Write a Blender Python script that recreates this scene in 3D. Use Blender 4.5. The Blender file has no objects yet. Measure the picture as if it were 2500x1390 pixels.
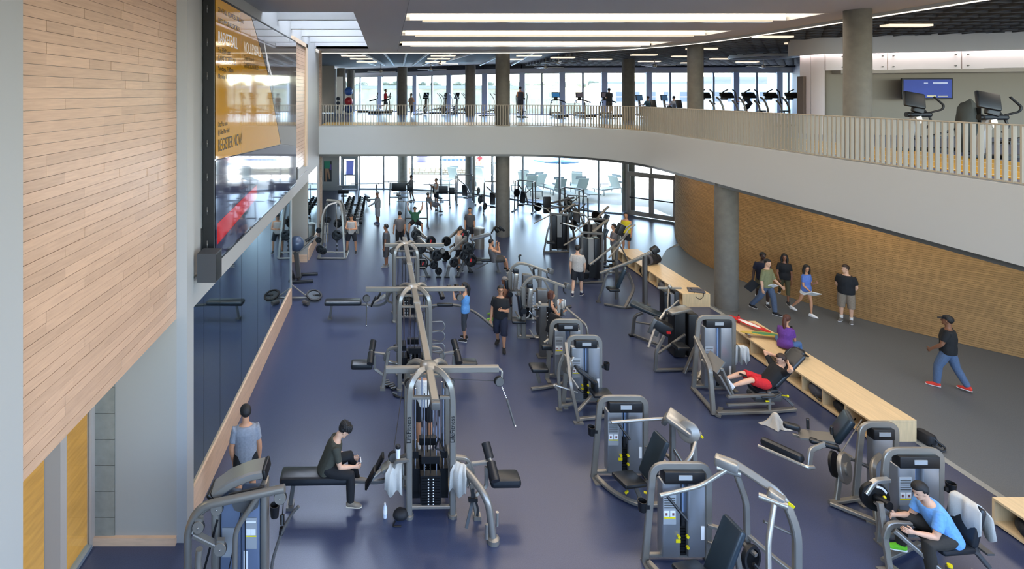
import bpy, bmesh, math, random
from mathutils import Vector, Matrix, Euler
R = math.radians
rnd = random.Random(7)
C = bpy.context.scene
COL = C.collection
# ---------------------------------------------------------------- camera, world, light, exposure
EYE, FOC, CX, CY = 7.0, 1300.0, 945.0, 230.0      # eye height (m), focal length and principal point for a 2500x1390 frame
cam = bpy.data.cameras.new('camera'); cam_o = bpy.data.objects.new('camera', cam); COL.objects.link(cam_o)
cam.sensor_width = 36.0; cam.lens = FOC / 2500 * 36.0
cam.shift_x = (1250 - CX) / 2500; cam.shift_y = -(695 - CY) / 2500
cam.clip_start = .05; cam.clip_end = 600
cam_o.location = (0, 0, EYE); cam_o.rotation_euler = (R(90), 0, 0)
C.camera = cam_o
C.view_settings.view_transform = 'Standard'; C.view_settings.look = 'None'
C.view_settings.gamma = 1.0; C.view_settings.use_curve_mapping = False
C.view_settings.exposure = 0.55
w = bpy.data.worlds.new('world'); C.world = w; w.use_nodes = True
nt = w.node_tree; bg = nt.nodes['Background']
sky = nt.nodes.new('ShaderNodeTexSky'); sky.sky_type = 'NISHITA'; sky.sun_disc = False
sky.sun_elevation = R(65); sky.sun_rotation = R(35); sky.air_density = 1.0; sky.dust_density = 1.2; sky.ozone_density = 1.0
nt.links.new(sky.outputs[0], bg.inputs[0]); bg.inputs[1].default_value = 1.75
sun = bpy.data.lights.new('sun', 'SUN'); sun.energy = 17.0; sun.angle = R(.6); sun.color = (1, .96, .9)
sun_o = bpy.data.objects.new('sun', sun); COL.objects.link(sun_o); sun_o.location = (20, 60, 60)
sun_o.rotation_euler = Vector((.22, .40, 1.0)).to_track_quat('Z', 'Y').to_euler()
def area(name, loc, sx, sy, watt, col=(1, .89, .77), rot=(0, 0, 0)):
    l = bpy.data.lights.new(name, 'AREA'); l.shape = 'RECTANGLE'; l.size = sx; l.size_y = sy; l.energy = watt; l.color = col
    o = bpy.data.objects.new(name, l); COL.objects.link(o); o.location = loc; o.rotation_euler = rot
    return o
SLOTS = [(2.6, 3.9), (6.3, 7.6), (10.05, 11.4), (13.86, 15.2), (17.6, 19.05), (21.3, 23.0)]   # ceiling light slots, front to back (Y); first three unseen, added for brightness
for y0, y1 in SLOTS:
    area('slot_lamp', (6.0, (y0 + y1) / 2, 9.62), 10.8, (y1 - y0) * .9, 215)
area('skylight_lamp', (-2.05, 19.0, 11.9), 2.2, 10.4, 300, (.92, .96, 1.0))
for x, y, p in ((20, 20, 50), (18, 12, 60), (5, 33, 130), (20, 32, 130)):                       # lay-in lamps of the upper floor ceiling
    area('upper_lamp', (x, y, 9.0), 3.0, 1.2, p)
area('walkway_lamp', (14, 12, 4.0), 1.0, 12, 112, (1, .9, .76))                                  # row of lamps under the gallery
area('walkway_lamp', (11.8, 21, 4.0), .8, 6, 40, (1, .9, .76))
area('court_lamp', (-9.5, 9, 7.5), 4, 8, 500, (1, .86, .6))
# ---------------------------------------------------------------- helpers
def P(px, py, z=0.0):                       # point of the photograph on the level z -> world X, Y
    s = (py - CY) / (EYE - z); return Vector(((px - CX) / s, FOC / s, z))
def rgb(r, g, b): 
    f = lambda c: (c / 255 / 12.92) if c / 255 <= .04045 else ((c / 255 + .055) / 1.055) ** 2.4
    return (f(r), f(g), f(b), 1)
MATS = {}
def mat(name, col, rough=.5, metal=0.0, noise=0.0, nscale=20, bump=0.0, bscale=60, emit=None, estr=0.0, spec=.5, coat=0.0, stretch=None, island=0.0, sheen=0):
    if name in MATS: return MATS[name]
    m = bpy.data.materials.new(name); m.use_nodes = True; n = m.node_tree; b = n.nodes['Principled BSDF']; MATS[name] = m
    c = rgb(*col) if max(col) > 1.01 else (*col, 1)
    b.inputs['Base Color'].default_value = c; b.inputs['Roughness'].default_value = rough; b.inputs['Metallic'].default_value = metal
    b.inputs['Specular IOR Level'].default_value = spec; b.inputs['Coat Weight'].default_value = coat
    if emit: b.inputs['Emission Color'].default_value = rgb(*emit); b.inputs['Emission Strength'].default_value = estr
    src = None
    if noise or bump:
        tc = n.nodes.new('ShaderNodeTexCoord'); mp = n.nodes.new('ShaderNodeMapping'); n.links.new(tc.outputs['Object'], mp.inputs[0])
        if stretch: mp.inputs['Scale'].default_value = stretch
    if noise:
        nz = n.nodes.new('ShaderNodeTexNoise'); nz.inputs['Scale'].default_value = nscale; nz.inputs['Detail'].default_value = 4
        n.links.new(mp.outputs[0], nz.inputs[0])
        mr = n.nodes.new('ShaderNodeMapRange'); mr.inputs[1].default_value = .3; mr.inputs[2].default_value = .7
        mr.inputs[3].default_value = 1 - noise; mr.inputs[4].default_value = 1 + noise; n.links.new(nz.outputs[0], mr.inputs[0])
        mx = n.nodes.new('ShaderNodeVectorMath'); mx.operation = 'SCALE'; mx.inputs[0].default_value = c[:3]; n.links.new(mr.outputs[0], mx.inputs['Scale'])
        src = mx.outputs[0]
    if island:
        g = n.nodes.new('ShaderNodeNewGeometry'); oi = n.nodes.new('ShaderNodeObjectInfo'); ad = n.nodes.new('ShaderNodeMath'); ad.operation = 'ADD'
        n.links.new(g.outputs['Random Per Island'], ad.inputs[0]); n.links.new(oi.outputs['Random'], ad.inputs[1])
        fr = n.nodes.new('ShaderNodeMath'); fr.operation = 'FRACT'; n.links.new(ad.outputs[0], fr.inputs[0])
        mr2 = n.nodes.new('ShaderNodeMapRange'); mr2.inputs[3].default_value = 1 - island; mr2.inputs[4].default_value = 1 + island; n.links.new(fr.outputs[0], mr2.inputs[0])
        mx2 = n.nodes.new('ShaderNodeVectorMath'); mx2.operation = 'SCALE'; mx2.inputs[0].default_value = c[:3]
        if src: n.links.new(src, mx2.inputs[0])
        n.links.new(mr2.outputs[0], mx2.inputs['Scale']); src = mx2.outputs[0]
    if src: n.links.new(src, b.inputs['Base Color'])
    if bump:
        nb = n.nodes.new('ShaderNodeTexNoise'); nb.inputs['Scale'].default_value = bscale; n.links.new(mp.outputs[0], nb.inputs[0])
        bp = n.nodes.new('ShaderNodeBump'); bp.inputs['Strength'].default_value = bump; bp.inputs['Distance'].default_value = .01
        n.links.new(nb.outputs[0], bp.inputs['Height']); n.links.new(bp.outputs[0], b.inputs['Normal'])
    return m
def glass_mat(name, tint, refl=.06):
    m = bpy.data.materials.new(name); m.use_nodes = True; n = m.node_tree; n.nodes.clear(); MATS[name] = m
    o = n.nodes.new('ShaderNodeOutputMaterial'); t = n.nodes.new('ShaderNodeBsdfTransparent'); g = n.nodes.new('ShaderNodeBsdfGlossy')
    t.inputs[0].default_value = (*tint, 1); g.inputs['Roughness'].default_value = .02
    mx = n.nodes.new('ShaderNodeMixShader'); f = n.nodes.new('ShaderNodeLayerWeight'); f.inputs[0].default_value = .5
    pw = n.nodes.new('ShaderNodeMath'); pw.operation = 'POWER'; pw.inputs[1].default_value = 4.5; n.links.new(f.outputs['Facing'], pw.inputs[0])
    mr = n.nodes.new('ShaderNodeMapRange'); mr.inputs[3].default_value = refl; mr.inputs[4].default_value = .8
    n.links.new(pw.outputs[0], mr.inputs[0]); n.links.new(mr.outputs[0], mx.inputs[0])
    n.links.new(t.outputs[0], mx.inputs[1]); n.links.new(g.outputs[0], mx.inputs[2]); n.links.new(mx.outputs[0], o.inputs[0]); return m
def tag(o, label=None, cat=None, group=None, kind=None):
    if label: o['label'] = label
    if cat: o['category'] = cat
    if group: o['group'] = group
    if kind: o['kind'] = kind
    return o
def empty(name, loc=(0, 0, 0), rz=0.0, label=None, cat=None, group=None, kind=None):
    o = bpy.data.objects.new(name, None); COL.objects.link(o); o.location = loc; o.rotation_euler = (0, 0, R(rz)); o.empty_display_size = .1
    return tag(o, label, cat, group, kind)
def fillet(pts, f, n=4):
    pts = [Vector(p) for p in pts]
    if f <= 0 or len(pts) < 3: return pts
    out = [pts[0]]
    for a, b, c in zip(pts, pts[1:], pts[2:]):
        u = (a - b); v = (c - b); d = min(f, u.length * .48, v.length * .48)
        p, q = b + u.normalized() * d, b + v.normalized() * d
        for i in range(n + 1):
            t = i / n; out.append(p * (1 - t) ** 2 + b * 2 * t * (1 - t) + q * t * t)
    out.append(pts[-1]); return out
class MB:
    def __init__(s): s.v = []; s.f = []
    def add(s, v, f):
        k = len(s.v); s.v += [tuple(x) for x in v]; s.f += [tuple(i + k for i in q) for q in f]; return s
    def box(s, c, size, rot=(0, 0, 0), bev=0.0):
        hx, hy, hz = size[0] / 2, size[1] / 2, size[2] / 2; m = Euler([R(a) for a in rot]).to_matrix(); c = Vector(c)
        if bev <= 0:
            v = [c + m @ Vector((x * hx, y * hy, z * hz)) for x in (-1, 1) for y in (-1, 1) for z in (-1, 1)]
            return s.add(v, [(0, 1, 3, 2), (4, 6, 7, 5), (0, 4, 5, 1), (2, 3, 7, 6), (0, 2, 6, 4), (1, 5, 7, 3)])
        b = min(bev, hx * .95, hy * .95, hz * .95); prof = [(hz - b, 0), (hz - b * .3, .3), (hz, 1)]      # rounded slab: rings of a rounded rectangle
        def ring(ins, z):
            o = []
            for sx, sy, a0 in ((1, 1, 0), (-1, 1, 90), (-1, -1, 180), (1, -1, 270)):
                for i in range(4):
                    a = R(a0 + i * 30); rr = b * (1 - ins * .7)
                    o.append(c + m @ Vector((sx * (hx - b) + rr * math.cos(a), sy * (hy - b) + rr * math.sin(a), z)))
            return o
        rings = [ring(t, -z) for z, t in reversed(prof)] + [ring(t, z) for z, t in prof]
        v = []; f = []
        for r_ in rings: v += r_
        for i in range(len(rings) - 1):
            for j in range(16): f.append((i * 16 + j, i * 16 + (j + 1) % 16, (i + 1) * 16 + (j + 1) % 16, (i + 1) * 16 + j))
        f.append(tuple(reversed(range(16)))); f.append(tuple(range(len(v) - 16, len(v)))); return s.add(v, f)
    def span(s, a, b): return s.box([(a[i] + b[i]) / 2 for i in range(3)], [abs(b[i] - a[i]) for i in range(3)])
    def tube(s, pts, r=.03, seg=8, f=.08, rect=None, up=None, n=4):
        pts = fillet(pts, f, n); N = len(pts); rs = r if isinstance(r, (list, tuple)) else None
        tn = []
        for i in range(N):
            a = pts[max(i - 1, 0)]; b = pts[min(i + 1, N - 1)]; d = (b - a); tn.append(d.normalized() if d.length > 1e-9 else Vector((0, 0, 1)))
        u = Vector(up) if up else Vector((0, 0, 1)) if abs(tn[0].z) < .9 else Vector((0, 1, 0))
        x = tn[0].cross(u).normalized(); v = []; f_ = []
        if rect:
            hw, hh = rect[0] / 2, rect[1] / 2; q = min(hw, hh) * .35
            prof = [(hw - q, -hh), (hw, -hh + q), (hw, hh - q), (hw - q, hh), (-hw + q, hh), (-hw, hh - q), (-hw, -hh + q), (-hw + q, -hh)]; seg = 8
        for i in range(N):
            x = (x - tn[i] * x.dot(tn[i])); x = x.normalized() if x.length > 1e-6 else tn[i].orthogonal().normalized(); y = tn[i].cross(x)
            rr = (rs[min(int(i * len(rs) / N), len(rs) - 1)] if rs else r)
            for k in range(seg):
                if rect: v.append(pts[i] + x * prof[k][0] + y * prof[k][1])
                else: a = 2 * math.pi * k / seg; v.append(pts[i] + x * rr * math.cos(a) + y * rr * math.sin(a))
        for i in range(N - 1):
            for k in range(seg): f_.append((i * seg + k, i * seg + (k + 1) % seg, (i + 1) * seg + (k + 1) % seg, (i + 1) * seg + k))
        f_.append(tuple(reversed(range(seg)))); f_.append(tuple(range((N - 1) * seg, N * seg))); return s.add(v, f_)
    def cyl(s, a, b, r, seg=12): return s.tube([a, b], r, seg, 0)
    def lathe(s, prof, c=(0, 0, 0), axis=(0, 0, 1), seg=16):
        q = Vector((0, 0, 1)).rotation_difference(Vector(axis)); c = Vector(c); v = []; f = []; n = len(prof)
        for r_, z in prof:
            for k in range(seg): a = 2 * math.pi * k / seg; v.append(c + q @ Vector((r_ * math.cos(a), r_ * math.sin(a), z)))
        for i in range(n - 1):
            for k in range(seg): f.append((i * seg + k, i * seg + (k + 1) % seg, (i + 1) * seg + (k + 1) % seg, (i + 1) * seg + k))
        f.append(tuple(reversed(range(seg)))); f.append(tuple(range((n - 1) * seg, n * seg))); return s.add(v, f)
    def ball(s, c, r, seg=10, rings=7, rot=None):
        r = (r, r, r) if not isinstance(r, (tuple, list)) else r; m = rot or Matrix.Identity(3); c = Vector(c); v = []; f = []
        for i in range(1, rings):
            t = math.pi * i / rings
            for k in range(seg): a = 2 * math.pi * k / seg; v.append(c + m @ Vector((r[0] * math.sin(t) * math.cos(a), r[1] * math.sin(t) * math.sin(a), r[2] * math.cos(t))))
        v += [c + m @ Vector((0, 0, r[2])), c - m @ Vector((0, 0, r[2]))]; n = len(v)
        for i in range(rings - 2):
            for k in range(seg): f.append((i * seg + k, (i + 1) * seg + k, (i + 1) * seg + (k + 1) % seg, i * seg + (k + 1) % seg))
        for k in range(seg): f.append((n - 2, k, (k + 1) % seg)); f.append((n - 1, (rings - 2) * seg + (k + 1) % seg, (rings - 2) * seg + k))
        return s.add(v, f)
    def prism(s, poly, z0, z1):                    # polygon in XY extruded in z
        n = len(poly); v = [(x, y, z0) for x, y in poly] + [(x, y, z1) for x, y in poly]
        return s.add(v, [tuple(reversed(range(n))), tuple(range(n, 2 * n))] + [(i, (i + 1) % n, n + (i + 1) % n, n + i) for i in range(n)])
    def plate(s, poly, o, ux, uy, th):             # polygon in a plane with origin o and axes ux, uy, given a thickness
        o, ux, uy = Vector(o), Vector(ux), Vector(uy); nrm = ux.cross(uy).normalized() * th; n = len(poly)
        v = [o + ux * a + uy * b for a, b in poly]; v += [p + nrm for p in v]
        return s.add(v, [tuple(reversed(range(n))), tuple(range(n, 2 * n))] + [(i, (i + 1) % n, n + (i + 1) % n, n + i) for i in range(n)])
    def mesh(s, name, m, smooth=True):
        me = bpy.data.meshes.new(name); me.from_pydata(s.v, [], s.f)
        bm = bmesh.new(); bm.from_mesh(me); bmesh.ops.recalc_face_normals(bm, faces=bm.faces); bm.to_mesh(me); bm.free()
        if m: me.materials.append(m)
        if smooth:
            me.polygons.foreach_set('use_smooth', [True] * len(me.polygons)); me.set_sharp_from_angle(angle=R(38))
        me.update(); return me
    def build(s, name, m, parent=None, label=None, kind=None, smooth=True):
        o = bpy.data.objects.new(name, s.mesh(name, m, smooth)); COL.objects.link(o)
        if parent: o.parent = parent
        if label: o['label'] = label
        if kind: o['kind'] = kind
        return o
KIDS = {}
def copy_tree(o, parent=None):
    c = o.copy(); COL.objects.link(c); c.parent = parent
    for ch in list(o.children): copy_tree(ch, c)
    return c
def clone(o, loc, rz=None, label=None):
    c = copy_tree(o); c.location = loc
    if rz is not None: c.rotation_euler = (0, 0, R(rz))
    if label: c['label'] = label
    return c
# short op closures for parts
def T(pts, r=.03, f=.08, **k): return lambda m: m.tube(pts, r, f=f, **k)
def RT(pts, w_=.07, h=.05, f=.08, **k): return lambda m: m.tube(pts, f=f, rect=(w_, h), **k)
def B(c, size, rot=(0, 0, 0), bev=0.0): return lambda m: m.box(c, size, rot, bev)
def CY_(a, b, r, seg=12): return lambda m: m.cyl(a, b, r, seg)
def BALL(c, r, **k): return lambda m: m.ball(c, r, **k)
def PL(poly, o, ux, uy, th): return lambda m: m.plate(poly, o, ux, uy, th)
def LA(prof, c=(0, 0, 0), axis=(0, 0, 1), seg=16): return lambda m: m.lathe(prof, c, axis, seg)
SPLIT = set('crossbar beam_end upright press_arm roller_pad knee_roller hand_grip adjuster plate_horn guide_rod foot foot_plate stack_housing foot_board wheel cable bench_rail side_frame base_frame base lever_arm handle pin_knob pedal uprights rail post station_frame pulley_cover moving_arm link bracket neck grip handle_bar linkage accessory_handle peg thigh_platform lock_knob frame_tube shroud step_arm seat_post splice_plate hub_shell side_arc pivot_head foot_bracket rear link_arm cowl_cap hook bin shelf foot_rest hand_bar loop_bar brace blade bolt handrail'.split())
def part(root, name, m, *ops, label=None, kind=None, smooth=True):
    if name in SPLIT and len(ops) > 1 and root is not None and not kind:
        return [part(root, name, m, o, smooth=smooth) for o in ops][0]
    b = MB()
    for o in ops: o(b)
    return b.build(name, m, root, label, kind, smooth)
def struct(name, m, *ops, parent=None, smooth=False):
    o = part(parent, name, m, *ops, smooth=smooth)
    if not parent: o['kind'] = 'structure'
    return o
ORD = ['first', 'second', 'third', 'fourth', 'fifth', 'sixth', 'seventh', 'eighth', 'ninth', 'tenth', 'eleventh', 'twelfth', 'thirteenth', 'fourteenth', 'fifteenth', 'sixteenth', 'seventeenth', 'eighteenth', 'nineteenth', 'twentieth', 'twenty first', 'twenty second', 'twenty third', 'twenty fourth', 'twenty fifth']
def S(a, b): return lambda m: m.span(a, b)
# ---------------------------------------------------------------- materials
white = mat('white_paint', (156, 155, 152), .6); offwhite = mat('offwhite_paint', (176, 178, 178), .6)
fascia_m = mat('gallery_white', (164, 164, 161), .55); ceil_m = mat('ceiling_grey', (190, 190, 192), .7)
beige = mat('beige_plaster', (158, 152, 142), .7); taupe = mat('taupe_wall', (142, 133, 119), .6)
maple = mat('maple_wood', (186, 152, 126), .34, noise=.09, nscale=3, stretch=(1, 1.2, 14), island=.1)
oak = mat('pale_plywood', (212, 184, 140), .38, noise=.09, nscale=4, stretch=(5, .5, .8))
basewood = mat('baseboard_wood', (206, 172, 142), .4, noise=.1, nscale=3, stretch=(1, 1, 8))
concrete = mat('concrete', (100, 96, 88), .75, noise=.12, nscale=5, bump=.1)
brick_m = mat('brick', (152, 115, 69), .8, island=.12, noise=.1, nscale=9)
mortar = mat('mortar', (128, 98, 60), .9)
rubber = mat('blue_rubber', (53, 61, 87), .29, noise=.28, nscale=90, bump=.03, bscale=300, spec=.65)
walk_m = mat('grey_rubber', (88, 92, 94), .5, noise=.16, nscale=60)
walk_edge = mat('grey_edge_strip', (140, 140, 134), .6, noise=.1, nscale=40)
upfloor = mat('upper_blue_floor', (74, 84, 124), .3, noise=.1, nscale=60)
track_y = mat('track_yellow', (214, 160, 38), .45); track_w = mat('track_line', (230, 226, 214), .5)
court_m = mat('court_maple', (214, 176, 104), .25, noise=.14, nscale=2, stretch=(8, .8, 1))
alu = mat('window_aluminium', (132, 142, 150), .4, .2); darkalu = mat('dark_frame', (40, 42, 46), .5, .3)
bronze = mat('bronze_frame', (168, 158, 148), .45)
glass = glass_mat('window_glass', (.95, .98, .98), .03); court_glass = glass_mat('court_glass', (.94, .95, .93), .03)
frost = bpy.data.materials.new('frosted_glass'); frost.use_nodes = True; _n = frost.node_tree; _n.nodes.clear()
_o = _n.nodes.new('ShaderNodeOutputMaterial'); _t = _n.nodes.new('ShaderNodeBsdfTranslucent'); _t.inputs[0].default_value = (.85, .9, .95, 1); _n.links.new(_t.outputs[0], _o.inputs[0])
mirror = mat('mirror', (158, 184, 194), .03, 1.0)
silver = mat('silver_frame', (136, 131, 122), .32, .5); silver_l = mat('bright_steel', (162, 158, 150), .3, .65); gunmetal = mat('graphite_frame', (96, 94, 91), .38, .4)
blackp = mat('black_plastic', (18, 18, 19), .45); vinyl = mat('black_vinyl', (26, 29, 33), .36, bump=.03); tealv = mat('dark_teal_vinyl', (34, 46, 54), .34)
iron = mat('black_iron', (14, 14, 15), .4, .3); red_m = mat('red_mark', (190, 30, 30), .5); yellow_m = mat('yellow_pin', (226, 206, 20), .4)
shroud = mat('shroud_silver', (146, 148, 150), .28, .6); paper = mat('label_grey', (150, 152, 152), .6); paperw = mat('label_white', (225, 224, 220), .6)
chrome = mat('chrome', (205, 206, 208), .12, 1.0)
towel_m = mat('white_towel', (190, 186, 176), .95, bump=.4, bscale=120)
dark_ceil = mat('dark_ceiling', (52, 56, 62), .8); strip_w = mat('ceiling_strip', (196, 202, 206), .5)
lampw = mat('lamp_diffuser', (255, 246, 230), .5, emit=(255, 236, 206), estr=.62)
patio = mat('patio_concrete', (222, 216, 204), .85, noise=.05, nscale=2)
# ---------------------------------------------------------------- the setting
UF = 5.45                                    # level of the upper floor
def fas(n=16, x0=-3.35, r=4.8, X=10.7, Y=25.7, yend=3.0):       # plan of the gallery edge: straight, rounded corner, straight
    p = [(x0, Y), (X - r, Y)]
    p += [(X - r + r * math.sin(R(90 * i / n)), Y - r + r * math.cos(R(90 * i / n))) for i in range(1, n + 1)]
    return p + [(X, Y - r - 4), (X, 14.0), (X, 9.0), (X, yend)]
def offs(pl, d):                              # offset a plan polyline sideways (positive = away from the void)
    o = []
    for i, p in enumerate(pl):
        a = Vector(pl[max(i - 1, 0)]); b = Vector(pl[min(i + 1, len(pl) - 1)]); t = (b - a).normalized(); o.append((p[0] - t.y * d, p[1] + t.x * d))
    return o
def resample(pl, step):
    out = []; acc = 0.0
    for a, b in zip(pl, pl[1:]):
        a, b = Vector(a), Vector(b); L = (b - a).length; t = acc
        while t < L: d = (b - a).normalized(); out.append((a + d * t, d)); t += step
        acc = t - L
    return out
# floors
m_ = MB(); m_.prism([(-4.6, -3), (10.6, -3), (10.6, 17), (10.45, 19.5), (11.2, 22), (12.6, 24), (16.3, 27.5), (16.3, 33), (-5.7, 41), (-5.7, 22.3), (-4.6, 22.3)], -.3, 0); m_.build('floor', rubber, kind='structure', smooth=False)
m_ = MB(); m_.prism([(10.74, -3), (22, -3), (22, 16), (13.5, 24.6), (12.6, 24), (11.24, 22), (10.59, 19.5), (10.74, 17)], -.3, 0); m_.build('floor_walkway', walk_m, kind='structure', smooth=False)
m_ = MB(); m_.prism([(10.6, -3), (10.74, -3), (10.74, 17), (10.59, 19.5), (11.24, 22), (12.6, 24), (11.2, 22), (10.45, 19.5), (10.6, 17)], -.3, .004); m_.build('trim_1', walk_edge, kind='structure', smooth=False)
struct('floor_court', court_m, S((-20, -2, -.3), (-4.6, 24, -.005)))
# left wall: near white pier, panelled wall, pilaster, mirror wall, upper wall
wl = struct('wall_left', white, S((-3.7, -2, 0), (-3.2, 4.68, 11.5)), S((-3.7, 4.68, 3.52), (-3.305, 8.3, 11.5)), S((-3.28, 8.3, 0), (-3.12, 8.59, 11.5)), S((-3.7, 8.31, 3.6), (-3.28, 8.59, 11.5)),
            S((-3.7, 8.59, 3.5), (-3.2, 21.4, 9.6)), S((-3.7, 8.59, 9.6), (-3.2, 13.45, 11.5)), S((-3.28, 8.59, 3.52), (-3.16, 21.39, 3.98)), S((-3.6, 8.59, 0), (-3.23, 17.6, 3.49)),
            S((-3.7, 21.4, 3.6), (-3.3, 25.75, 12)), S((-3.7, 22.41, 0), (-3.34, 26.4, 4.2)))
struct('trim_2', white, S((-3.25, 17.66, 0), (-3.17, 17.76, 3.5)))
struct('wall_left_recess', beige, S((-4.24, 8.3, 0), (-3.28, 8.5, 3.6)), S((-4.75, 22.2, 0), (-3.33, 22.4, 3.59)), S((-4.75, 17.71, 0), (-4.55, 22.19, 3.59)), S((-4.75, 17.61, 0), (-3.24, 17.7, 3.49)))
struct('ceiling_recess', beige, S((-4.75, 17.6, 3.6), (-3.7, 22.4, 3.75)))
cc = struct('wall_concrete', mat('concrete_block', (136, 132, 120), .8, noise=.1, nscale=8, bump=.15))
for k in range(9): part(cc, 'concrete_block', MATS['concrete_block'], S((-4.6, 8.29, k * .405 + .004), (-4.245, 8.5, k * .405 + .4)))
struct('baseboard_left', basewood, S((-4.58, 8.24, 0), (-3.28, 8.3, .12)), S((-3.24, 8.6, 0), (-3.165, 17.7, .55)), S((-3.35, 22.4, 0), (-3.28, 26.4, .5)), S((-4.5, 22.14, 0), (-3.33, 22.2, .3)))
rnd.seed(3); z = 3.5
pk = {}
while z < 8.6:
    y = 4.68
    while y < 8.29:
        L = rnd.choice([.45, .75, 1.1, 1.5, 1.9]); y1 = min(y + L, 8.298)
        if 8.298 - y1 < .3: y1 = 8.298
        d = rnd.random() * .006
        o = part(wl, 'plank', maple, S((-3.30, y + .002, z + .002), (-3.285 + d, y1 - .001, z + .106))); y = y1
    z += .108
z = 4.3                                       # the second, narrow panelled strip beyond the screen
while z < 8.75: part(wl, 'plank', maple, S((-3.21, 17.75, z + .004), (-3.18, 20.6, z + .13))); z += .135
struct('trim_3', mat('tan_trim', (196, 170, 140), .5), S((-3.22, 20.6, 4.2), (-3.12, 20.9, 8.95)), S((-3.22, 17.75, 8.8), (-3.12, 20.9, 8.95)))
ys = [8.6, 9.3, 10.2, 11.69, 13.17, 14.65, 16.13, 17.68]
for a, b in zip(ys, ys[1:]): part(wl, 'mirror_panel', mirror, S((-3.23, a + .006, .55), (-3.2, b - .006, 3.5)))
for a, b in ((22.42, 23.9), (23.9, 25.2)): part(wl, 'mirror_panel', mirror, S((-3.345, a + .006, .5), (-3.315, b - .006, 3.9)))
# glass wall to the sports court
gw = empty('window_1', kind='structure')
for a, b in ((-1, 3.4), (3.4, 7.2), (7.2, 8.2)): part(gw, 'pane', court_glass, S((-4.6, a, .06), (-4.585, b, 3.5)))
for y in (3.2, 7.2): part(gw, 'mullion', bronze, S((-4.6, y - .06, 0), (-4.38, y + .08, 3.5)))
part(gw, 'mullion', bronze, S((-4.62, 8.2, 0), (-4.55, 8.29, 3.5))); part(gw, 'sill', alu, S((-4.64, -1, 0), (-4.54, 8.2, .06)))
struct('wall_court', offwhite, S((-20, 24, -.3), (-4.6, 24.3, 12)), S((-20.3, -2, -.3), (-20, 24, 12)), S((-20, -2.3, -.3), (-4.6, -2, 12)))
struct('ceiling_court', offwhite, S((-20, -2, 12), (-3.7, 24, 12.2)), S((-4.75, 8.5, 3.6), (-4.6, 24, 12)), S((-4.75, -2, 3.52), (-4.6, 8.5, 12)))
struct('ceiling_lobby', offwhite, S((-4.7, -2, 3.52), (-3.6, 8.3, 3.6)))
# far left end of the ground floor: brick return, white wall with poster, glazed door
struct('wall_back', white, S((-5.6, 38.9, 0), (-4.62, 39.2, 4.15)), S((-4.05, 38.9, 0), (-3.5, 39.2, 4.15)), S((-4.62, 38.9, 2.1), (-4.05, 39.2, 4.15)), S((-4.62, 38.9, 0), (-4.05, 39.2, .6)), S((-5.8, 26.4, 0), (-5.4, 39, 4.15)), S((-5.6, 38.7, 0), (-3.3, 38.9, .35)))
struct('trim_4', mat('brick_edge', (150, 128, 110), .8, noise=.2, nscale=15), S((-3.6, 26.4, 0), (-3.24, 26.7, 4.1)), S((-3.6, 25.75, UF), (-3.2, 26.2, 9.1)))
# gallery edge (solid curved band), reveal below it, upper floor slab
pl = fas(); inner = offs(pl, .25)
def band(name, m, poly, z0, z1, th, kind='structure'):
    mb = MB(); inn = offs(poly, th); n = len(poly)
    v = [(x, y, z) for z in (z0, z1) for x, y in poly] + [(x, y, z) for z in (z0, z1) for x, y in inn]; f = []
    for i in range(n - 1):
        f += [(i, i + 1, n + i + 1, n + i), (2 * n + i, 3 * n + i, 3 * n + i + 1, 2 * n + i + 1), (n + i, n + i + 1, 3 * n + i + 1, 3 * n + i), (i, 2 * n + i, 2 * n + i + 1, i + 1)]
    mb.add(v, f); return mb.build(name, m, kind=kind)
band('wall_gallery', fascia_m, pl, 4.1, UF, .25)
band('trim_5', gunmetal, offs(pl, .12), 3.98, 4.1, .3)
outer = [(30, 3.0), (30, 41), (12.5, 41), (5, 45.5), (-6, 52), (-6, 26)]
m_ = MB(); m_.prism(inner + outer, UF - .45, UF - .02); m_.build('floor_upper', upfloor, kind='structure', smooth=False)
m_ = MB(); m_.prism(inner + outer, 4.14, 4.2); m_.build('ceiling_lower', offwhite, kind='structure', smooth=False)
# running track on the upper floor: yellow band with white lane lines
def ribbon(name, m, d0, d1, z0, z1):
    a, b = offs(pl, d0), offs(pl, d1); mb = MB(); n = len(pl); v = [(x, y, z1) for x, y in a] + [(x, y, z1) for x, y in b] + [(x, y, z0) for x, y in a] + [(x, y, z0) for x, y in b]
    f = []
    for i in range(n - 1): f += [(i, i + 1, n + i + 1, n + i), (i, 2 * n + i, 2 * n + i + 1, i + 1), (n + i, n + i + 1, 3 * n + i + 1, 3 * n + i)]
    return mb.add(v, f).build(name, m, kind='structure', smooth=False)
ribbon('floor_track', track_y, .9, 3.7, UF - .03, UF)
for k in range(4): ribbon('trim_6', track_w, .95 + k * .9, 1.0 + k * .9, UF - .02, UF + .004)
# railing: handrail, bottom rail and single flat balusters
cream = mat('railing_cream', (148, 138, 122), .5)
rl = empty('railing', (0, 0, 0), 0, 'cream steel railing of flat upright bars along the edge of the upper gallery', 'railing')
mid = offs(pl, .1)
part(rl, 'handrail', cream, RT([(x, y, UF + 1.02) for x, y in mid], .06, .025, 0))
part(rl, 'bottom_rail', cream, RT([(x, y, UF + .03) for x, y in mid], .05, .03, 0))
bal = MB().box((0, 0, .51), (.03, .07, 1.0)).mesh('baluster', cream, False); cnt = 0
for p, d in resample(mid, .128):
    if p.y < 7.2 or cnt >= 296: continue
    o = bpy.data.objects.new('baluster', bal); COL.objects.link(o); o.parent = rl; o.location = (p.x, p.y, UF + .01); o.rotation_euler = (0, 0, math.atan2(d.y, d.x) + R(90 if False else 0)); cnt += 1
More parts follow.
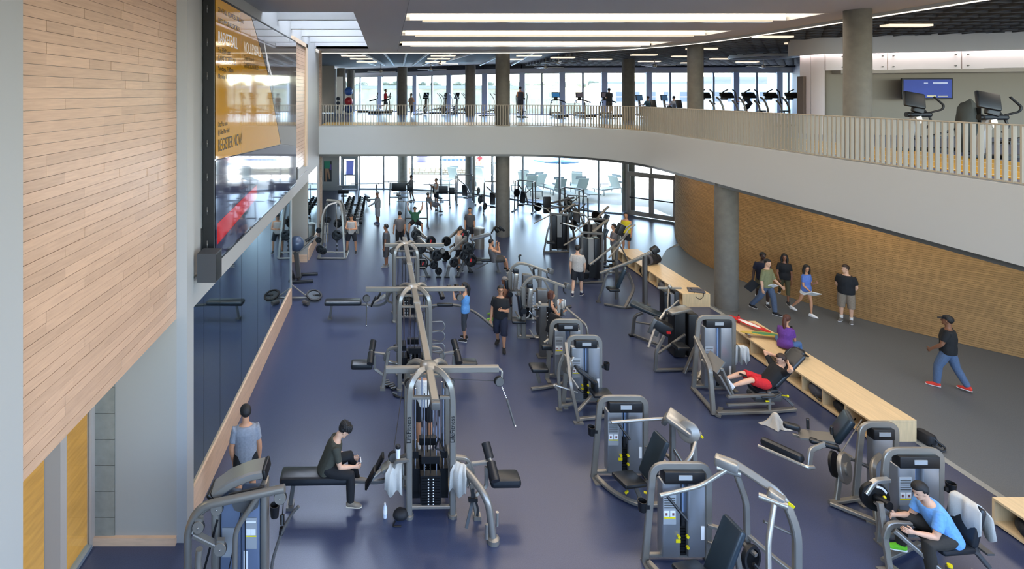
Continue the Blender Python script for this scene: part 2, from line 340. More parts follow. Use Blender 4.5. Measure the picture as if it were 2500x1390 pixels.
# columns
def column(x, y, r, z0=0.0, z1=9.1, name='column'):
    mb = MB(); mb.lathe([(r, 0), (r, z1 - z0)], (x, y, z0), seg=28); return mb.build(name, concrete, kind='structure')
column(5.72, 26.35, .35); column(11.15, 17.5, .34, 0, 4.16); column(13.2, 22.8, .31, UF); column(11.75, 13.3, .28, UF); column(14.5, 32.0, .36)
cgreen = mat('pale_column', (170, 186, 186), .6)
for x, y in ((1.18, 41.0), (6.1, 39.0)): column(x, y, .38)
for x, y in ((-3.7, 43), (-3.2, 47)): column(x, y, .35, UF)
# atrium ceiling with skylight and light slots; rim follows a flat curve
def rimx(y):
    if y <= 17: return 12.7
    t = min((y - 17) / 9.0, 1.0); return 4 + 8.7 * max(1 - t ** 2.7, 0) ** (1 / 2.7)
holes = [(-3.3, -.86, 13.65, 24.4)] + [(.52, 11.4, a, b) for a, b in SLOTS]
rows = sorted(set([-3.0, 26.0] + [h[2] for h in holes] + [h[3] for h in holes] + [17 + 9 * math.sin(R(a)) for a in range(6, 90, 6)]))
mb = MB()
for a, b in zip(rows, rows[1:]):
    cuts = sorted([(h[0], h[1]) for h in holes if h[2] <= a + 1e-6 and h[3] >= b - 1e-6]); x = -3.25; segs = []
    for h0, h1 in cuts:
        if h0 > x: segs.append((x, x, h0, h0))
        x = h1
    segs.append((x, x, max(rimx(a), x), max(rimx(b), x)))
    for xa, xa2, xb, xb2 in segs:
        v = [(xa, a, 9.1), (xb, a, 9.1), (xb2, b, 9.1), (xa2, b, 9.1)]; v += [(p[0], p[1], 9.2) for p in v]
        mb.add(v, [(3, 2, 1, 0), (4, 5, 6, 7), (0, 1, 5, 4), (1, 2, 6, 5), (2, 3, 7, 6), (3, 0, 4, 7)])
mb.build('ceiling', ceil_m, kind='structure', smooth=False)
struct('trim_7', gunmetal, S((.49, -2, 9.092), (.505, 25.9, 9.101)))
warmw = mat('slot_white', (226, 222, 212), .6)
for i, (a, b) in enumerate(SLOTS):
    t = struct('ceiling_slot', warmw, S((.45, a - .05, 9.1), (11.5, a, 9.7)), S((.45, b, 9.1), (11.5, b + .05, 9.7)), S((.47, a, 9.1), (.52, b, 9.7)), S((11.4, a, 9.1), (11.45, b, 9.7)), S((.45, a, 9.7), (11.5, b, 9.75)))
    lf = empty('slot_light', (6, (a + b) / 2, 9.3), 0, ['long warm white light inside a ceiling slot overhead, first from the near end', 'long warm white light inside a ceiling slot overhead, second from the near end', 'long warm white light inside a ceiling slot overhead, third from the near end'][i] if i < 3 else ['long warm white ceiling slot light, longest and topmost of the three seen', 'long warm white ceiling slot light between the two other slots', 'long warm white ceiling slot light closest to the upper windows'][i - 3], 'light', 'linear ceiling lights')
    part(lf, 'diffuser', lampw, S((-5.35, (b - a) / 2 - .1, -.2), (5.3, (b - a) / 2 - .02, .16)))  # glowing panel imitates the lamplight falling on the slot's far wall
    part(lf, 'housing', silver_l, S((-5.0, (b - a) / 2 - .14, -.26), (4.9, (b - a) / 2 - .02, -.2)))
struct('wall_skylight', white, S((-3.3, 24.4, 9.1), (-.8, 24.6, 12)), S((-.86, 13.5, 9.15), (-.76, 24.5, 12)), S((-3.3, 13.45, 9.15), (-.8, 13.65, 12)), S((-3.7, 13.5, 9.6), (-3.2, 24.5, 12)))
sk = empty('window_2', kind='structure'); part(sk, 'pane', frost, S((-3.3, 13.5, 12), (-.76, 24.6, 12.03)))
for y in (15.6, 17.8, 20.0, 22.2): part(sk, 'rafter', white, S((-3.2, y - .05, 9.18), (-.86, y + .05, 10.2))); part(sk, 'rafter_flange', gunmetal, S((-3.2, y - .07, 9.16), (-.86, y + .07, 9.18)))
rim = [(rimx(y), y) for y in [26 - .001] + [17 + 9 * math.sin(R(a)) for a in range(87, -1, -3)] + [10, 3]]; rim = [(-3.3, 26.0)] + rim
band('trim_8', offwhite, rim, 9.02, 9.22, .14)
cove = band('ceiling_cove_light', mat('cove_lamp', (255, 250, 240), .5, emit=(255, 246, 230), estr=.9), offs(rim, .015), 9.0, 9.06, .09)
# upper ceiling beyond the rim: dark plenum, radial strips on the left, baffle grid on the right, lamps
m_ = MB(); m_.prism(offs(rim, .15) + [(30.6, 3), (30.6, 39.9), (19.4, 39.9), (13.2, 40.6), (7.8, 42.8), (2.5, 47), (-4.4, 51.4), (-8, 53), (-8, 26.1)], 9.35, 9.5); m_.build('ceiling_upper', dark_ceil, kind='structure', smooth=False)
mb = MB()
for k in range(9):
    x0 = -2.9 + k * 1.3; x1 = -.6 + k * .62 if k < 7 else x0 + (k - 6.2) * 1.1
    mb.tube([(x0, 26.3, 9.22), (x1 if k > 6 else x0 * .55 + .7, 40.5, 9.22)], f=0, rect=(.10, .12))
mb.build('ceiling_strips', strip_w, kind='stuff')
baf = mat('baffle_grey', (84, 87, 91), .7); mb = MB()
for k in range(46): mb.box((21, 4 + k * .8, 9.2), (26 if k < 26 else 30, .06, .2))
for k in range(44): mb.box((9 + k * .6, 22, 9.2), (.04, 37, .2))
bafo = MB(); V = mb
keep = MB()
def inside_rim(x, y): return y < 26 and x < rimx(y) + .2
for k in range(48):
    y = 4 + k * .75; xs = 10.2 if y > 26.2 else rimx(y) + .25
    if y < 39.5 and (y > 26.2 or xs < 30): keep.box(((xs + 30) / 2, y, 9.2), (30 - xs, .05, .2))
for k in range(34):
    x = 10.3 + k * .58; y0 = 4
    if x < 12.8: y0 = max([yy for yy, xx in [(17 + 9 * math.sin(R(a)), rimx(17 + 9 * math.sin(R(a)))) for a in range(0, 90, 3)] if xx > x - .3] + [4]) + .3
    keep.box((x, (y0 + 39.5) / 2, 9.2), (.04, 39.5 - y0, .2))
keep.build('ceiling_baffles', baf, kind='stuff')
UL = [(-1.8, 28.5), (-1.5, 31), (-1.3, 34), (3.0, 28.5), (3.0, 31), (3.1, 34), (7.6, 28.5), (7.4, 31.5), (9.9, 30), (13.5, 28), (12.6, 31.5), (16.2, 29), (16.5, 33.5), (19.5, 31), (20, 35), (14.3, 24.2), (16.8, 21.5), (13.9, 19.2), (15.6, 16), (19, 13), (23, 34), (24, 28), (20.5, 26)]
um = MB().box((0, 0, 0), (1.3, .32, .06)).mesh('upper_light', lampw, False)
UL.sort(key=lambda q: q[0] / q[1])
for q_, (x, y) in enumerate(UL):
    o = bpy.data.objects.new('upper_light', um); COL.objects.link(o); o.location = (x, y, 9.06)
    tag(o, 'small white lay-in light in the dark upper ceiling, %s from the left' % ORD[q_], 'light', 'lay-in lights of the upper ceiling')
# ring opening in the upper ceiling
mb = MB(); mb.tube([(20.5 + 1.6 * math.cos(R(a)), 29 + 1.6 * math.sin(R(a)), 9.12) for a in range(0, 361, 15)], f=0, rect=(.08, .3)); mb.build('ceiling_ring', strip_w, kind='structure')
# upper window wall
UW = [(-4.4, 51.0), (-.6, 48.8), (2.5, 46.6), (5.2, 44.3), (7.8, 42.4), (10.4, 41.0), (13.2, 40.2), (16.2, 39.8), (19.4, 39.6), (22.6, 39.5), (25.8, 39.5), (29.0, 39.5), (30.5, 39.5)]
blue_grey = mat('blue_grey_post', (168, 178, 190), .45)
def window_run(name0, pts, z0, z1, post=None, sub=2, mw=.09, dep=.12, thick=None, header=None):
    for i, (a, b) in enumerate(zip(pts, pts[1:])):
        A, B_ = Vector((*a, 0)), Vector((*b, 0)); d = (B_ - A); L = d.length; ang = math.degrees(math.atan2(d.y, d.x))
        wn = empty('window_%d' % (name0 + i), (*a, 0), ang, kind='structure')
        for k in range(sub): part(wn, 'pane', glass, S((L * k / sub + .03, -.008, z0 + .05), (L * (k + 1) / sub - .03, .008, z1 - .05)), smooth=False)
        for k in range(1, sub): part(wn, 'mullion', alu, S((L * k / sub - mw / 2, -dep / 2, z0), (L * k / sub + mw / 2, dep / 2, z1)), smooth=False)
        part(wn, 'post', thick or alu, S((-(post or mw) / 2, -(.2 if post else dep / 2), z0), ((post or mw) / 2, .1 if post else dep / 2, z1)), smooth=False)
        part(wn, 'sill', alu, S((0, -.09, z0 - .03), (L, .09, z0 + .07)), smooth=False); part(wn, 'head', offwhite if post else alu, S((0, -.1, z1 - .09), (L, .1, z1)), smooth=False)
        if header: part(wn, 'header', ceil_m, S((-.02, -.05, z1), (L + .02, .25, 9.5)), smooth=False); part(wn, 'reveal', darkalu, S((0, -.4, 8.98), (L, .2, 9.3)), smooth=False)
window_run(10, UW, UF, 8.66, post=.42, sub=2, mw=.14, thick=blue_grey, header=True)
# ground floor window wall with its pair of doors
LW = [(-2.05, 39.25), (-.25, 39.2), (1.85, 39.0), (3.9, 38.35), (5.9, 37.3), (7.2, 36.4), (8.9, 34.9), (10.7, 33.0), (12.55, 31.6), (13.9, 31.0)]
window_run(30, LW, 0, 4.12, sub=1, mw=.1, dep=.16)
def door(name, a, b, z1, leaves, transom=True, m=bronze):
    A, B_ = Vector((*a, 0)), Vector((*b, 0)); d = B_ - A; L = d.length; dn = empty(name, (*a, 0), math.degrees(math.atan2(d.y, d.x)), kind='structure')
    part(dn, 'frame', m, S((-.06, -.08, 0), (.06, .08, 4.12)), S((L - .06, -.08, 0), (L + .06, .08, 4.12)), S((0, -.08, z1), (L, .08, z1 + .12)), smooth=False)
    if transom: part(dn, 'transom_pane', glass, S((.06, -.008, z1 + .14), (L - .06, .008, 4.1)), smooth=False); part(dn, 'transom_bar', m, S((L * .5 - .04, -.05, z1 + .1), (L * .5 + .04, .05, 4.12)), smooth=False)
    w_ = (L - .12) / leaves
    for k in range(leaves):
        x0 = .06 + k * w_; x1 = x0 + w_
        lf = part(dn, 'leaf', m, S((x0 + .005, -.03, .02), (x0 + .13, .03, z1)), S((x1 - .13, -.03, .02), (x1 - .005, .03, z1)), S((x0, -.03, .02), (x1, .03, .28)), S((x0, -.03, z1 - .14), (x1, .03, z1)), smooth=False)
        part(lf, 'pane', glass, S((x0 + .13, -.006, .28), (x1 - .13, .006, z1 - .14)), smooth=False); part(lf, 'push_bar', darkalu, S((x0 + .1, -.1, 1.02), (x1 - .1, -.05, 1.08)), smooth=False)
door('door_1', (13.95, 30.95), (15.85, 29.1), 2.4, 2)
door('door_2', (-3.35, 39.25), (-2.2, 39.27), 2.35, 1, m=alu)
# curved brick wall
BW = [(15.95, 29.2), (14.7, 27.2), (13.75, 25.2), (13.2, 23.4), (13.05, 21.9), (13.2, 20.4), (13.75, 18.6), (14.75, 16.6), (16.2, 14.8), (17.7, 13.3), (19.5, 11.6), (21.5, 9.8)]
def spline(pts, n=8):
    o = []
    for i in range(len(pts) - 1):
        p0, p1, p2, p3 = [Vector(pts[min(max(j, 0), len(pts) - 1)]) for j in (i - 1, i, i + 1, i + 2)]
        for k in range(n): t = k / n; o.append(tuple(.5 * ((2 * p1) + (p2 - p0) * t + (2 * p0 - 5 * p1 + 4 * p2 - p3) * t * t + (3 * p1 - p0 - 3 * p2 + p3) * t ** 3)))
    return o + [tuple(pts[-1])]
bw = spline(BW); bwo = offs(bw, .35)
mb = MB(); n = len(bw); v = [(x, y, z) for z in (0, 4.16) for x, y in bw] + [(x, y, z) for z in (0, 4.16) for x, y in bwo]; f = []
for i in range(n - 1): f += [(i, i + 1, n + i + 1, n + i), (2 * n + i, 3 * n + i, 3 * n + i + 1, 2 * n + i + 1), (n + i, n + i + 1, 3 * n + i + 1, 3 * n + i)]
wr = mb.add(v, f).build('wall_right', mortar, kind='structure', smooth=False)
bk = MB(); rnd.seed(5); cb = resample(bw, .02); Lt = len(cb)
for row in range(71):
    z = .012 + row * .0583; i = int((row % 3) * 9)
    while i < Lt - 2:
        j = min(i + 25, Lt - 2); (p, d), (q, e) = cb[i], cb[j]; q = q - e * .007; nr = Vector((d.y, -d.x)); w_ = .010 + rnd.random() * .010
        a, b_ = p + nr * w_, q + Vector((e.y, -e.x)) * w_; ai, bi = p - nr * .01, q - nr * .01
        k = [(a.x, a.y, z), (b_.x, b_.y, z), (b_.x, b_.y, z + .049), (a.x, a.y, z + .049), (ai.x, ai.y, z), (bi.x, bi.y, z), (bi.x, bi.y, z + .049), (ai.x, ai.y, z + .049)]
        bk.add(k, [(0, 1, 2, 3), (3, 2, 6, 7), (0, 4, 5, 1), (0, 3, 7, 4), (1, 5, 6, 2)]); i = j
bk.build('brick', brick_m, wr, kind='stuff', smooth=False)
struct('window_40', glass, S((13.5, 22.6, 3.86), (13.56, 26.6, 4.14)))
# upper right: curved wall, cove band of bolted white panels, recess with screen
ROOM = [(16.5, 21.3), (16.52, 20.6), (16.95, 20.15), (18.2, 19.9), (20.5, 19.0), (23.5, 17.6), (27, 15.6)]
rm = spline(ROOM, 5)
def arcband(name, m, poly, z0, z1, th=.2, parent=None):
    mb = MB(); inn = offs(poly, th); n = len(poly); v = [(x, y, z) for z in (z0, z1) for x, y in poly] + [(x, y, z) for z in (z0, z1) for x, y in inn]; f = []
    for i in range(n - 1): f += [(i, i + 1, n + i + 1, n + i), (2 * n + i, 3 * n + i, 3 * n + i + 1, 2 * n + i + 1), (n + i, n + i + 1, 3 * n + i + 1, 3 * n + i), (i, 2 * n + i, 2 * n + i + 1, i + 1)]
    f += [(0, n, 3 * n, 2 * n), (n - 1, 2 * n - 1, 4 * n - 1, 3 * n - 1)]
    return mb.add(v, f).build(name, m, parent, kind=None if parent else 'structure')
arcband('wall_upper_bulkhead', ceil_m, offs(rm, -.45), 8.52, 9.5, .3)
wp = arcband('wall_upper_right', taupe, offs(rm, .5), UF, 9.3)
arcband('trim_9', beige, offs(rm[11:], .0), 7.78, 7.92, .5)
panelw = mat('white_panel', (222, 214, 214), .4)
step = 4
for i in range(0, len(rm) - 1, step):
    seg = rm[i:min(i + step + 1, len(rm))]
    if len(seg) < 2: continue
    z0 = UF if i < 8 else 7.9
    a, b = Vector(seg[0]), Vector(seg[-1]); d = (b - a).normalized(); sg = list(seg); sg[0] = tuple(a + d * .015); sg[-1] = tuple(b - d * .015)
    pn = arcband('wall_panel', panelw, sg, z0, 8.62, .05, wp)
    if i >= 8:
        for q in (sg[0], sg[-1]):
            s_ = 1 if q is sg[0] else -1; c = Vector(q) + d * .15 * s_; nn = Vector((d.y, -d.x))
            for zz in (8.02, 8.42): part(pn, 'bolt', gunmetal, CY_((c.x, c.y, zz), (c.x + nn.x * .04, c.y + nn.y * .04, zz), .028, 8))
for i in range(0, len(rm) - 1, 3):
    a, b = Vector(rm[i]), Vector(rm[min(i + 3, len(rm) - 1)]); d = b - a; c = (a + b) / 2 + Vector((d.y, -d.x)).normalized() * .09
    area('cove_lamp', (c.x, c.y, 8.72), d.length, .1, 6 * d.length, (1, .9, .87), (0, 0, math.atan2(d.y, d.x)))
struct('door_3', mat('brown_door', (96, 80, 70), .5), S((16.36, 20.95, UF), (16.48, 21.25, UF + 2.25)))
struct('wall_outer', offwhite, S((30, 3, 0), (30.3, 42, 9.6)), S((22, -3, 0), (22.3, 31, 4.2)), S((-8, 26, UF), (-7.8, 52, 9.6)))
struct('wall_upper_left', beige, S((-6.5, 44, UF), (-4.35, 44.3, 9.4)), S((-6.5, 26, UF), (-6.3, 44, 9.4)))
struct('trim_10', white, S((-4.35, 43.6, UF), (-4.2, 48, 9.1)))
struct('wall_near', offwhite, S((-3.2, -3.3, 0), (22, -3, 3.2)))
# outside: patio, low stone wall, pool edge, hill, far buildings
struct('ground', patio, S((-60, 26, -.5), (90, 150, -.02)))
struct('ground_far', mat('dry_grass', (196, 200, 186), .9, noise=.08, nscale=.3), S((-200, 150, -1), (260, 420, -.3)))
# ---------------------------------------------------------------- people: one continuous remeshed body each, clothes and hair as children
REMESH = []                                   # (object, voxel, smooth, extra MB joined after remeshing)
def V3(*a): return Vector(a)
def ell(mb, pts, radii, seg=12):              # loft of ellipses: radii (rx, ry) with rx along the given side vector
    v = []; f = []; n = len(pts); pts = [Vector(p) for p in pts]
    for i in range(n):
        t = (pts[min(i + 1, n - 1)] - pts[max(i - 1, 0)]).normalized(); sx = ell.side - t * ell.side.dot(t); sx = sx.normalized(); sy = t.cross(sx); rx, ry = radii[i]
        for k in range(seg): a = 2 * math.pi * k / seg; v.append(pts[i] + sx * rx * math.cos(a) + sy * ry * math.sin(a))
    for i in range(n - 1):
        for k in range(seg): f.append((i * seg + k, i * seg + (k + 1) % seg, (i + 1) * seg + (k + 1) % seg, (i + 1) * seg + k))
    f.append(tuple(reversed(range(seg)))); f.append(tuple(range((n - 1) * seg, n * seg))); mb.add(v, f)
ell.side = Vector((1, 0, 0))
def limb(mb, pts, rad, seg=10):               # tapering round limb with rounded ends
    ell.side = Vector((1, .13, .07)).normalized(); t = (Vector(pts[-1]) - Vector(pts[0])).normalized()
    if abs(t.x) > .85: ell.side = Vector((0, .2, 1)).normalized()
    ell(mb, pts, [(r, r) for r in rad], seg); ell.side = Vector((1, 0, 0))
SKIN = dict(light=(206, 160, 130), tan=(184, 132, 98), brown=(128, 84, 58), dark=(66, 44, 34))
HAIRC = dict(black=(16, 13, 12), brown=(46, 28, 18), auburn=(74, 36, 20))
def cloth(c): return mat('cloth_%d_%d_%d' % c, c, .85, noise=.12, nscale=30, bump=.12, bscale=25)
def skin(k): return mat('skin_' + k, SKIN[k], .55, noise=.05, nscale=12)
STAND = ((-.05, .02, -1), (.02, -.03, -1)); 
def person(label, loc, rz, H=1.75, sex='m', sk='light', pelvis=None, lean=0, side=0, head=(0, 0), arms=None, legs=None, top=((120, 120, 120), 'short'), bottom=((20, 20, 22), 'shorts'),
           shoes=(30, 30, 32), socks=None, hair=('black', 'short'), cap=None, group=None, vox=.016, glasses=False, twist=0, sole=(200, 200, 198), foot=None, build=1.0, feetdir=None, recline=None):
    """arms / legs: two pairs of direction vectors (upper, lower), first the person's left (-x) then the right (+x); the person faces +y."""
    root = empty('person', loc, rz, label, 'person', group)
    k = H / 1.75; w_ = (1.0 if sex == 'm' else .9) * build
    sm = skin(sk); body = MB(); hands = MB()
    up = Matrix.Rotation(R(side), 3, 'Y') @ Matrix.Rotation(-R(lean), 3, 'X') @ V3(0, 0, 1)
    tw = Matrix.Rotation(R(twist), 3, 'Z'); sdir = tw @ V3(1, 0, 0)
    legs = legs or (((-.06, .0, -1), (0, -.02, -1)), ((.06, .0, -1), (0, -.02, -1)))
    arms = arms or (((-.16, .0, -1), (.0, .14, -1)), ((.16, .0, -1), (.0, .14, -1)))
    Lt, Ls, La, Lf = .435 * k, .425 * k, .30 * k, .255 * k
    hips = [V3(-.085 * k * w_, 0, 0), V3(.085 * k * w_, 0, 0)]; knees = []; ank = []
    for i in (0, 1):
        t = Vector(legs[i][0]).normalized(); s_ = Vector(legs[i][1]).normalized(); knees.append(hips[i] + t * Lt); ank.append(knees[i] + s_ * Ls)
    if pelvis is None: pelvis = V3(0, 0, -min(a.z for a in ank) + .085 * k)
    else: pelvis = Vector(pelvis)
    hips = [h + pelvis for h in hips]; knees = [h + pelvis for h in knees]; ank = [h + pelvis for h in ank]
    # torso
    c = lambda z, fwd=0.0: pelvis + up * (z * k) + V3(0, fwd * k, 0)
    fwdv = (tw @ V3(0, 1, 0)); bend = V3(0, .0, 0)
    sp = [c(-.10), c(-.05), c(.05), c(.15), c(.27), c(.37), c(.44), c(.485), c(.52), c(.60)]
    if sex == 'm': rr = [(.12, .09), (.155, .105), (.16, .108), (.145, .10), (.165, .112), (.175, .112), (.165, .095), (.10, .07), (.058, .058), (.055, .058)]
    else: rr = [(.12, .09), (.158, .11), (.162, .112), (.122, .088), (.14, .115), (.15, .105), (.14, .08), (.085, .06), (.048, .048), (.045, .05)]
    rr = [(a * k * (build if i < 7 else 1), b * k * (build if i < 7 else 1)) for i, (a, b) in enumerate(rr)]
    sides = []
    ell.side = sdir; ell(body, sp, rr, 14); ell.side = V3(1, 0, 0)
    sh = [c(.425) - sdir * .168 * k * w_, c(.425) + sdir * .168 * k * w_]; elb = []; wri = []
    for i in (0, 1):
        u = Vector(arms[i][0]).normalized(); f_ = Vector(arms[i][1]).normalized(); elb.append(sh[i] + u * La); wri.append(elb[i] + f_ * Lf)
    fat = (1.0 if sex == 'm' else .82) * k * (1 + (build - 1) * .5)
    for i in (0, 1):
        inn = c(.41) + (sh[i] - c(.41)) * .45
        limb(body, [inn, sh[i], sh[i].lerp(elb[i], .3), sh[i].lerp(elb[i], .8), elb[i], elb[i].lerp(wri[i], .3), elb[i].lerp(wri[i], .8), wri[i]], [.07 * fat, .066 * fat, .054 * fat, .046 * fat, .042 * fat, .044 * fat, .033 * fat, .027 * fat])
        limb(body, [hips[i] + V3(0, 0, .05) * k, hips[i].lerp(knees[i], .15), hips[i].lerp(knees[i], .5), hips[i].lerp(knees[i], .9), knees[i], knees[i].lerp(ank[i], .3), knees[i].lerp(ank[i], .75), ank[i]],
             [.085 * fat, .092 * fat, .078 * fat, .058 * fat, .054 * fat, .058 * fat, .040 * fat, .034 * fat])
        fd = (wri[i] - elb[i]).normalized(); sd = fd.cross(V3(0, 0, 1)); sd = sd.normalized() if sd.length > .1 else V3(1, 0, 0); nrm = sd.cross(fd)
        pc = wri[i] + fd * .045 * k; ell.side = nrm if abs(nrm.dot(fd)) < .9 else sd
        ell(body, [wri[i] - fd * .01, wri[i] + fd * .03 * k, wri[i] + fd * .07 * k, wri[i] + fd * .09 * k], [(.026 * k, .02 * k), (.04 * k, .021 * k), (.042 * k, .02 * k), (.038 * k, .014 * k)], 10); ell.side = V3(1, 0, 0)
        inward = V3(1 if i == 0 else -1, 0, 0); pal = sd if sd.dot(inward) > 0 else -sd; palm = pal
        for q, (o, L) in enumerate(((-.03, .062), (-.010, .074), (.010, .070), (.029, .055))):
            b0 = wri[i] + fd * .085 * k + nrm * o * k; b1 = b0 + (fd * .8 + palm * .35).normalized() * L * .5 * k; b2 = b1 + (fd * .45 + palm * .9).normalized() * L * .5 * k
            limb(hands, [b0 - fd * .015, b0, b1, b2], [.009 * k, .0095 * k, .009 * k, .007 * k], 6)
        tb = wri[i] + fd * .035 * k + nrm * .032 * k; t1 = tb + (fd * .6 + nrm * .7).normalized() * .035 * k; t2 = t1 + (fd * .9 + palm * .4).normalized() * .03 * k
        limb(hands, [tb - nrm * .012, tb, t1, t2], [.012 * k, .012 * k, .0105 * k, .008 * k], 6)
    # head: yaw and pitch on the neck
    hm = tw @ Matrix.Rotation(R(head[0]), 3, 'Z') @ Matrix.Rotation(-R(lean * .25) - R(head[1]), 3, 'X')
    if recline: hm = hm @ Matrix.Rotation(R(recline), 3, 'X')
    nb = c(.575); hc = nb + hm @ V3(0, .022, .105) * k; hk = k * (.94 if sex == 'm' else .91)
    h = lambda x, y, z: hc + hm @ V3(x, y, z) * hk
    limb(body, [c(.47), nb, h(0, -.02, -.03)], [.058 * fat, .055 * fat, .058 * fat])
    body.ball(h(0, -.008, .025), (.076 * hk, .096 * hk, .098 * hk), seg=16, rings=12, rot=hm); body.ball(h(0, .022, -.045), (.058 * hk, .068 * hk, .072 * hk), seg=14, rings=10, rot=hm)
    body.ball(h(0, .098, -.015), (.015 * hk, .022 * hk, .026 * hk), seg=10, rings=8, rot=hm); body.ball(h(0, .07, -.098), (.03 * hk, .024 * hk, .02 * hk), rot=hm)
    for x in (-1, 1): body.ball(h(x * .079, -.005, -.01), (.014 * hk, .022 * hk, .032 * hk), rot=hm)
    bo = body.build('body', sm, root); REMESH.append((bo, vox, 3, hands))
    if vox < .018:
        e = MB(); 
        for x in (-1, 1): e.ball(h(x * .031, .083, .012), (.012 * hk, .009 * hk, .007 * hk), seg=8, rings=6, rot=hm)
        e.build('eyes', mat('eye_dark', (34, 26, 22), .3), root)
        MB().ball(h(0, .088, -.055), (.022 * hk, .008 * hk, .006 * hk), seg=8, rings=6, rot=hm).build('mouth', mat('lip', (150, 88, 78), .5), root)
    if glasses:
        g = MB()
        for x in (-1, 1): g.tube([h(x * .033 + .026 * math.cos(R(a)), .102, .012 + .019 * math.sin(R(a))) for a in range(0, 361, 40)], .0035, 5, 0); g.tube([h(x * .06, .1, .015), h(x * .082, .0, .01)], .0035, 5, 0)
        g.tube([h(-.008, .104, .015), h(.008, .104, .015)], .0035, 5, 0); g.build('glasses', blackp, root)
    # hair
    if hair:
        hmtl = mat('hair_' + hair[0], HAIRC[hair[0]], .6, bump=.5, bscale=140); g = MB()
        g.ball(h(0, -.018, .034), (.085 * hk, .102 * hk, .096 * hk), seg=18, rings=14, rot=hm)
        inv = hm.inverted(); fc = []
        def keepv(p):
            q = (inv @ (Vector(p) - hc)) / hk
            lim = .06 if q.y > .045 else (.015 if q.y > -.005 else (-.015 if q.y > -.04 else -.05))
            return q.z > lim
        okv = [keepv(p) for p in g.v]; g.f = [t for t in g.f if all(okv[i] for i in t)]
        us = sorted({i for t in g.f for i in t}); mp = {i: j for j, i in enumerate(us)}; g.v = [g.v[i] for i in us]; g.f = [tuple(mp[i] for i in t) for t in g.f]
        if hair[1] == 'curly':
            for q in range(46):
                a = q * 2.4; zz = .04 + .065 * (q / 46); rr_ = math.sqrt(max(0, 1 - ((zz - .03) / .11) ** 2)); g.ball(h(.085 * rr_ * math.cos(a), -.015 + .1 * rr_ * math.sin(a), zz + .02), .022 * hk, seg=6, rings=5)
        if hair[1] == 'long':
            ell.side = hm @ V3(1, 0, 0); ell(g, [h(0, -.04, .06), h(0, -.065, -.03), h(0, -.085, -.12), h(0, -.09, -.22), h(0, -.08, -.28)], [(.08 * hk, .06 * hk), (.088 * hk, .06 * hk), (.088 * hk, .05 * hk), (.07 * hk, .035 * hk), (.04 * hk, .02 * hk)])
            for x in (-1, 1): limb(g, [h(x * .06, .02, .07), h(x * .085, .0, -.02), h(x * .09, .0, -.12), h(x * .085, .02, -.2)], [.03 * hk, .028 * hk, .028 * hk, .018 * hk])
        if hair[1] == 'pony':
            limb(g, [h(0, -.1, .05), h(0, -.145, .03), h(0, -.155, -.06), h(0, -.135, -.2), h(0, -.12, -.3)], [.025 * hk, .034 * hk, .04 * hk, .035 * hk, .015 * hk])
        if hair[1] == 'bob':
            ell.side = hm @ V3(1, 0, 0); ell(g, [h(0, -.02, .08), h(0, -.04, -.03), h(0, -.045, -.13)], [(.085 * hk, .08 * hk), (.096 * hk, .085 * hk), (.085 * hk, .07 * hk)])
        ell.side = V3(1, 0, 0); ho = g.build('hair', hmtl, root)
        if hair[1] in ('short', 'crop', 'bob', 'pony', 'long', 'curly'):
            sol = ho.modifiers.new('s', 'SOLIDIFY'); sol.thickness = .012; sol.offset = 1
    if cap:
        g = MB(); cm = cloth(cap[0]); back = -1 if cap[1] == 'back' else 1
        g.ball(h(0, -.012, .045), (.09 * hk, .108 * hk, .098 * hk), seg=16, rings=12, rot=hm); inv = hm.inverted()
        okv = [((inv @ (Vector(p) - hc)) / hk).z > .035 for p in g.v]; g.f = [t for t in g.f if all(okv[i] for i in t)]
        pts = [(math.cos(R(a)) * .078, .05 + math.sin(R(a)) * .125) for a in range(0, 181, 15)]
        g.plate([(a * hk, back * b * hk) for a, b in pts], h(0, 0, .045 if back > 0 else .03), hm @ V3(1, 0, 0), hm @ V3(0, 1, -.12), .008)
        g.build('cap', cm, root)
    # clothes
    if top:
        tm = cloth(top[0]); g = MB(); e = .022 * k; loose = top[2] if len(top) > 2 else 0
        z0 = -.085 if top[1] != 'crop' else .05
        zs = [z0, -.04, .05, .15, .27, .37, .44, .478] if top[1] != 'tank' else [z0, -.04, .05, .15, .27, .36, .42, .45]
        def rad(z):
            zz = [-.10, -.05, .05, .15, .27, .37, .44, .485, .52]
            for j in range(8):
                if zz[j] <= z <= zz[j + 1]:
                    t = (z - zz[j]) / (zz[j + 1] - zz[j]); return (rr[j][0] * (1 - t) + rr[j + 1][0] * t, rr[j][1] * (1 - t) + rr[j + 1][1] * t)
            return rr[8]
        rads = [tuple(q + e + loose * (1 if z < .3 else .3) for q in ((max(rad(z)[0], .156 * k), max(rad(z)[1], .106 * k)) if (sex == 'm' and -.07 < z < .3) else rad(z))) for z in zs]; rads[0] = tuple(max(a, b * .97) for a, b in zip(rads[0], rads[1]))
        ell.side = sdir; ell(g, [c(z) for z in zs], rads, 16); ell.side = V3(1, 0, 0)
        if top[1] == 'tank':
            for i in (0, 1): limb(g, [c(.36) + (sh[i] - c(.36)) * .5, c(.455) + (sh[i] - c(.43)) * .58, c(.45) + (sh[i] - c(.43)) * .55], [.045 * k, .04 * k, .03 * k])
        else:
            fr = dict(short=.68, crop=.6, cap=.35, half=.98, long=1.0)[top[1]]
            for i in (0, 1):
                inn = c(.41) + (sh[i] - c(.41)) * .4; end = sh[i].lerp(elb[i], fr)
                limb(g, [inn, sh[i], sh[i].lerp(end, .5), end], [.084 * fat, .078 * fat, .062 * fat + loose * .4, .059 * fat + loose * .5], 12)
                if top[1] == 'long': limb(g, [sh[i].lerp(elb[i], .8), elb[i], elb[i].lerp(wri[i], .95)], [.07 * fat, .062 * fat, .042 * fat])
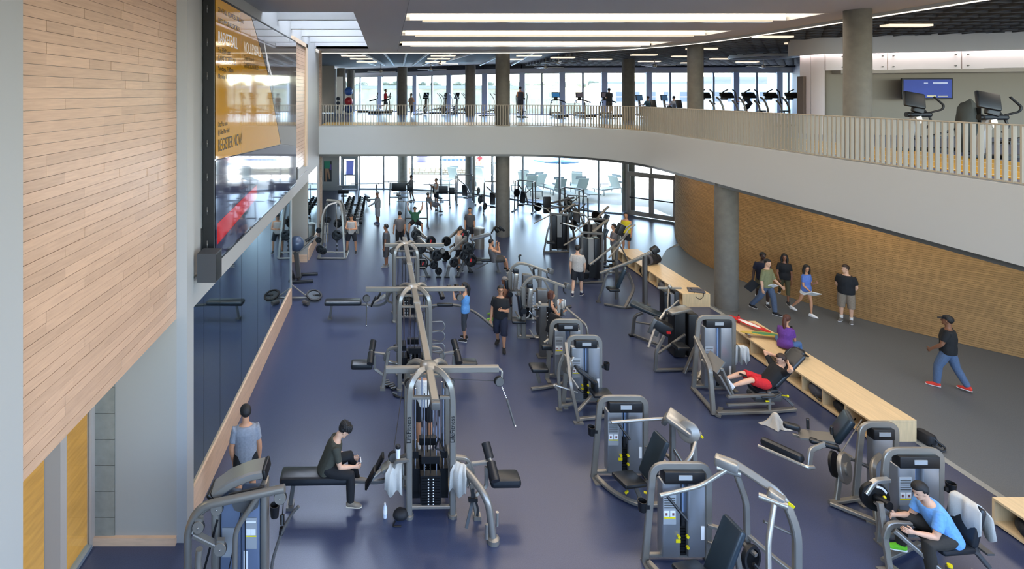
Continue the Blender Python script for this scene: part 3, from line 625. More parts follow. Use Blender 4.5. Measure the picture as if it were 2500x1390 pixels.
        o = g.build('shirt', tm, root); REMESH.append((o, vox, 3, None))
    if bottom:
        bm_ = cloth(bottom[0]); g = MB(); e = .018 * k; st = bottom[1]
        ell.side = sdir; zs = [-.09, -.04, .03, .09]; ell(g, [c(z) for z in zs], [(rr[1][0] * .95, rr[1][1] + e * .6), (rr[1][0] + e, rr[1][1] + e), (rr[2][0] + e * .8, rr[2][1] + e * .8), (rr[2][0] * .98, rr[2][1] * .98 + e * .3)], 16); ell.side = V3(1, 0, 0)
        for i in (0, 1):
            tight = st in ('leggings', 'capri'); b_ = .012 * k if tight else (.018 * k if st in ('jeans', 'pants') else .028 * k)
            fr = {'short': .45, 'shorts': .92, 'long_shorts': 1.0, 'mid': .72}.get(st, 1.0); end = hips[i].lerp(knees[i], fr)
            pts = [hips[i] + V3(0, 0, .04) * k, hips[i].lerp(end, .25), hips[i].lerp(end, .6), end]; ra = [.088 * fat + b_ * .5, .094 * fat + b_ * .6, .083 * fat + b_, (.06 + .028 * (1 - fr)) * fat + b_ * 1.3]
            if st == 'long_shorts': pts.append(knees[i].lerp(ank[i], .18)); ra.append(.062 * fat + b_ * 1.4)
            if st == 'capri': pts += [knees[i].lerp(ank[i], .3), knees[i].lerp(ank[i], .42)]; ra += [.062 * fat + b_, .054 * fat + b_]
            if st in ('pants', 'leggings', 'jeans'): pts += [knees[i].lerp(ank[i], .35), knees[i].lerp(ank[i], .97)]; ra += [.06 * fat + b_, .044 * fat + b_ * (1.2 if st != 'leggings' else .5)]
            limb(g, pts, ra, 12)
        o = g.build('leggings' if st in ('leggings', 'capri') else 'trousers' if st in ('pants', 'jeans') else 'shorts', bm_, root); REMESH.append((o, vox, 3, None))
    for i in (0, 1):
        a = ank[i]; fdv = Vector(feetdir[i]).normalized() if feetdir else V3((-.18, .18)[i], 1, 0).normalized()
        if foot and foot[i]: fdv = Vector(foot[i]).normalized()
        upv = V3(0, 0, 1) - fdv * fdv.z; upv = upv.normalized(); sdv = fdv.cross(upv)
        if socks: limb_m = MB(); limb(limb_m, [a - (a - knees[i]).normalized() * .0, a.lerp(knees[i], .1), a.lerp(knees[i], .22)], [.042 * fat, .042 * fat, .046 * fat]); limb_m.build('sock', cloth(socks), root)
        q = lambda f_, u_: a + fdv * f_ * k + upv * (u_ - .085) * k
        g = MB(); ell.side = sdv
        ell(g, [q(-.068, .05), q(-.05, .052), q(.02, .058), q(.09, .042), q(.15, .034), q(.185, .03)], [(.022 * k, .03 * k), (.038 * k, .046 * k), (.042 * k, .055 * k), (.046 * k, .038 * k), (.042 * k, .028 * k), (.018 * k, .014 * k)], 12)
        ell(g, [q(-.01, .08), q(-.005, .11)], [(.044 * k, .05 * k), (.04 * k, .044 * k)], 10); so = g.build('shoe', cloth(shoes), root)
        g = MB(); ell(g, [q(-.072, .014), q(-.05, .014), q(.03, .013), q(.1, .013), q(.16, .014), q(.192, .016)], [(.025 * k, .013 * k), (.041 * k, .014 * k), (.043 * k, .014 * k), (.049 * k, .014 * k), (.044 * k, .014 * k), (.02 * k, .012 * k)], 10); ell.side = V3(1, 0, 0)
        g.build('sole', mat('sole_%d_%d_%d' % sole, sole, .6), so)
    root['hands'] = 1
    hp = []
    for i in (0, 1):
        fd = (wri[i] - elb[i]).normalized(); hp.append(Matrix.Rotation(R(rz), 3, 'Z') @ (wri[i] + fd * .09 * k) + Vector(loc))
    del root['hands']
    return root, hp
def finish_people():
    for o, vx, it, extra in REMESH:
        m = o.modifiers.new('r', 'REMESH'); m.mode = 'VOXEL'; m.voxel_size = vx; m.use_smooth_shade = True
        s_ = o.modifiers.new('s', 'SMOOTH'); s_.factor = .5; s_.iterations = it
    dg = bpy.context.evaluated_depsgraph_get()
    for o, vx, it, extra in REMESH:
        me = bpy.data.meshes.new_from_object(o.evaluated_get(dg)); mats = list(o.data.materials)
        o.modifiers.clear(); old = o.data; o.data = me
        if extra:
            bm = bmesh.new(); bm.from_mesh(me); k = [bm.verts.new(p) for p in extra.v]
            for f in extra.f:
                try: fc = bm.faces.new([k[i] for i in f]); fc.smooth = True
                except ValueError: pass
            bm.to_mesh(me); bm.free()
        me.materials.clear()
        for m in mats: me.materials.append(m)
        bpy.data.meshes.remove(old)
PX = lambda px, py, z=0.0: tuple(P(px, py, z))
def pv(label, loc, rz, *a, **k): return person(label, loc, rz - math.degrees(math.atan2(loc[0], loc[1])), *a, **k)
A_HANG = (((-.14, .02, -1), (.03, .2, -1)), ((.14, .02, -1), (-.03, .2, -1)))
WALK = (((-.05, .42, -.9), (0, -.12, -1)), ((.05, -.25, -.96), (0, -.6, -.8)))
# near the mirror wall, seen from behind
pv('man seen from behind in grey t-shirt and black shorts beside the mirror wall', PX(600, 1248), 0, 1.78, sk='tan', top=((128, 132, 140), 'short'), bottom=((18, 18, 20), 'shorts'), shoes=(40, 40, 42), arms=(((-.2, -.08, -1), (.12, .3, -1)), ((.17, .02, -1), (.02, .16, -1))), hair=('black', 'short'), vox=.013, sole=(190, 188, 184), head=(18, 0))
# on the rowing bench, looking at a phone
seat = V3(-1.05, 9.08, 0)
_, hp = person('man in olive t-shirt sitting on a rowing bench and looking at a phone', tuple(seat), -82, 1.76, sk='light', pelvis=(0, 0, .64), lean=24, head=(0, 34), top=((58, 58, 48), 'short'), bottom=((16, 17, 20), 'pants'), shoes=(120, 108, 92), sole=(200, 190, 170),
    legs=(((-.15, 1, .12), (.0, .28, -1)), ((.3, .95, -.08), (.05, -.02, -1))), arms=(((-.02, .22, -1), (.18, 1, -.28)), ((.05, .2, -1), (-.22, 1, -.2))), hair=('black', 'curly'), vox=.013)
ph = empty('phone', ((hp[0] + hp[1]) / 2 + V3(.02, 0, .03)), -82, 'white phone held by the man on the rowing bench', 'phone'); part(ph, 'case', paperw, B((0, 0, 0), (.13, .012, .07), (-35, 0, 0), .005)); part(ph, 'screen', mat('phone_screen', (70, 90, 120), .2), B((0, -.008, .004), (.11, .004, .058), (-35, 0, 0)))
pv('person in white tank top and black shorts standing inside the cable tower', PX(1035, 1092), 2, 1.72, sk='tan', top=((216, 212, 204), 'tank'), bottom=((18, 19, 24), 'shorts'), shoes=(210, 208, 204), arms=(((-.18, .1, -1), (.2, .6, -.8)), ((.18, .1, -1), (-.2, .6, -.8))), hair=('black', 'short'))
HANDS = {}
_, HANDS['woman'] = pv('woman in blue tank top and grey capri leggings with a ponytail', PX(1136, 832), 70, 1.66, 'f', 'tan', top=((88, 140, 190), 'tank'), bottom=((52, 54, 58), 'capri'), shoes=(20, 20, 22), arms=(((-.2, .6, -.25), (.1, .15, 1)), ((.15, .5, -.75), (-.1, .3, 1))), hair=('black', 'pony'), head=(0, 4), legs=(((-.06, .05, -1), (0, -.08, -1)), ((.06, .16, -1), (0, -.1, -1))))
pv('man walking in black t-shirt and navy basketball shorts with glasses', PX(1222, 852), 172, 1.76, sk='tan', top=((17, 17, 18), 'short', .02), bottom=((26, 30, 48), 'long_shorts'), shoes=(20, 20, 20), arms=(((-.12, .12, -1), (.45, .75, .35)), ((.22, -.05, -1), (.08, .12, -1))), legs=(((-.06, .3, -1), (0, .0, -1)), ((.06, -.12, -1), (0, -.5, -.9))), hair=('black', 'short'), head=(16, 0), glasses=True, sole=(30, 30, 30))
person('man in backwards grey cap seated at the pulldown machine', (3.74, 16.55, 0), 75, 1.75, sk='brown', pelvis=(0, 0, .52), lean=6, top=((60, 40, 40), 'tank'), bottom=((22, 22, 24), 'shorts'), shoes=(110, 150, 60), arms=(((-.14, .25, -1), (.05, .7, -.6)), ((.14, .25, -1), (.05, .7, -.6))), legs=(((-.25, .95, -.05), (0, .05, -1)), ((.25, .95, -.05), (0, .05, -1))), hair=None, cap=((120, 112, 104), 'back'), sole=(120, 170, 60))
_, HANDS['black'] = pv('woman in black tank top drinking from a bottle and holding a towel', PX(1345, 858), -80, 1.65, 'f', 'tan', top=((16, 16, 18), 'tank'), bottom=((16, 16, 18), 'leggings'), shoes=(28, 28, 30), arms=(((-.12, .55, -.8), (.1, .45, .9)), ((.14, .5, -.85), (.0, .75, .55))), hair=('auburn', 'bob'))
pv('man in grey t-shirt, black shorts and white socks walking away', PX(1410, 722), -10, 1.76, sk='light', top=((176, 168, 158), 'short', .02), bottom=((20, 22, 28), 'shorts'), shoes=(30, 34, 60), socks=(212, 204, 190), arms=(((-.2, -.12, -1), (.0, .1, -1)), ((.22, .22, -1), (-.1, .5, -.8))), legs=(((-.06, -.28, -1), (0, -.45, -1)), ((.06, .12, -1), (0, .05, -1))), hair=('black', 'short'))
pv('man in yellow sleeveless shirt at the far end of the machines', (10.55, 23.5, 0), 165, 1.78, sk='tan', top=((198, 178, 30), 'tank', .03), bottom=((30, 30, 34), 'shorts'), shoes=(30, 30, 32), hair=('black', 'short'), vox=.022)
pv('young man in grey t-shirt and khaki trousers behind the plate machines', PX(1499, 652), 100, 1.75, sk='light', top=((104, 102, 106), 'short', .02), bottom=((150, 138, 116), 'pants'), shoes=(40, 40, 40), arms=(((-.15, .3, -1), (.1, .7, .6)), ((.15, .2, -1), (0, .8, .3))), hair=('black', 'short'), vox=.022)
# leg press, leg extension, bench sitter
person('man in black t-shirt and red shorts lying back on the leg press, hands behind head', (8.42, 11.85, 0), 90, 1.78, sk='light', pelvis=(0, 0, .56), lean=-42, head=(0, 26), recline=None, top=((15, 15, 16), 'short'), bottom=((196, 28, 34), 'shorts'), shoes=(225, 222, 218), legs=(((-.12, .92, .34), (.0, .97, -.30)), ((.12, .92, .34), (0, .97, -.30))), foot=((0, .35, .94), (0, .35, .94)),
    arms=(((-.8, .05, .62), (.9, -.42, .02)), ((.8, .05, .62), (-.9, -.42, .02))), hair=('brown', 'crop'), glasses=True, vox=.013)
person('man in light blue t-shirt and dark trousers seated on the leg extension machine', (8.12, 7.72, 0), 82, 1.8, sk='light', pelvis=(0, 0, .62), lean=30, head=(14, 20), top=((104, 158, 216), 'short', .015), bottom=((44, 40, 34), 'pants'), shoes=(110, 200, 40), sole=(225, 225, 220), legs=(((-.32, .95, -.02), (.0, -.14, -1)), ((.28, .95, .12), (.0, .04, -1))), arms=(((-.12, .3, -1), (.05, 1, .12)), ((.1, .3, -1), (-.25, 1, .1))), hair=('black', 'short'), vox=.013)
_, HANDS['purple'] = person('woman in purple t-shirt and jeans sitting on the long bench with a drink', (10.28, 13.75, 0), -52, 1.65, 'f', 'tan', pelvis=(0, 0, .53), lean=10, head=(-8, 6), top=((92, 48, 122), 'short', .01), bottom=((70, 100, 140), 'jeans'), shoes=(40, 40, 44), legs=(((-.5, .9, -.05), (.6, .35, -.3)), ((.3, .95, -.05), (.02, .1, -1))), arms=(((-.1, .2, -1), (.4, .8, .1)), ((.1, .25, -1), (-.3, .85, .3))), hair=('auburn', 'pony'))
# people on the walkway
pv('man in navy polo shirt carrying a black binder on the walkway', PX(1862, 745), -170, 1.8, sk='dark', top=((24, 26, 46), 'short', .01), bottom=((92, 84, 64), 'shorts'), shoes=(36, 36, 40), socks=(220, 218, 214), arms=(((.0, -.1, -1), (.05, .35, -.9)), ((.25, -.05, -1), (.15, .25, -1))), hair=('black', 'crop'), head=(20, 0), legs=WALK)
pv('man in olive long-sleeved t-shirt and jeans walking on the grey walkway', PX(1872, 766), -118, 1.78, sk='light', top=((116, 116, 82), 'half', .01), bottom=((72, 84, 104), 'jeans'), shoes=(18, 18, 20), arms=(((-.18, .35, -1), (.05, .8, -.55)), ((.2, -.1, -1), (.05, .15, -1))), hair=('black', 'short'), head=(-12, 10), legs=(((-.05, .34, -1), (0, .1, -1)), ((.05, -.34, -1), (0, -.6, -.8))))
pv('woman in black polo shirt and olive capri trousers with long black hair', PX(1915, 742), -175, 1.68, 'f', 'brown', top=((17, 17, 20), 'short', .01), bottom=((76, 70, 44), 'capri'), shoes=(24, 24, 26), arms=(((-.16, .05, -1), (0, .15, -1)), ((.2, .2, -1), (-.1, .7, -.5))), hair=('black', 'long'), legs=(((-.05, .1, -1), (0, .02, -1)), ((.05, -.25, -1), (0, -.85, -.45))))
pv('woman in blue t-shirt and white shorts holding white papers', PX(1968, 772), -122, 1.64, 'f', 'tan', top=((84, 112, 178), 'short'), bottom=((222, 216, 206), 'short'), shoes=(226, 222, 216), arms=(((-.1, .2, -1), (.4, .75, .45)), ((.15, .12, -1), (-.1, .75, -.55))), hair=('black', 'long'), legs=(((-.05, .22, -1), (0, .02, -1)), ((.05, -.3, -1), (0, -.62, -.75))), head=(-30, 6))
pv('man in black t-shirt and tan cargo shorts standing with hands behind back', PX(2066, 786), 172, 1.76, sk='light', top=((17, 19, 24), 'short', .025), bottom=((128, 114, 98), 'long_shorts'), shoes=(96, 92, 88), socks=(220, 214, 206), arms=(((-.2, -.22, -1), (.5, -.35, -.8)), ((.2, -.22, -1), (-.5, -.35, -.8))), hair=('brown', 'short'), head=(-45, 8), build=1.06)
pv('man in black cap, black t-shirt, blue jeans and red shoes striding along', PX(2315, 948), 84, 1.76, sk='brown', top=((20, 20, 21), 'short', .025), bottom=((76, 94, 120), 'jeans'), shoes=(206, 54, 36), arms=(((-.14, .3, -1), (.3, .7, -.7)), ((.2, -.1, -1), (.0, .3, -1))), hair=('black', 'crop'), cap=((18, 20, 28), 'front'), legs=(((-.05, .36, -.95), (0, .06, -1)), ((.05, -.28, -1), (0, -.48, -.95))), build=1.05, vox=.013)
# weights area
pv('man in light grey tank top and dark shorts leaning by the smith machine', PX(858, 618), 168, 1.76, sk='tan', top=((166, 160, 152), 'tank', .01), bottom=((34, 35, 42), 'shorts'), shoes=(30, 30, 34), arms=(((-.28, .25, -1), (.55, .75, .1)), ((.28, .25, -1), (-.55, .75, .1))), hair=('black', 'short'), legs=(((-.22, .05, -1), (-.05, -.05, -1)), ((.2, .05, -1), (.1, -.05, -1))), head=(0, 28), vox=.02)
pv('man in grey hooded sweatshirt and light shorts stretching one arm out', PX(922, 547), 110, 1.76, sk='brown', top=((140, 138, 138), 'long', .03), bottom=((150, 148, 148), 'long_shorts'), shoes=(74, 84, 120), arms=(((-.1, .7, -.55), (.0, .85, -.4)), ((.18, -.05, -1), (0, .1, -1))), hair=None, cap=((140, 138, 138), 'back'), vox=.022)
pv('man in brown grey t-shirt and black trousers seen from behind', PX(976, 612), 8, 1.76, sk='tan', top=((98, 92, 90), 'short'), bottom=((22, 23, 28), 'pants'), shoes=(40, 40, 44), arms=(((-.32, 0, -1), (-.05, .12, -1)), ((.2, 0, -1), (0, .12, -1))), hair=('black', 'crop'), vox=.02)
pv('man in dark grey t-shirt and knee length shorts facing left', PX(943, 652), 75, 1.74, sk='brown', top=((66, 68, 72), 'short', .02), bottom=((60, 58, 60), 'long_shorts'), shoes=(120, 116, 112), arms=(((-.2, -.05, -1), (-.05, .15, -1)), ((.16, .0, -1), (0, .3, -.9))), hair=('black', 'crop'), vox=.02)
pv('man in grey t-shirt and black shorts between the plate loaded machines', PX(1120, 662), -80, 1.76, sk='tan', top=((166, 158, 148), 'short', .02), bottom=((22, 22, 26), 'shorts'), shoes=(24, 24, 26), socks=(40, 40, 40), arms=(((-.1, .12, -1), (.1, .35, -.9)), ((.12, .1, -1), (-.1, .4, -.9))), hair=('black', 'short'), head=(0, 24), vox=.02)
person('man in grey tank top and plaid shorts on a flat bench with hands raised', (4.15, 20.7, 0), -85, 1.76, sk='tan', pelvis=(0, 0, .58), lean=-14, head=(0, 14), top=((94, 92, 92), 'tank', .01), bottom=((60, 58, 56), 'shorts'), shoes=(26, 26, 28), legs=(((-.12, 1, .05), (0, .2, -1)), ((.12, 1, .05), (0, .2, -1))), arms=(((-.15, .75, -.3), (.3, -.1, 1)), ((.15, .75, -.3), (-.3, -.1, 1))), hair=('black', 'crop'), vox=.02)
person('man in green t-shirt lying on an incline bench pressing a barbell', (1.42, 27.2, 0), 180, 1.76, sk='tan', pelvis=(0, .3, .56), lean=-38, head=(0, 20), top=((40, 88, 62), 'short', .01), bottom=((24, 24, 26), 'shorts'), shoes=(28, 28, 30), legs=(((-.5, .85, -.15), (-.1, .1, -1)), ((.5, .85, -.15), (.1, .1, -1))), arms=(((-.6, .1, .8), (-.1, .1, 1)), ((.6, .1, .8), (.1, .1, 1))), hair=('black', 'crop'), vox=.022)
pv('man in white tank top and dark shorts standing by the far benches', PX(1065, 504), 120, 1.76, sk='tan', top=((206, 202, 198), 'tank', .01), bottom=((34, 36, 44), 'shorts'), shoes=(50, 50, 56), arms=(((-.15, .3, -1), (.2, .7, .6)), ((.15, .3, -1), (-.2, .7, .6))), hair=('black', 'short'), vox=.024)
pv('slim man in grey hooded top standing at the far bench racks', PX(1004, 492), 80, 1.74, sk='brown', top=((112, 106, 102), 'long', .01), bottom=((88, 86, 88), 'shorts'), shoes=(60, 60, 66), arms=(((-.1, .6, -.6), (0, 1, .1)), ((.14, .2, -1), (0, .5, -.7))), hair=('black', 'crop'), vox=.024, legs=(((-.06, .1, -1), (0, -.15, -1)), ((.06, -.1, -1), (0, -.3, -1))))
pv('man in dark grey t-shirt standing before the window machines', PX(1147, 600), 178, 1.77, sk='tan', top=((70, 68, 68), 'short'), bottom=((40, 40, 46), 'shorts'), shoes=(36, 36, 40), hair=('black', 'crop'), vox=.022)
person('person in grey t-shirt reclining on a bench near the windows', (2.62, 31.2, 0), -60, 1.72, sk='tan', pelvis=(0, 0, .55), lean=-30, head=(0, 10), top=((136, 134, 136), 'short'), bottom=((120, 118, 122), 'shorts'), shoes=(40, 40, 44), legs=(((-.3, .95, 0), (0, .1, -1)), ((.3, .95, 0), (0, .1, -1))), hair=('black', 'crop'), vox=.026)
# upper floor
U = lambda px, Y: ((px - CX) * Y / FOC, Y, UF)
def upp(label, px, Y, rz, **k): k.setdefault('vox', .026); return person(label, tuple(Vector(U(px, Y)) + V3(0, 0, k.pop('dz', 0))), rz, **k)
RUN = (((-.05, .35, -1), (0, -.2, -1)), ((.05, -.2, -1), (0, -.9, -.3))); ARUN = (((-.15, -.3, -1), (.1, .9, .3)), ((.15, .3, -1), (-.1, .9, .3)))
upp('runner in red t-shirt on a treadmill by the upper windows', 941, 41.8, -80, dz=.22, sk='tan', top=((196, 40, 58), 'short'), bottom=((36, 38, 44), 'shorts'), shoes=(200, 200, 204), arms=ARUN, legs=RUN, hair=('black', 'short'))
upp('person in tan top walking past the upper column', 1004, 37.5, -20, sk='tan', top=((122, 104, 94), 'tank'), bottom=((30, 30, 36), 'leggings'), shoes=(190, 190, 190), legs=WALK, arms=ARUN, hair=('brown', 'pony'), sex='f', H=1.66)
upp('man in dark tank top on the elliptical behind the central column', 1270, 34.6, 0, dz=.3, sk='tan', top=((50, 52, 66), 'tank', .02), bottom=((40, 42, 52), 'shorts'), shoes=(40, 40, 44), arms=ARUN, hair=('black', 'crop'))
upp('man in dark t-shirt walking on the third treadmill at the upper windows', 1487, 35.2, 0, dz=.2, sk='tan', top=((58, 60, 66), 'short', .03), bottom=((90, 84, 76), 'shorts'), shoes=(50, 50, 54), arms=ARUN, hair=('black', 'crop'))
SIT = (((-.2, .95, 0), (0, .3, -1)), ((.2, .95, 0), (0, .3, -1))); AF = (((-.2, .5, -.8), (0, 1, .1)), ((.2, .5, -.8), (0, 1, .1)))
upp('person in teal t-shirt seated on a recumbent bike at the upper windows', 1582, 36.2, 20, pelvis=(0, 0, .62), sk='tan', top=((74, 104, 116), 'short'), legs=SIT, arms=AF, hair=('brown', 'short'))
upp('person in white t-shirt seated on a recumbent bike at the upper windows', 1645, 36.2, 20, pelvis=(0, 0, .62), sk='light', top=((170, 174, 182), 'short'), legs=SIT, arms=AF, hair=('black', 'short'))
upp('person in dark clothes bent over a stationary bike at the upper windows', 1832, 36.0, 60, pelvis=(0, 0, .9), lean=35, sk='tan', top=((34, 38, 48), 'short'), legs=(((-.15, .8, -.5), (0, -.2, -1)), ((.15, .5, -.9), (0, -.2, -1))), arms=AF, hair=('black', 'crop'))
person('lifeguard in red shirt sitting on the patio beyond the glass', (8.3, 47.5, 0), 150, sk='tan', pelvis=(0, 0, .95), top=((212, 64, 70), 'short'), bottom=((226, 222, 216), 'shorts'), shoes=(200, 200, 200), legs=SIT, arms=AF, hair=('black', 'crop'), vox=.03)
finish_people()
# ---------------------------------------------------------------- gym equipment
def thing(name, loc, rz, label, cat, group=None): return empty(name, loc, rz, label, cat, group)
def plate(label, c, axis, r=.22, th=.045, group='loose weight plates', mark=None, m=iron):
    o = MB()
    q = Vector((0, 0, 1)).rotation_difference(Vector(axis)); n = 20
    for k in range(1): o.lathe([(r * .94, -th * .5), (r, -th * .35), (r, th * .35), (r * .94, th * .5), (r * .74, th * .5), (r * .74, -th * .5), (r * .94, -th * .5)], (0, 0, 0), (0, 0, 1), n)
    o.lathe([(r * .34, -th * .4), (r * .34, th * .4), (r * .12, th * .45), (r * .12, -th * .4)], (0, 0, 0), (0, 0, 1), 14)
    for a in (0, 120, 240): o.box((.55 * r * math.cos(R(a)), .55 * r * math.sin(R(a)), 0), (.5 * r, .42 * r, th * .6), (0, 0, a))
    ob = o.build('weight_plate', m); ob.location = c; ob.rotation_euler = q.to_euler(); tag(ob, label, 'weight plate', group)
    if mark: part(ob, 'hub_mark', red_m, B((0, 0, th * .5), (r * .2, r * .5, .01)))
    return ob
PLATE0 = {}
def plates(label, group, items):
    """items: (centre, axis, radius, red mark)"""
    srt = sorted(items, key=(lambda q: q[0][0] / q[0][1]) if 'windows' in label else (lambda q: -q[0][2]))
    for i, (c, ax, r, mk) in enumerate(srt): plate(label + ', ' + ((ORD[i] + ' from the left') if 'windows' in label else (ORD[i] + ' from the top')), c, ax, r, .05, group, mk)
def selector_tower(t, c=(0, 0, 0), w_=.86, h=1.44, face=-1, cup=-1, blank=False, hm=blackp):
    """weight stack housing: arched tube frame, header, two shroud panels, stack between them; front looks along -y (face=-1) or +y"""
    x0, y0, z0 = c; f = face; X = lambda x: x0 + x; Y = lambda y: y0 - f * -1 * y if False else y0 + (y if f < 0 else -y)
    fr = part(t, 'arch_frame', silver, RT([(X(-w_ / 2 - .10), Y(-.02), .02), (X(-w_ / 2 + .03), Y(0), h), (X(w_ / 2), Y(0), h), (X(w_ / 2), Y(.02), .02)], .10, .055, .17, up=(0, 1, 0), n=6),
              B((X(-w_ / 2 - .10), Y(-.1), .012), (.09, .26, .024)), B((X(w_ / 2), Y(0), .012), (.09, .26, .024)), RT([(X(-w_ / 2 - .08), Y(.05), .06), (X(w_ / 2), Y(.05), .06)], .06, .05, 0))
    part(t, 'header_panel', hm, B((X(.03), Y(-.02), h - .13), (w_ - .26, .15, .18), bev=.012))
    part(t, 'name_plate', paper, B((X(.03), Y(-.1), h - .115), (.20, .012, .07)))
    if blank: part(t, 'shroud', shroud, B((X(.03), Y(0), (h - .2) / 2 + .06), (w_ - .27, .15, h - .3), bev=.03)); return fr
    zc = (h - .22) / 2 + .07; hh = h - .33
    pL = part(t, 'shroud', shroud, B((X(-.165), Y(0), zc), (.27, .17, hh), bev=.025)); pR = part(t, 'shroud', shroud, B((X(.21), Y(0), zc), (.27, .17, hh), bev=.025))
    part(t, 'back_panel', mat('pale_blue_panel', (150, 168, 196), .4), B((X(.022), Y(.04), zc + .25), (.11, .02, hh - .5)))
    part(t, 'weight_stack', iron, B((X(.022), Y(.03), .36), (.11, .1, .5)), *[B((X(.022), Y(-.025), .15 + k * .044), (.1, .02, .034)) for k in range(11)])
    part(t, 'cable', blackp, CY_((X(.022), Y(0), .6), (X(.022), Y(0), h - .2), .008, 6))
    sel = part(t, 'selector', blackp, B((X(.022), Y(-.03), .66), (.05, .05, .16)))
    for x, z in ((-.07, .46), (.06, .46), (.062, .3)): part(t, 'pin', yellow_m, CY_((X(x), Y(-.085), z), (X(x), Y(-.12), z), .022, 10))
    part(t, 'warning_label', yellow_m, B((X(-.07), Y(-.088), .38), (.07, .006, .05)))
    pl_ = part(t, 'placard', paper, B((X(-.20), Y(-.09), .85), (.19, .008, .44)))
    part(pl_, 'diagram', paperw, B((X(-.245), Y(-.096), .79), (.075, .006, .085)), B((X(-.155), Y(-.096), .79), (.075, .006, .085)))
    part(pl_, 'figure', mat('diagram_ink', (120, 72, 70), .6), B((X(-.25), Y(-.1), .785), (.03, .004, .04)), B((X(-.15), Y(-.1), .785), (.03, .004, .04)))
    part(pl_, 'stripe', yellow_m, B((X(-.2), Y(-.096), .73), (.17, .006, .018)))
    part(pl_, 'text_line', gunmetal, *[B((X(-.2), Y(-.096), .88 + k * .035), (.16, .005, .012)) for k in range(5)])
    part(t, 'label', paperw, B((X(.29), Y(-.09), .5), (.05, .008, .2)))
    if cup: cx = X(cup * (w_ / 2 + .14)); part(t, 'cup_holder', blackp, LA([(.055, 0), (.068, .15), (.06, .15), (.048, .02)], (cx, Y(-.02), .78), seg=18), B((cx - cup * .07, Y(-.02), .84), (.07, .04, .06)))
    return fr
def pad(t, name, c, size, rot=(0, 0, 0), m=vinyl, bev=.04): return part(t, name, m, B(c, size, rot, bev))
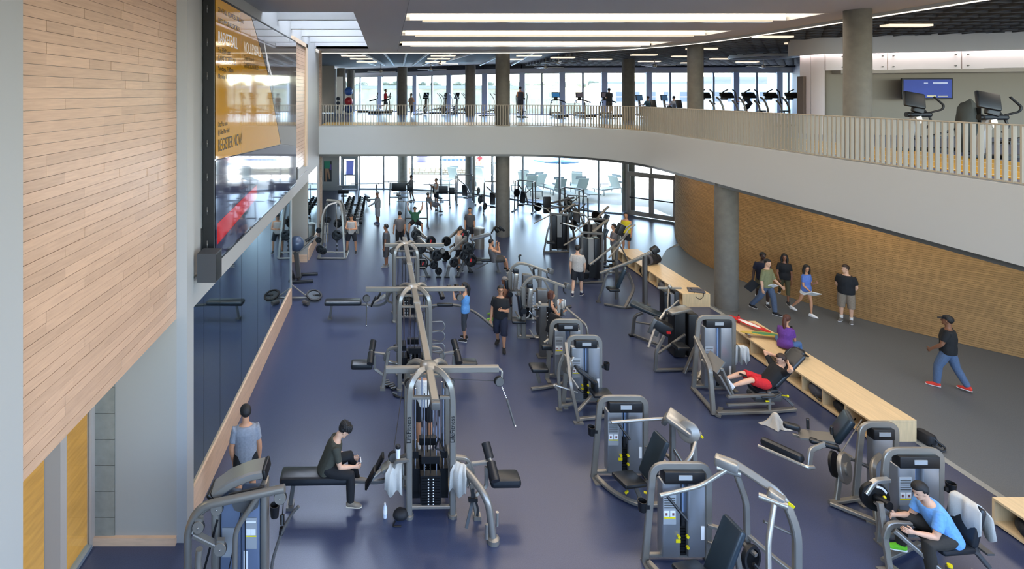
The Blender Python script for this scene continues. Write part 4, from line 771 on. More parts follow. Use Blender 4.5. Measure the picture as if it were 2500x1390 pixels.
# --- chest press pair in the middle of the floor (user faces -x)
def press_machine(loc, label, tall):
    t = thing('chest_press_machine', loc, 0, label, 'exercise machine')
    selector_tower(t, (-.12, .62, 0), .86, 1.44)
    dz = .12 if tall else 0
    pad(t, 'seat_pad', (-.32, -.1, .47), (.46, .36, .08), (0, 8, 18), blackp if False else vinyl)
    pad(t, 'backrest', (.14, -.02, (.70 if tall else .80)), (.10, .36, .82 if tall else .74), (0, 24, 8), tealv, .045)
    part(t, 'seat_post', silver, RT([(-.25, -.08, .43), (-.1, -.05, .1)], .07, .06, 0), RT([(.22, 0, .45), (-.15, -.02, .32)], .06, .05, 0), RT([(.32, 0, .72), (.42, .02, .1)], .07, .06, .05))
    part(t, 'base_frame', silver, RT([(-.62, .55, .05), (-.5, .2, .05), (-.2, -.12, .05), (.3, -.1, .05), (.75, -.05, .05)], .08, .06, .2), RT([(.75, -.45, .05), (.75, .4, .05)], .08, .06, 0), RT([(.3, .62, .55), (.55, .5, .55), (.7, .15, .5)], .06, .05, .15), RT([(.3, .62, .3), (.5, .5, .3), (.6, .1, .25)], .06, .05, .15))
    part(t, 'adjuster', yellow_m, CY_((-.12, -.2, .33), (-.03, -.24, .33), .02), CY_((-.4, -.22, .36), (-.45, -.26, .36), .02))
    if not tall:
        part(t, 'upright', silver, RT([(.62, .28, .05), (.62, .28, 1.2)], .09, .07, 0), RT([(.86, .0, .05), (.84, .02, 1.15)], .09, .07, 0), RT([(.63, .26, .75), (.85, .02, .35)], .05, .05, 0))
        hd = part(t, 'pivot_head', silver_l, B((.66, .12, 1.30), (.44, .34, .10), (8, 24, -38), .04), B((.78, .02, 1.20), (.30, .10, .22), (0, 24, -40), .03))
        part(t, 'range_disc', silver, LA([(.16, -.03), (.17, -.02), (.17, .02), (.15, .03)], (.72, -.04, 1.24), (-.5, -.7, .35), 20)); part(t, 'range_disc_hub', gunmetal, LA([(.05, .02), (.05, .05)], (.72, -.04, 1.24), (-.5, -.7, .35), 14))
        part(hd, 'cover_plate', gunmetal, B((.5, .28, 1.26), (.09, .26, .13), (0, 24, -38), .03))
        ends = ((.55, .3, 1.28), (-.35, .42, 1.12)), ((.85, -.12, 1.18), (.15, -.5, .74))
        part(t, 'press_arm', silver_l, T([(.58, .28, 1.27), (.35, .38, 1.20), (-.42, .38, 1.14)], .028, .12, seg=10)); part(t, 'press_arm', silver_l, T([(.86, -.06, 1.2), (.62, -.3, 1.0), (.14, -.36, .56)], .028, .1, seg=10))
        part(t, 'hand_grip', blackp, CY_((-.30, .39, 1.13), (-.16, .22, .93), .02, 10)); part(t, 'hand_grip', blackp, CY_((.2, -.36, .6), (.02, -.3, .72), .02, 10))
        part(t, 'sticker', yellow_m, B((.90, -.1, 1.2), (.07, .012, .04), (0, 24, -40)))
    else:
        part(t, 'upright', silver, RT([(1.12, -.05, .05), (1.12, -.05, 1.02), (1.0, .05, 1.42), (.55, .42, 1.62), (.4, .5, 1.6)], .11, .08, .18), RT([(.72, .35, .05), (.70, .36, 1.1), (.56, .42, 1.56)], .08, .06, .1), RT([(.72, .35, .62), (.95, .1, .48), (1.12, -.05, .4)], .07, .05, .05))
        hd = part(t, 'pivot_head', silver_l, B((.48, .46, 1.58), (.30, .16, .14), (0, 0, -40), .03), B((.88, .02, 1.42), (.20, .14, .13), (0, 20, -40), .03), CY_((.36, .5, 1.5), (.62, .36, 1.5), .05, 12), CY_((.7, .1, 1.38), (.96, -.1, 1.38), .045, 12))
        part(t, 'press_arm', silver_l, T([(.46, .42, 1.52), (.1, .45, 1.26), (-.52, .42, 1.14)], .03, .12, seg=10)); part(t, 'press_arm', silver_l, T([(.8, -.06, 1.38), (.62, -.2, 1.0), (.52, -.35, .55)], .035, .1, seg=10))
        part(t, 'hand_grip', blackp, CY_((-.42, .42, 1.14), (-.22, .24, .92), .022, 10)); part(t, 'hand_grip', blackp, CY_((.53, -.34, .6), (.35, -.3, .78), .022, 10))
        part(t, 'pulley_wheel', blackp, LA([(.17, -.03), (.18, 0), (.17, .03), (.13, .03), (.13, -.03)], (.66, .2, .42), (.4, -1, .1), 20)); part(t, 'link_bar', gunmetal, CY_((.7, .0, 1.1), (1.05, -.02, .95), .02, 8))
        part(t, 'sticker', yellow_m, B((1.04, -.05, 1.36), (.08, .012, .04), (0, 25, -40)))
    return t
press_machine((4.42, 9.12, 0), 'silver chest press machine with dark pad, the farther of two in mid floor', False)
press_machine((4.50, 7.35, 0), 'silver incline press machine with tall dark pad, nearest to the front', True)
# --- arm curl and its neighbour
def curl_machine(loc, label, h=1.5):
    t = thing('arm_curl_machine', loc, 0, label, 'exercise machine')
    selector_tower(t, (0, .25, 0), .74, h, cup=1)
    part(t, 'base_frame', silver, RT([(-.42, .2, h - .1), (-.5, -.35, .75), (-.38, -.48, .05)], .07, .05, .15), RT([(-.36, -.42, .05), (.32, -.30, .05), (.36, .1, .05)], .07, .06, .12), RT([(-.36, -.38, .2), (0, -.2, .42)], .06, .05, 0), RT([(.3, -.1, .05), (.33, -.06, .42)], .05, .05, 0), RT([(-.62, .0, .05), (-.62, .12, .9), (-.4, .15, 1.3)], .07, .05, .2), RT([(-.62, .0, .08), (-.3, .1, .08)], .06, .05, 0), B((-.38, -.48, .012), (.2, .1, .024)), B((-.64, 0, .012), (.12, .12, .024)))
    pad(t, 'seat_pad', (.2, -.22, .5), (.42, .34, .07)); pad(t, 'arm_pad', (-.12, -.15, .86), (.5, .26, .07), (0, 38, 0)); pad(t, 'chest_pad', (.1, -.12, .62), (.1, .25, .24))
    part(t, 'curl_lever', silver_l, T([(-.3, .05, 1.15), (-.5, -.05, .9), (-.3, -.25, .62)], .025, .1), T([(-.75, -.1, .6), (-.3, -.2, .5)], .02, 0), CY_((-.78, -.12, .62), (-.7, -.1, .5), .028, 10)); part(t, 'hand_grip', blackp, CY_((-.3, -.25, .62), (-.22, -.3, .56), .026, 10))
    part(t, 'pin_knob', yellow_m, BALL((-.42, -.02, .78), .03, seg=8, rings=6), BALL((.12, -.3, .36), .03, seg=8, rings=6)); part(t, 'cam_housing', silver, LA([(.2, -.05), (.22, 0), (.2, .05)], (-.45, .1, .98), (1, .2, 0), 20))
    return t
curl_machine((4.45, 11.8, 0), 'silver arm curl machine with sloping black arm pad and cup holder')
t = thing('triceps_machine', (4.15, 12.85, 0), 0, 'silver seated machine with black pad partly hidden behind the arm curl machine', 'exercise machine')
selector_tower(t, (.25, .25, 0), .74, 1.42, cup=0); pad(t, 'seat_pad', (-.55, -.2, .5), (.4, .36, .1)); pad(t, 'roller_pad', (-.28, .05, .86), (.26, .12, .12)); pad(t, 'backrest', (.1, .75, 1.12), (.1, .36, .5), (0, 22, 30))
part(t, 'base_frame', silver, RT([(-.75, -.3, .05), (-.3, -.2, .05), (.2, 0, .05)], .07, .06, .1), RT([(-.6, -.2, .44), (-.5, -.1, .1)], .08, .06, 0), RT([(-.3, .2, .9), (.25, .5, 1.1), (.7, .5, 1.2)], .05, .05, .1), RT([(.45, .85, 1.5), (.85, .5, 1.2), (.95, .4, .1)], .06, .05, .1))
part(t, 'hand_grip', blackp, CY_((.1, 1.1, 1.62), (.1, 1.08, 1.42), .03, 10), CY_((.38, .95, 1.42), (.36, .9, 1.26), .035, 10))
# --- twin pulldown machines with arching arms
def pulldown(loc, label, rz=0):
    t = thing('lat_pulldown_machine', loc, rz, label, 'exercise machine')
    part(t, 'arch_arm', silver, RT([(-.25, 0, 1.35), (-.1, 0, 1.62), (.1, 0, 1.76), (.35, 0, 1.72), (.98, -.06, 1.52)], .09, .07, .25, n=6), RT([(.4, 0, 1.68), (.72, -.04, 1.1)], .05, .05, 0))
    part(t, 'upright', silver, RT([(-.18, 0, 0), (-.18, 0, 1.45)], .14, .12, 0), RT([(.72, 0, 0), (.72, -.04, 1.58)], .11, .09, 0), RT([(-.18, 0, .9), (.72, 0, .9)], .06, .06, 0), RT([(-.3, 0, .04), (.8, 0, .04)], .1, .06, 0), B((-.18, 0, .012), (.34, .16, .024)), B((.72, 0, .012), (.24, .2, .024)))
    part(t, 'end_block', gunmetal, B((1.03, -.06, 1.55), (.15, .16, .15), (0, 14, 20), .02)); part(t, 'hook', blackp, T([(.93, -.06, 1.5), (.93, -.06, 1.38), (1.0, -.06, 1.32)], .018, .05), T([(.12, 0, 1.82), (.1, 0, 1.98), (.16, .05, 1.98)], .03, .05))
    part(t, 'cam_arm', silver_l, B((-.02, -.16, 1.22), (.14, .09, .52), (0, 6, 0), .04), CY_((-.02, -.22, 1.0), (-.02, -.1, 1.0), .06, 12)); part(t, 'pivot', chrome, BALL((.22, -.2, .95), .055, seg=10, rings=7), B((.3, -.2, .9), (.4, .06, .04)), T([(-.05, -.2, .85), (.1, -.25, .68), (.3, -.22, .76)], .022, .08))
    part(t, 'stack_housing', gunmetal, B((.35, .05, .75), (.3, .22, 1.3), bev=.03)); part(t, 'weight_stack', iron, B((.35, -.08, .4), (.22, .05, .6)), *[B((.35, -.11, .14 + k * .05), (.2, .02, .036)) for k in range(11)])
    part(t, 'hole_strip', paperw, *[CY_((.07, -.12, .5 + k * .09), (.07, -.125, .5 + k * .09), .016, 8) for k in range(9)])
    pad(t, 'seat_pad', (-.32, .0, .48), (.4, .34, .09)); pad(t, 'backrest', (-.28, 0, .95), (.1, .32, .62), (0, -6, 0)); part(t, 'seat_post', silver, RT([(-.32, 0, .44), (-.32, 0, .05), (-.2, 0, .05)], .08, .06, .06)); part(t, 'roller_pad', vinyl, CY_((-.2, -.28, .86), (-.2, .28, .86), .08, 12), B((.0, 0, 1.5), (.16, .14, .14), bev=.02))
    part(t, 'loop_bar', silver_l, T([(-.05, -.24, .35), (.1, -.3, .1), (.38, -.28, .2), (.42, -.2, .8), (.2, -.2, .9)], .022, .12))
    return t
pulldown((4.0, 16.55, 0), 'pulldown machine with long arching silver arm, the farther of a pair', -6)
pulldown((4.1, 15.3, 0), 'pulldown machine with long arching silver arm, the nearer of a pair', -6)
t = thing('seated_row_machine', (4.35, 14.2, 0), 0, 'silver machine with perforated black post beside the woman drinking', 'exercise machine')
part(t, 'post', gunmetal, RT([(-.2, 0, 0), (-.2, 0, 1.35)], .18, .14, 0), B((-.2, 0, .012), (.3, .26, .024)), RT([(-.2, 0, .06), (.55, .05, .06)], .08, .06, 0)); part(t, 'top_plate', silver_l, B((-.2, 0, 1.37), (.34, .16, .03)), BALL((-.28, 0, 1.43), .05, seg=8, rings=6)); part(t, 'hole_strip', paperw, *[CY_((-.1, -.075, .4 + k * .1), (-.1, -.08, .4 + k * .1), .016, 8) for k in range(9)])
part(t, 'hand_bar', silver_l, T([(.2, .2, 1.2), (.32, 0, .95), (.25, -.1, .6), (.5, -.1, .45)], .022, .1)); part(t, 'foot_rest', iron, B((.45, -.1, .35), (.3, .2, .18), (0, 20, 0), .03))
# --- leg press with the tilted foot plate
t = thing('leg_press_machine', (7.85, 12.0, 0), 0, 'large silver leg press machine holding the man in red shorts', 'exercise machine')
selector_tower(t, (-.08, .6, 0), .86, 1.72, cup=0)
part(t, 'side_frame', silver, RT([(-.72, -.42, .05), (-.66, .1, .05), (-.62, .6, .05)], .09, .07, 0), RT([(-.74, -.4, .02), (-.70, -.2, .95), (-.55, .6, 1.25)], .10, .07, .12), RT([(-.45, -.42, .42), (.6, -.35, .42)], .07, .06, 0), RT([(-.45, -.42, .24), (.6, -.35, .24)], .06, .05, 0), RT([(-.7, -.44, .08), (.55, -.38, .08), (.8, -.3, .05), (1.15, -.25, .05)], .10, .07, .2), RT([(-.7, -.5, .04), (-.45, -.2, .04)], .1, .05, 0), RT([(.5, .2, .2), (1.1, .1, .2)], .08, .06, 0), RT([(.5, -.36, .05), (.5, -.36, .5)], .07, .06, 0))
part(t, 'foot_plate', silver, B((-.42, -.1, .72), (.05, .62, .64), (0, -22, 0), .02)); part(t, 'foot_plate_rim', silver_l, RT([(-.62, -.42, .88), (-.36, -.42, .42)], .05, .04, 0), RT([(-.62, .22, .9), (-.36, .22, .42)], .05, .04, 0), RT([(-.56, -.42, 1.0), (-.56, .22, 1.0)], .05, .04, 0)); part(t, 'tray', silver_l, B((-.56, -.12, 1.02), (.30, .52, .03), (0, -55, 0)))
pad(t, 'seat_pad', (.52, -.14, .45), (.46, .4, .1), (0, -8, 0)); pad(t, 'backrest', (1.0, -.14, .9), (.11, .4, .95), (0, 43, 0), vinyl, .05); pad(t, 'head_pad', (1.28, -.14, 1.2), (.1, .26, .24), (0, 43, 0))
part(t, 'seat_carriage', gunmetal, B((.55, -.14, .3), (.6, .3, .16), bev=.04), RT([(.2, -.1, .34), (.9, -.2, .28)], .06, .06, 0), RT([(.8, -.1, .4), (1.05, -.12, .2), (1.15, -.2, .1)], .07, .06, .05)); part(t, 'handle', blackp, T([(.3, -.42, .4), (.55, -.45, .42), (.75, -.42, .5)], .02, .05)); part(t, 'lock_knob', yellow_m, BALL((.95, -.30, .36), .03, seg=8, rings=6), CY_((.95, -.3, .36), (.8, -.16, .32), .014, 6), B((.42, -.42, .32), (.08, .02, .03)))
# --- leg curl and leg extension on the near right
t = thing('leg_curl_machine', (8.08, 9.1, 0), 0, 'grey leg curl machine with long black roller, behind the man in blue', 'exercise machine')
selector_tower(t, (.42, .12, 0), .62, 1.28, blank=True)
pad(t, 'roller_pad', (-1.0, .45, .62), (.15, .66, .15), (0, 0, 36), vinyl, .07); part(t, 'roller_arm', silver_l, T([(-1.28, .66, .55), (-.82, .1, .55), (-.7, .1, .55)], .03, .04), RT([(-.78, .12, .5), (-.68, .2, .78), (-.35, .3, .82)], .08, .05, .06))
part(t, 'thigh_platform', silver, B((-.55, .6, .86), (.5, .3, .04), (0, -10, -30)), RT([(-.85, .75, .8), (-.45, .35, .84), (-.2, .25, .7)], .06, .05, .08)); pad(t, 'thigh_pad', (-.55, .42, .84), (.42, .12, .08), (0, 0, -32)); pad(t, 'elbow_pad', (-.82, .82, .9), (.26, .12, .1), (0, 0, -32))
part(t, 'hand_grip', blackp, CY_((-.55, .78, .88), (-.54, .8, 1.04), .024, 10), CY_((-.3, .55, .86), (-.29, .57, 1.04), .024, 10)); part(t, 'grip_cap', chrome, CY_((-.54, .8, 1.04), (-.54, .8, 1.06), .026, 10), CY_((-.29, .57, 1.04), (-.29, .57, 1.06), .026, 10))
part(t, 'cam_disc', silver, LA([(.23, -.03), (.24, 0), (.23, .03)], (-.28, -.02, .62), (.55, -.8, .2), 24), LA([(.1, .02), (.1, .06)], (-.28, -.02, .62), (.55, -.8, .2), 14)); part(t, 'cam_rim', iron, LA([(.2, -.06), (.2, -.02)], (-.34, .06, .62), (.55, -.8, .2), 20))
pad(t, 'backrest', (.12, .5, 1.0), (.12, .44, .52), (0, 26, -30), tealv, .05); part(t, 'linkage', gunmetal, T([(-.1, .1, .7), (.1, .2, .6), (.35, .1, .5)], .03, .05), T([(-.3, .05, .8), (.3, .3, 1.25)], .012, 0))
part(t, 'base_frame', silver, RT([(-.55, -.05, .05), (-.15, -.42, .05), (.1, -.6, .05)], .08, .06, .1), RT([(-.55, -.05, .05), (.3, .1, .05)], .08, .06, 0), RT([(-.12, -.45, .03), (-.02, -.25, .85), (.3, -.05, .86)], .08, .06, .14), RT([(-.4, .0, .05), (-.3, .05, .45)], .08, .06, 0), B((-.1, -.45, .012), (.3, .12, .024), (0, 0, -38)))
for ch in t.children:
    if ch.name.split('.')[0] in ('thigh_platform', 'thigh_pad', 'elbow_pad', 'hand_grip', 'grip_cap'): ch.location = (.2, -.1, -.03)
t = thing('leg_extension_machine', (7.8, 7.85, 0), 0, 'silver leg extension machine carrying the man in light blue t-shirt', 'exercise machine')
selector_tower(t, (.42, .48, 0), .88, 1.42, cup=1)
part(t, 'cam_disc', iron, LA([(.2, -.03), (.21, 0), (.2, .03)], (-.36, .28, .86), (-.1, -1, .1), 26), CY_((-.36, .25, .86), (-.34, .05, .88), .06, 12)); dl = part(t, 'dial_scale', paperw, *[B((-.36 + .165 * math.cos(R(a)), .245, .86 + .165 * math.sin(R(a))), (.04, .008, .03), (0, -a + 90, 0)) for a in range(-50, 90, 12)]); part(t, 'pin_knob', yellow_m, BALL((-.28, .2, .9), .024, seg=8, rings=6))
part(t, 'lever_arm', silver_l, T([(-.40, .22, .82), (-.2, .1, .62), (-.1, .02, .55)], .035, .05), RT([(-.5, .28, .9), (-.35, .3, 1.08), (-.08, .35, 1.06)], .08, .06, .12)); 
part(t, 'side_frame', silver, RT([(-.44, -.05, .04), (-.44, .1, .9)], .08, .06, 0), RT([(-.46, .0, .46), (-.42, -.02, .68), (-.1, -.02, .66)], .09, .06, .1), RT([(-.38, -.06, .62), (.02, -.42, .28)], .08, .06, .1), RT([(-.4, .02, .05), (-.3, -.4, .05), (.0, -.62, .05), (.25, -.62, .05), (.8, -.5, .05)], .08, .06, .25), RT([(-.44, .05, .08), (.4, .35, .08)], .07, .05, 0), B((-.46, -.05, .012), (.26, .12, .024)), RT([(.1, -.5, .05), (.75, -.1, .05)], .07, .05, 0))
part(t, 'leg_post', gunmetal, RT([(.03, -.44, .1), (.03, -.44, .42)], .09, .07, 0)); part(t, 'post_knob', yellow_m, CY_((.03, -.44, .42), (.03, -.44, .45), .032, 12)); part(t, 'ankle_roller', vinyl, CY_((-.12, -.5, .16), (.3, -.28, .16), .07, 12)); part(t, 'hand_grip', blackp, CY_((-.3, .0, .62), (-.05, -.12, .6), .026, 10))
pad(t, 'seat_pad', (.3, -.1, .5), (.52, .44, .09), (0, 0, 5)); pad(t, 'backrest', (.62, -.08, .8), (.1, .42, .56), (0, 16, 5), vinyl, .05); part(t, 'seat_frame', gunmetal, RT([(.1, -.1, .44), (.75, -.1, .36), (.95, -.1, .12)], .07, .06, .06), RT([(.68, -.1, .6), (.8, -.1, .3)], .06, .05, 0), B((.82, -.1, .42), (.1, .3, .03))); part(t, 'back_adjuster', yellow_m, CY_((.65, -.4, .22), (.76, -.44, .2), .022, 10))
# --- front left pulley machine (partly below the frame)
t = thing('pulley_machine', (-1.95, 7.25, 0), 0, 'silver pulley machine with curved arms and blue shroud beside the mirror wall', 'exercise machine')
part(t, 'top_cowl', silver_l, *[RT([(-.42, .12, 1.52), (-.2, .14, 1.67), (.05, .16, 1.76), (.24, .17, 1.79)], .30, .12, 0)])
part(t, 'cowl_cap', blackp, B((-.44, .12, 1.50), (.06, .32, .15), (0, -40, 0), .02), B((.27, .17, 1.79), (.05, .32, .14), (0, -10, 0), .02))
part(t, 'shroud', mat('shroud_blue', (112, 124, 146), .35, .3), B((-.2, .12, .8), (.3, .12, 1.42), bev=.03), B((.08, .1, .84), (.26, .14, 1.5), bev=.03)); part(t, 'upright', silver, B((.26, .12, .86), (.09, .2, 1.62), bev=.03), B((-.40, .1, .74), (.10, .2, 1.46), bev=.03))
part(t, 'frame_tube', silver, T([(-.72, -.12, .02), (-.72, -.12, 1.18), (-.56, -.12, 1.48), (.58, -.12, 1.72)], .052, .22, seg=12, n=8), T([(.23, -.1, 1.62), (-.08, -.12, 1.16), (-.1, -.12, .1)], .036, .12, seg=10), T([(-.45, .05, 1.38), (-.62, .0, 1.3), (-.66, -.1, 1.1)], .05, .1, seg=10), RT([(-.8, -.1, .04), (.3, .1, .04)], .1, .07, 0))
part(t, 'bracket_plate', gunmetal, PL([(-.2, 1.58), (.26, 1.68), (.2, 1.4), (.06, 1.3), (-.12, 1.36)], (0, -.02, 0), (1, 0, 0), (0, 0, 1), .02))
for x, y, z, r in ((.52, -.12, 1.60, .085), (-.34, -.08, 1.42, .085), (-.56, -.16, 1.24, .08), (-.25, -.22, 1.0, .085)):
    pw = part(t, 'pulley_wheel', blackp, LA([(r, -.02), (r * .86, 0), (r, .02)], (x, y, z), (0, -1, .15), 18)); part(pw, 'pulley_cover', silver, LA([(r * .96, .022), (r * .9, .034)], (x, y, z), (0, -1, .15), 18), B((x, y + .02, z + r * .8), (.10, .06, .08))); part(pw, 'bolt', chrome, BALL((x, y - .04, z), .012, seg=6, rings=5))
part(t, 'link_arm', silver, RT([(-.62, -.16, 1.14), (-.25, -.2, 1.0)], .10, .06, 0), T([(-.5, -.3, 1.06), (-.52, -.3, .9), (-.46, -.3, .2)], .045, .05, seg=10))
part(t, 'cable', blackp, CY_((-.28, -.1, 1.36), (-.30, -.1, .3), .007, 6), CY_((-.02, 0, 1.4), (-.22, -.1, .4), .007, 6), CY_((.02, 0, 1.35), (.02, 0, .3), .007, 6), CY_((.56, -.12, 1.52), (.55, -.12, 1.36), .008, 6)); part(t, 'belt', blackp, RT([(-.36, .0, 1.2), (-.62, -.05, .2)], .03, .008, 0))
pc_ = part(t, 'placard', paper, B((.09, .02, 1.0), (.16, .006, .42)), B((-.22, .05, .85), (.18, .006, .4))); part(pc_, 'diagram', paperw, B((.06, .015, 1.02), (.06, .006, .08)), B((.125, .015, 1.02), (.06, .006, .08))); part(pc_, 'stripe', yellow_m, B((.09, .014, .965), (.15, .006, .014))); part(pc_, 'heading', paperw, B((.09, .014, 1.16), (.14, .006, .02))); part(t, 'label', paperw, B((.02, .02, .62), (.06, .006, .28)))
part(t, 'cup_holder', blackp, LA([(.055, 0), (.068, .16), (.06, .16), (.048, .02)], (.40, .1, 1.17), seg=18))
part(t, 'pull_bar', gunmetal, T([(.78, -.2, 1.54), (.70, -.2, 1.46), (.55, -.22, 1.2), (.42, -.25, .8), (.46, -.28, .5)], .02, .15, seg=10)); part(t, 'bar_clip', blackp, CY_((.55, -.14, 1.38), (.56, -.18, 1.28), .03, 10), CY_((.56, -.2, 1.26), (.55, -.21, 1.18), .032, 10))
# --- four way cable towers joined by one beam
t = thing('cable_jungle_gym', (.65, 12.92, 0), 1.05, 'long silver multi station cable gym of three arched towers joined by one beam', 'exercise machine')
HZ = 2.27
for yy in (-3.77, 0, 3.77):
    w_ = .36
    for sx in (-1, 1):
        for sy in (-1, 1): part(t, 'leg', silver, RT([(sx * w_, yy + sy * .34, .03), (sx * w_, yy + sy * .34, 1.95), (sx * .33, yy + sy * .31, 2.2), (sx * .17, yy + sy * .17, 2.33), (sx * .05, yy + sy * .06, 2.31)], .10, .085, .14, n=6), LA([(.075, 0), (.075, .05), (.06, .06)], (sx * w_, yy + sy * .34, 0), seg=12))
    part(t, 'crossbar', silver, *[RT([(-w_, yy + sy * .34, z), (w_, yy + sy * .34, z)], .06, .05, 0) for sy in (-1, 1) for z in (.17, 1.98)], *[RT([(sx * w_, yy - .34, z), (sx * w_, yy + .34, z)], .05, .05, 0) for sx in (-1, 1) for z in (.17, .75, 1.98)])
    part(t, 'hub_cap', silver, LA([(.02, .07), (.12, .055), (.16, .02), (.14, -.02)], (0, yy, HZ + .05), seg=18))
    for q, (sx, sy) in enumerate(((0, -.26), (0, .26), (-.24, 0), (.24, 0))):
        part(t, 'weight_stack', iron, B((sx, yy + sy, .42), (.34, .14, .5) if sy else (.14, .3, .5)), B((sx, yy + sy * .9, .9), (.3, .1, .12) if sy else (.1, .3, .12)), *[B((sx, yy + sy - .075, .2 + k * .046), (.3, .012, .034)) for k in range(10) if sy])
        part(t, 'stack_numbers', paperw, *[B((sx + o_, yy + sy - .083, .21 + k * .046), (.02, .004, .018)) for k in range(10) for o_ in (-.04, .04) if sy])
        part(t, 'guide_rod', chrome, *[CY_((sx + (o_ if sy else 0), yy + sy + (0 if sy else o_), .2), (sx + (o_ if sy else 0), yy + sy + (0 if sy else o_), 2.0), .012, 6) for o_ in (-.1, .1)]); part(t, 'cable', blackp, CY_((sx, yy + sy, .6), (sx, yy + sy, 2.15), .008, 6))
part(t, 'beam', silver, RT([(0, -4.75, HZ), (0, -3.77, HZ + .03), (0, 3.77, HZ + .03), (0, 4.55, HZ)], .13, .09, 0)); part(t, 'beam_end', gunmetal, B((0, -4.79, HZ - .02), (.14, .1, .12), bev=.02), B((0, 4.58, HZ - .02), (.14, .08, .12), bev=.02)); part(t, 'splice_plate', silver_l, B((0, -1.0, HZ + .035), (.15, .12, .10)), B((0, 1.7, HZ + .035), (.15, .12, .10)))
for yy, x0, x1 in ((-3.77, -.74, 1.2), (0, -1.17, 1.24), (3.77, -.66, 1.2)):
    part(t, 'side_arm', silver, RT([(-.1, yy, HZ), (x0, yy, HZ)], .09, .11, 0)); part(t, 'side_arm', silver, RT([(.1, yy, HZ), (x1, yy, HZ)], .09, .11, 0))
def ppart(x, y, z, r=.085):
    p_ = part(t, 'pulley_wheel', blackp, LA([(r, -.025), (r * .85, 0), (r, .025)], (x, y, z), (.2, -1, 0), 18)); part(p_, 'pulley_cover', gunmetal, LA([(r * .9, .027), (r * .85, .036)], (x, y, z), (.2, -1, 0), 18))
for x, y, z in ((1.2, -3.82, 2.08), (-.34, -3.9, 2.1), (.34, -3.9, 2.1), (-1.15, -.08, 2.08), (-.34, -.1, 2.1), (.34, -.1, 2.1), (1.1, -.1, 2.1), (1.15, 3.7, 2.1), (-.42, 3.7, 2.1), (-.62, -3.95, .9), (-.42, .0, .85)): ppart(x, y, z)
part(t, 'arm_bracket', silver_l, RT([(1.16, -3.77, HZ + .02), (1.26, -3.8, HZ - .02), (1.24, -3.82, 2.1)], .05, .03, .04)); part(t, 'chain', chrome, *[BALL((1.24 + k * .012, -3.86, 2.0 - k * .03), .012, seg=6, rings=4) for k in range(7)])
part(t, 'hanging_bar', gunmetal, CY_((1.32, -3.88, 1.80), (1.44, -3.92, 1.38), .018, 8)); part(t, 'bar_tip', chrome, BALL((1.45, -3.92, 1.37), .024, seg=8, rings=6))
part(t, 'hanging_bar', gunmetal, CY_((-1.14, -.1, 1.98), (-1.15, -.12, 1.45), .016, 8)); part(t, 'bar_tip', chrome, BALL((-1.15, -.12, 1.44), .022, seg=8, rings=6), BALL((-1.12, -.1, 1.9), .02, seg=8, rings=6))
part(t, 'tension_cable', blackp, CY_((-.62, -3.97, .95), (-.38, -2.2, 1.1), .008, 6), CY_((-.62, -3.97, .85), (-.75, -3.9, .5), .008, 6), CY_((.3, -3.72, 2.08), (1.2, -3.78, 2.06), .006, 6))
part(t, 'stirrup_handle', blackp, T([(.12, -4.25, 2.1), (.12, -4.25, 1.75)], .012, 0), T([(.12, -4.25, 1.4), (.06, -4.2, 1.2), (.22, -4.2, 1.14), (.12, -4.25, 1.4)], .016, .02)); part(t, 'snap_chain', chrome, CY_((.12, -4.25, 1.75), (.12, -4.25, 1.4), .008, 6))
for k, z in enumerate((1.62, 1.38, 1.1, .92)): part(t, 'accessory_handle', gunmetal, T([(.40, -.36, z), (.66, -.36, z + .02), (.72, -.4, z - .1), (.62, -.42, z - .2), (.42, -.38, z - .18)], .014, .06)); part(t, 'accessory_handle', gunmetal, T([(.38, 3.4, z + .3), (.6, 3.4, z + .31), (.62, 3.36, z + .2)], .014, .06))
def row_station(yy):                            # low rowing bench with foot plates, left side
    b = yy
    bp = pad(t, 'bench_pad', (-1.95, b, .52), (1.15, .34, .14), (0, 0, 0), vinyl, .06); part(t, 'bench_rail', gunmetal, RT([(-1.4, b, .44), (-.85, b, .40), (-.62, b, .48), (-.5, b, .8), (-.36, b, .86)], .07, .06, .12), RT([(-2.3, b, .44), (-2.36, b, .04)], .07, .06, 0), B((-2.36, b, .025), (.12, .2, .05)))
    part(t, 'foot_plate', iron, B((-1.0, b - .2, .62), (.04, .18, .34), (0, 28, 0), .015), B((-.86, b + .2, .58), (.04, .18, .34), (0, 28, 0), .015)); part(t, 'foot_bracket', silver_l, RT([(-1.02, b - .1, .5), (-.78, b, .62), (-.55, b + .05, .7)], .07, .05, .05), B((-.72, b, .66), (.2, .2, .08), (0, -35, 0), .02)); part(t, 'station_frame', silver, RT([(-.36, b - .3, .98), (-.6, b - .25, .92), (-.6, b - .1, .6), (-.36, b, .45)], .06, .05, .08))
row_station(-3.85); row_station(3.7)
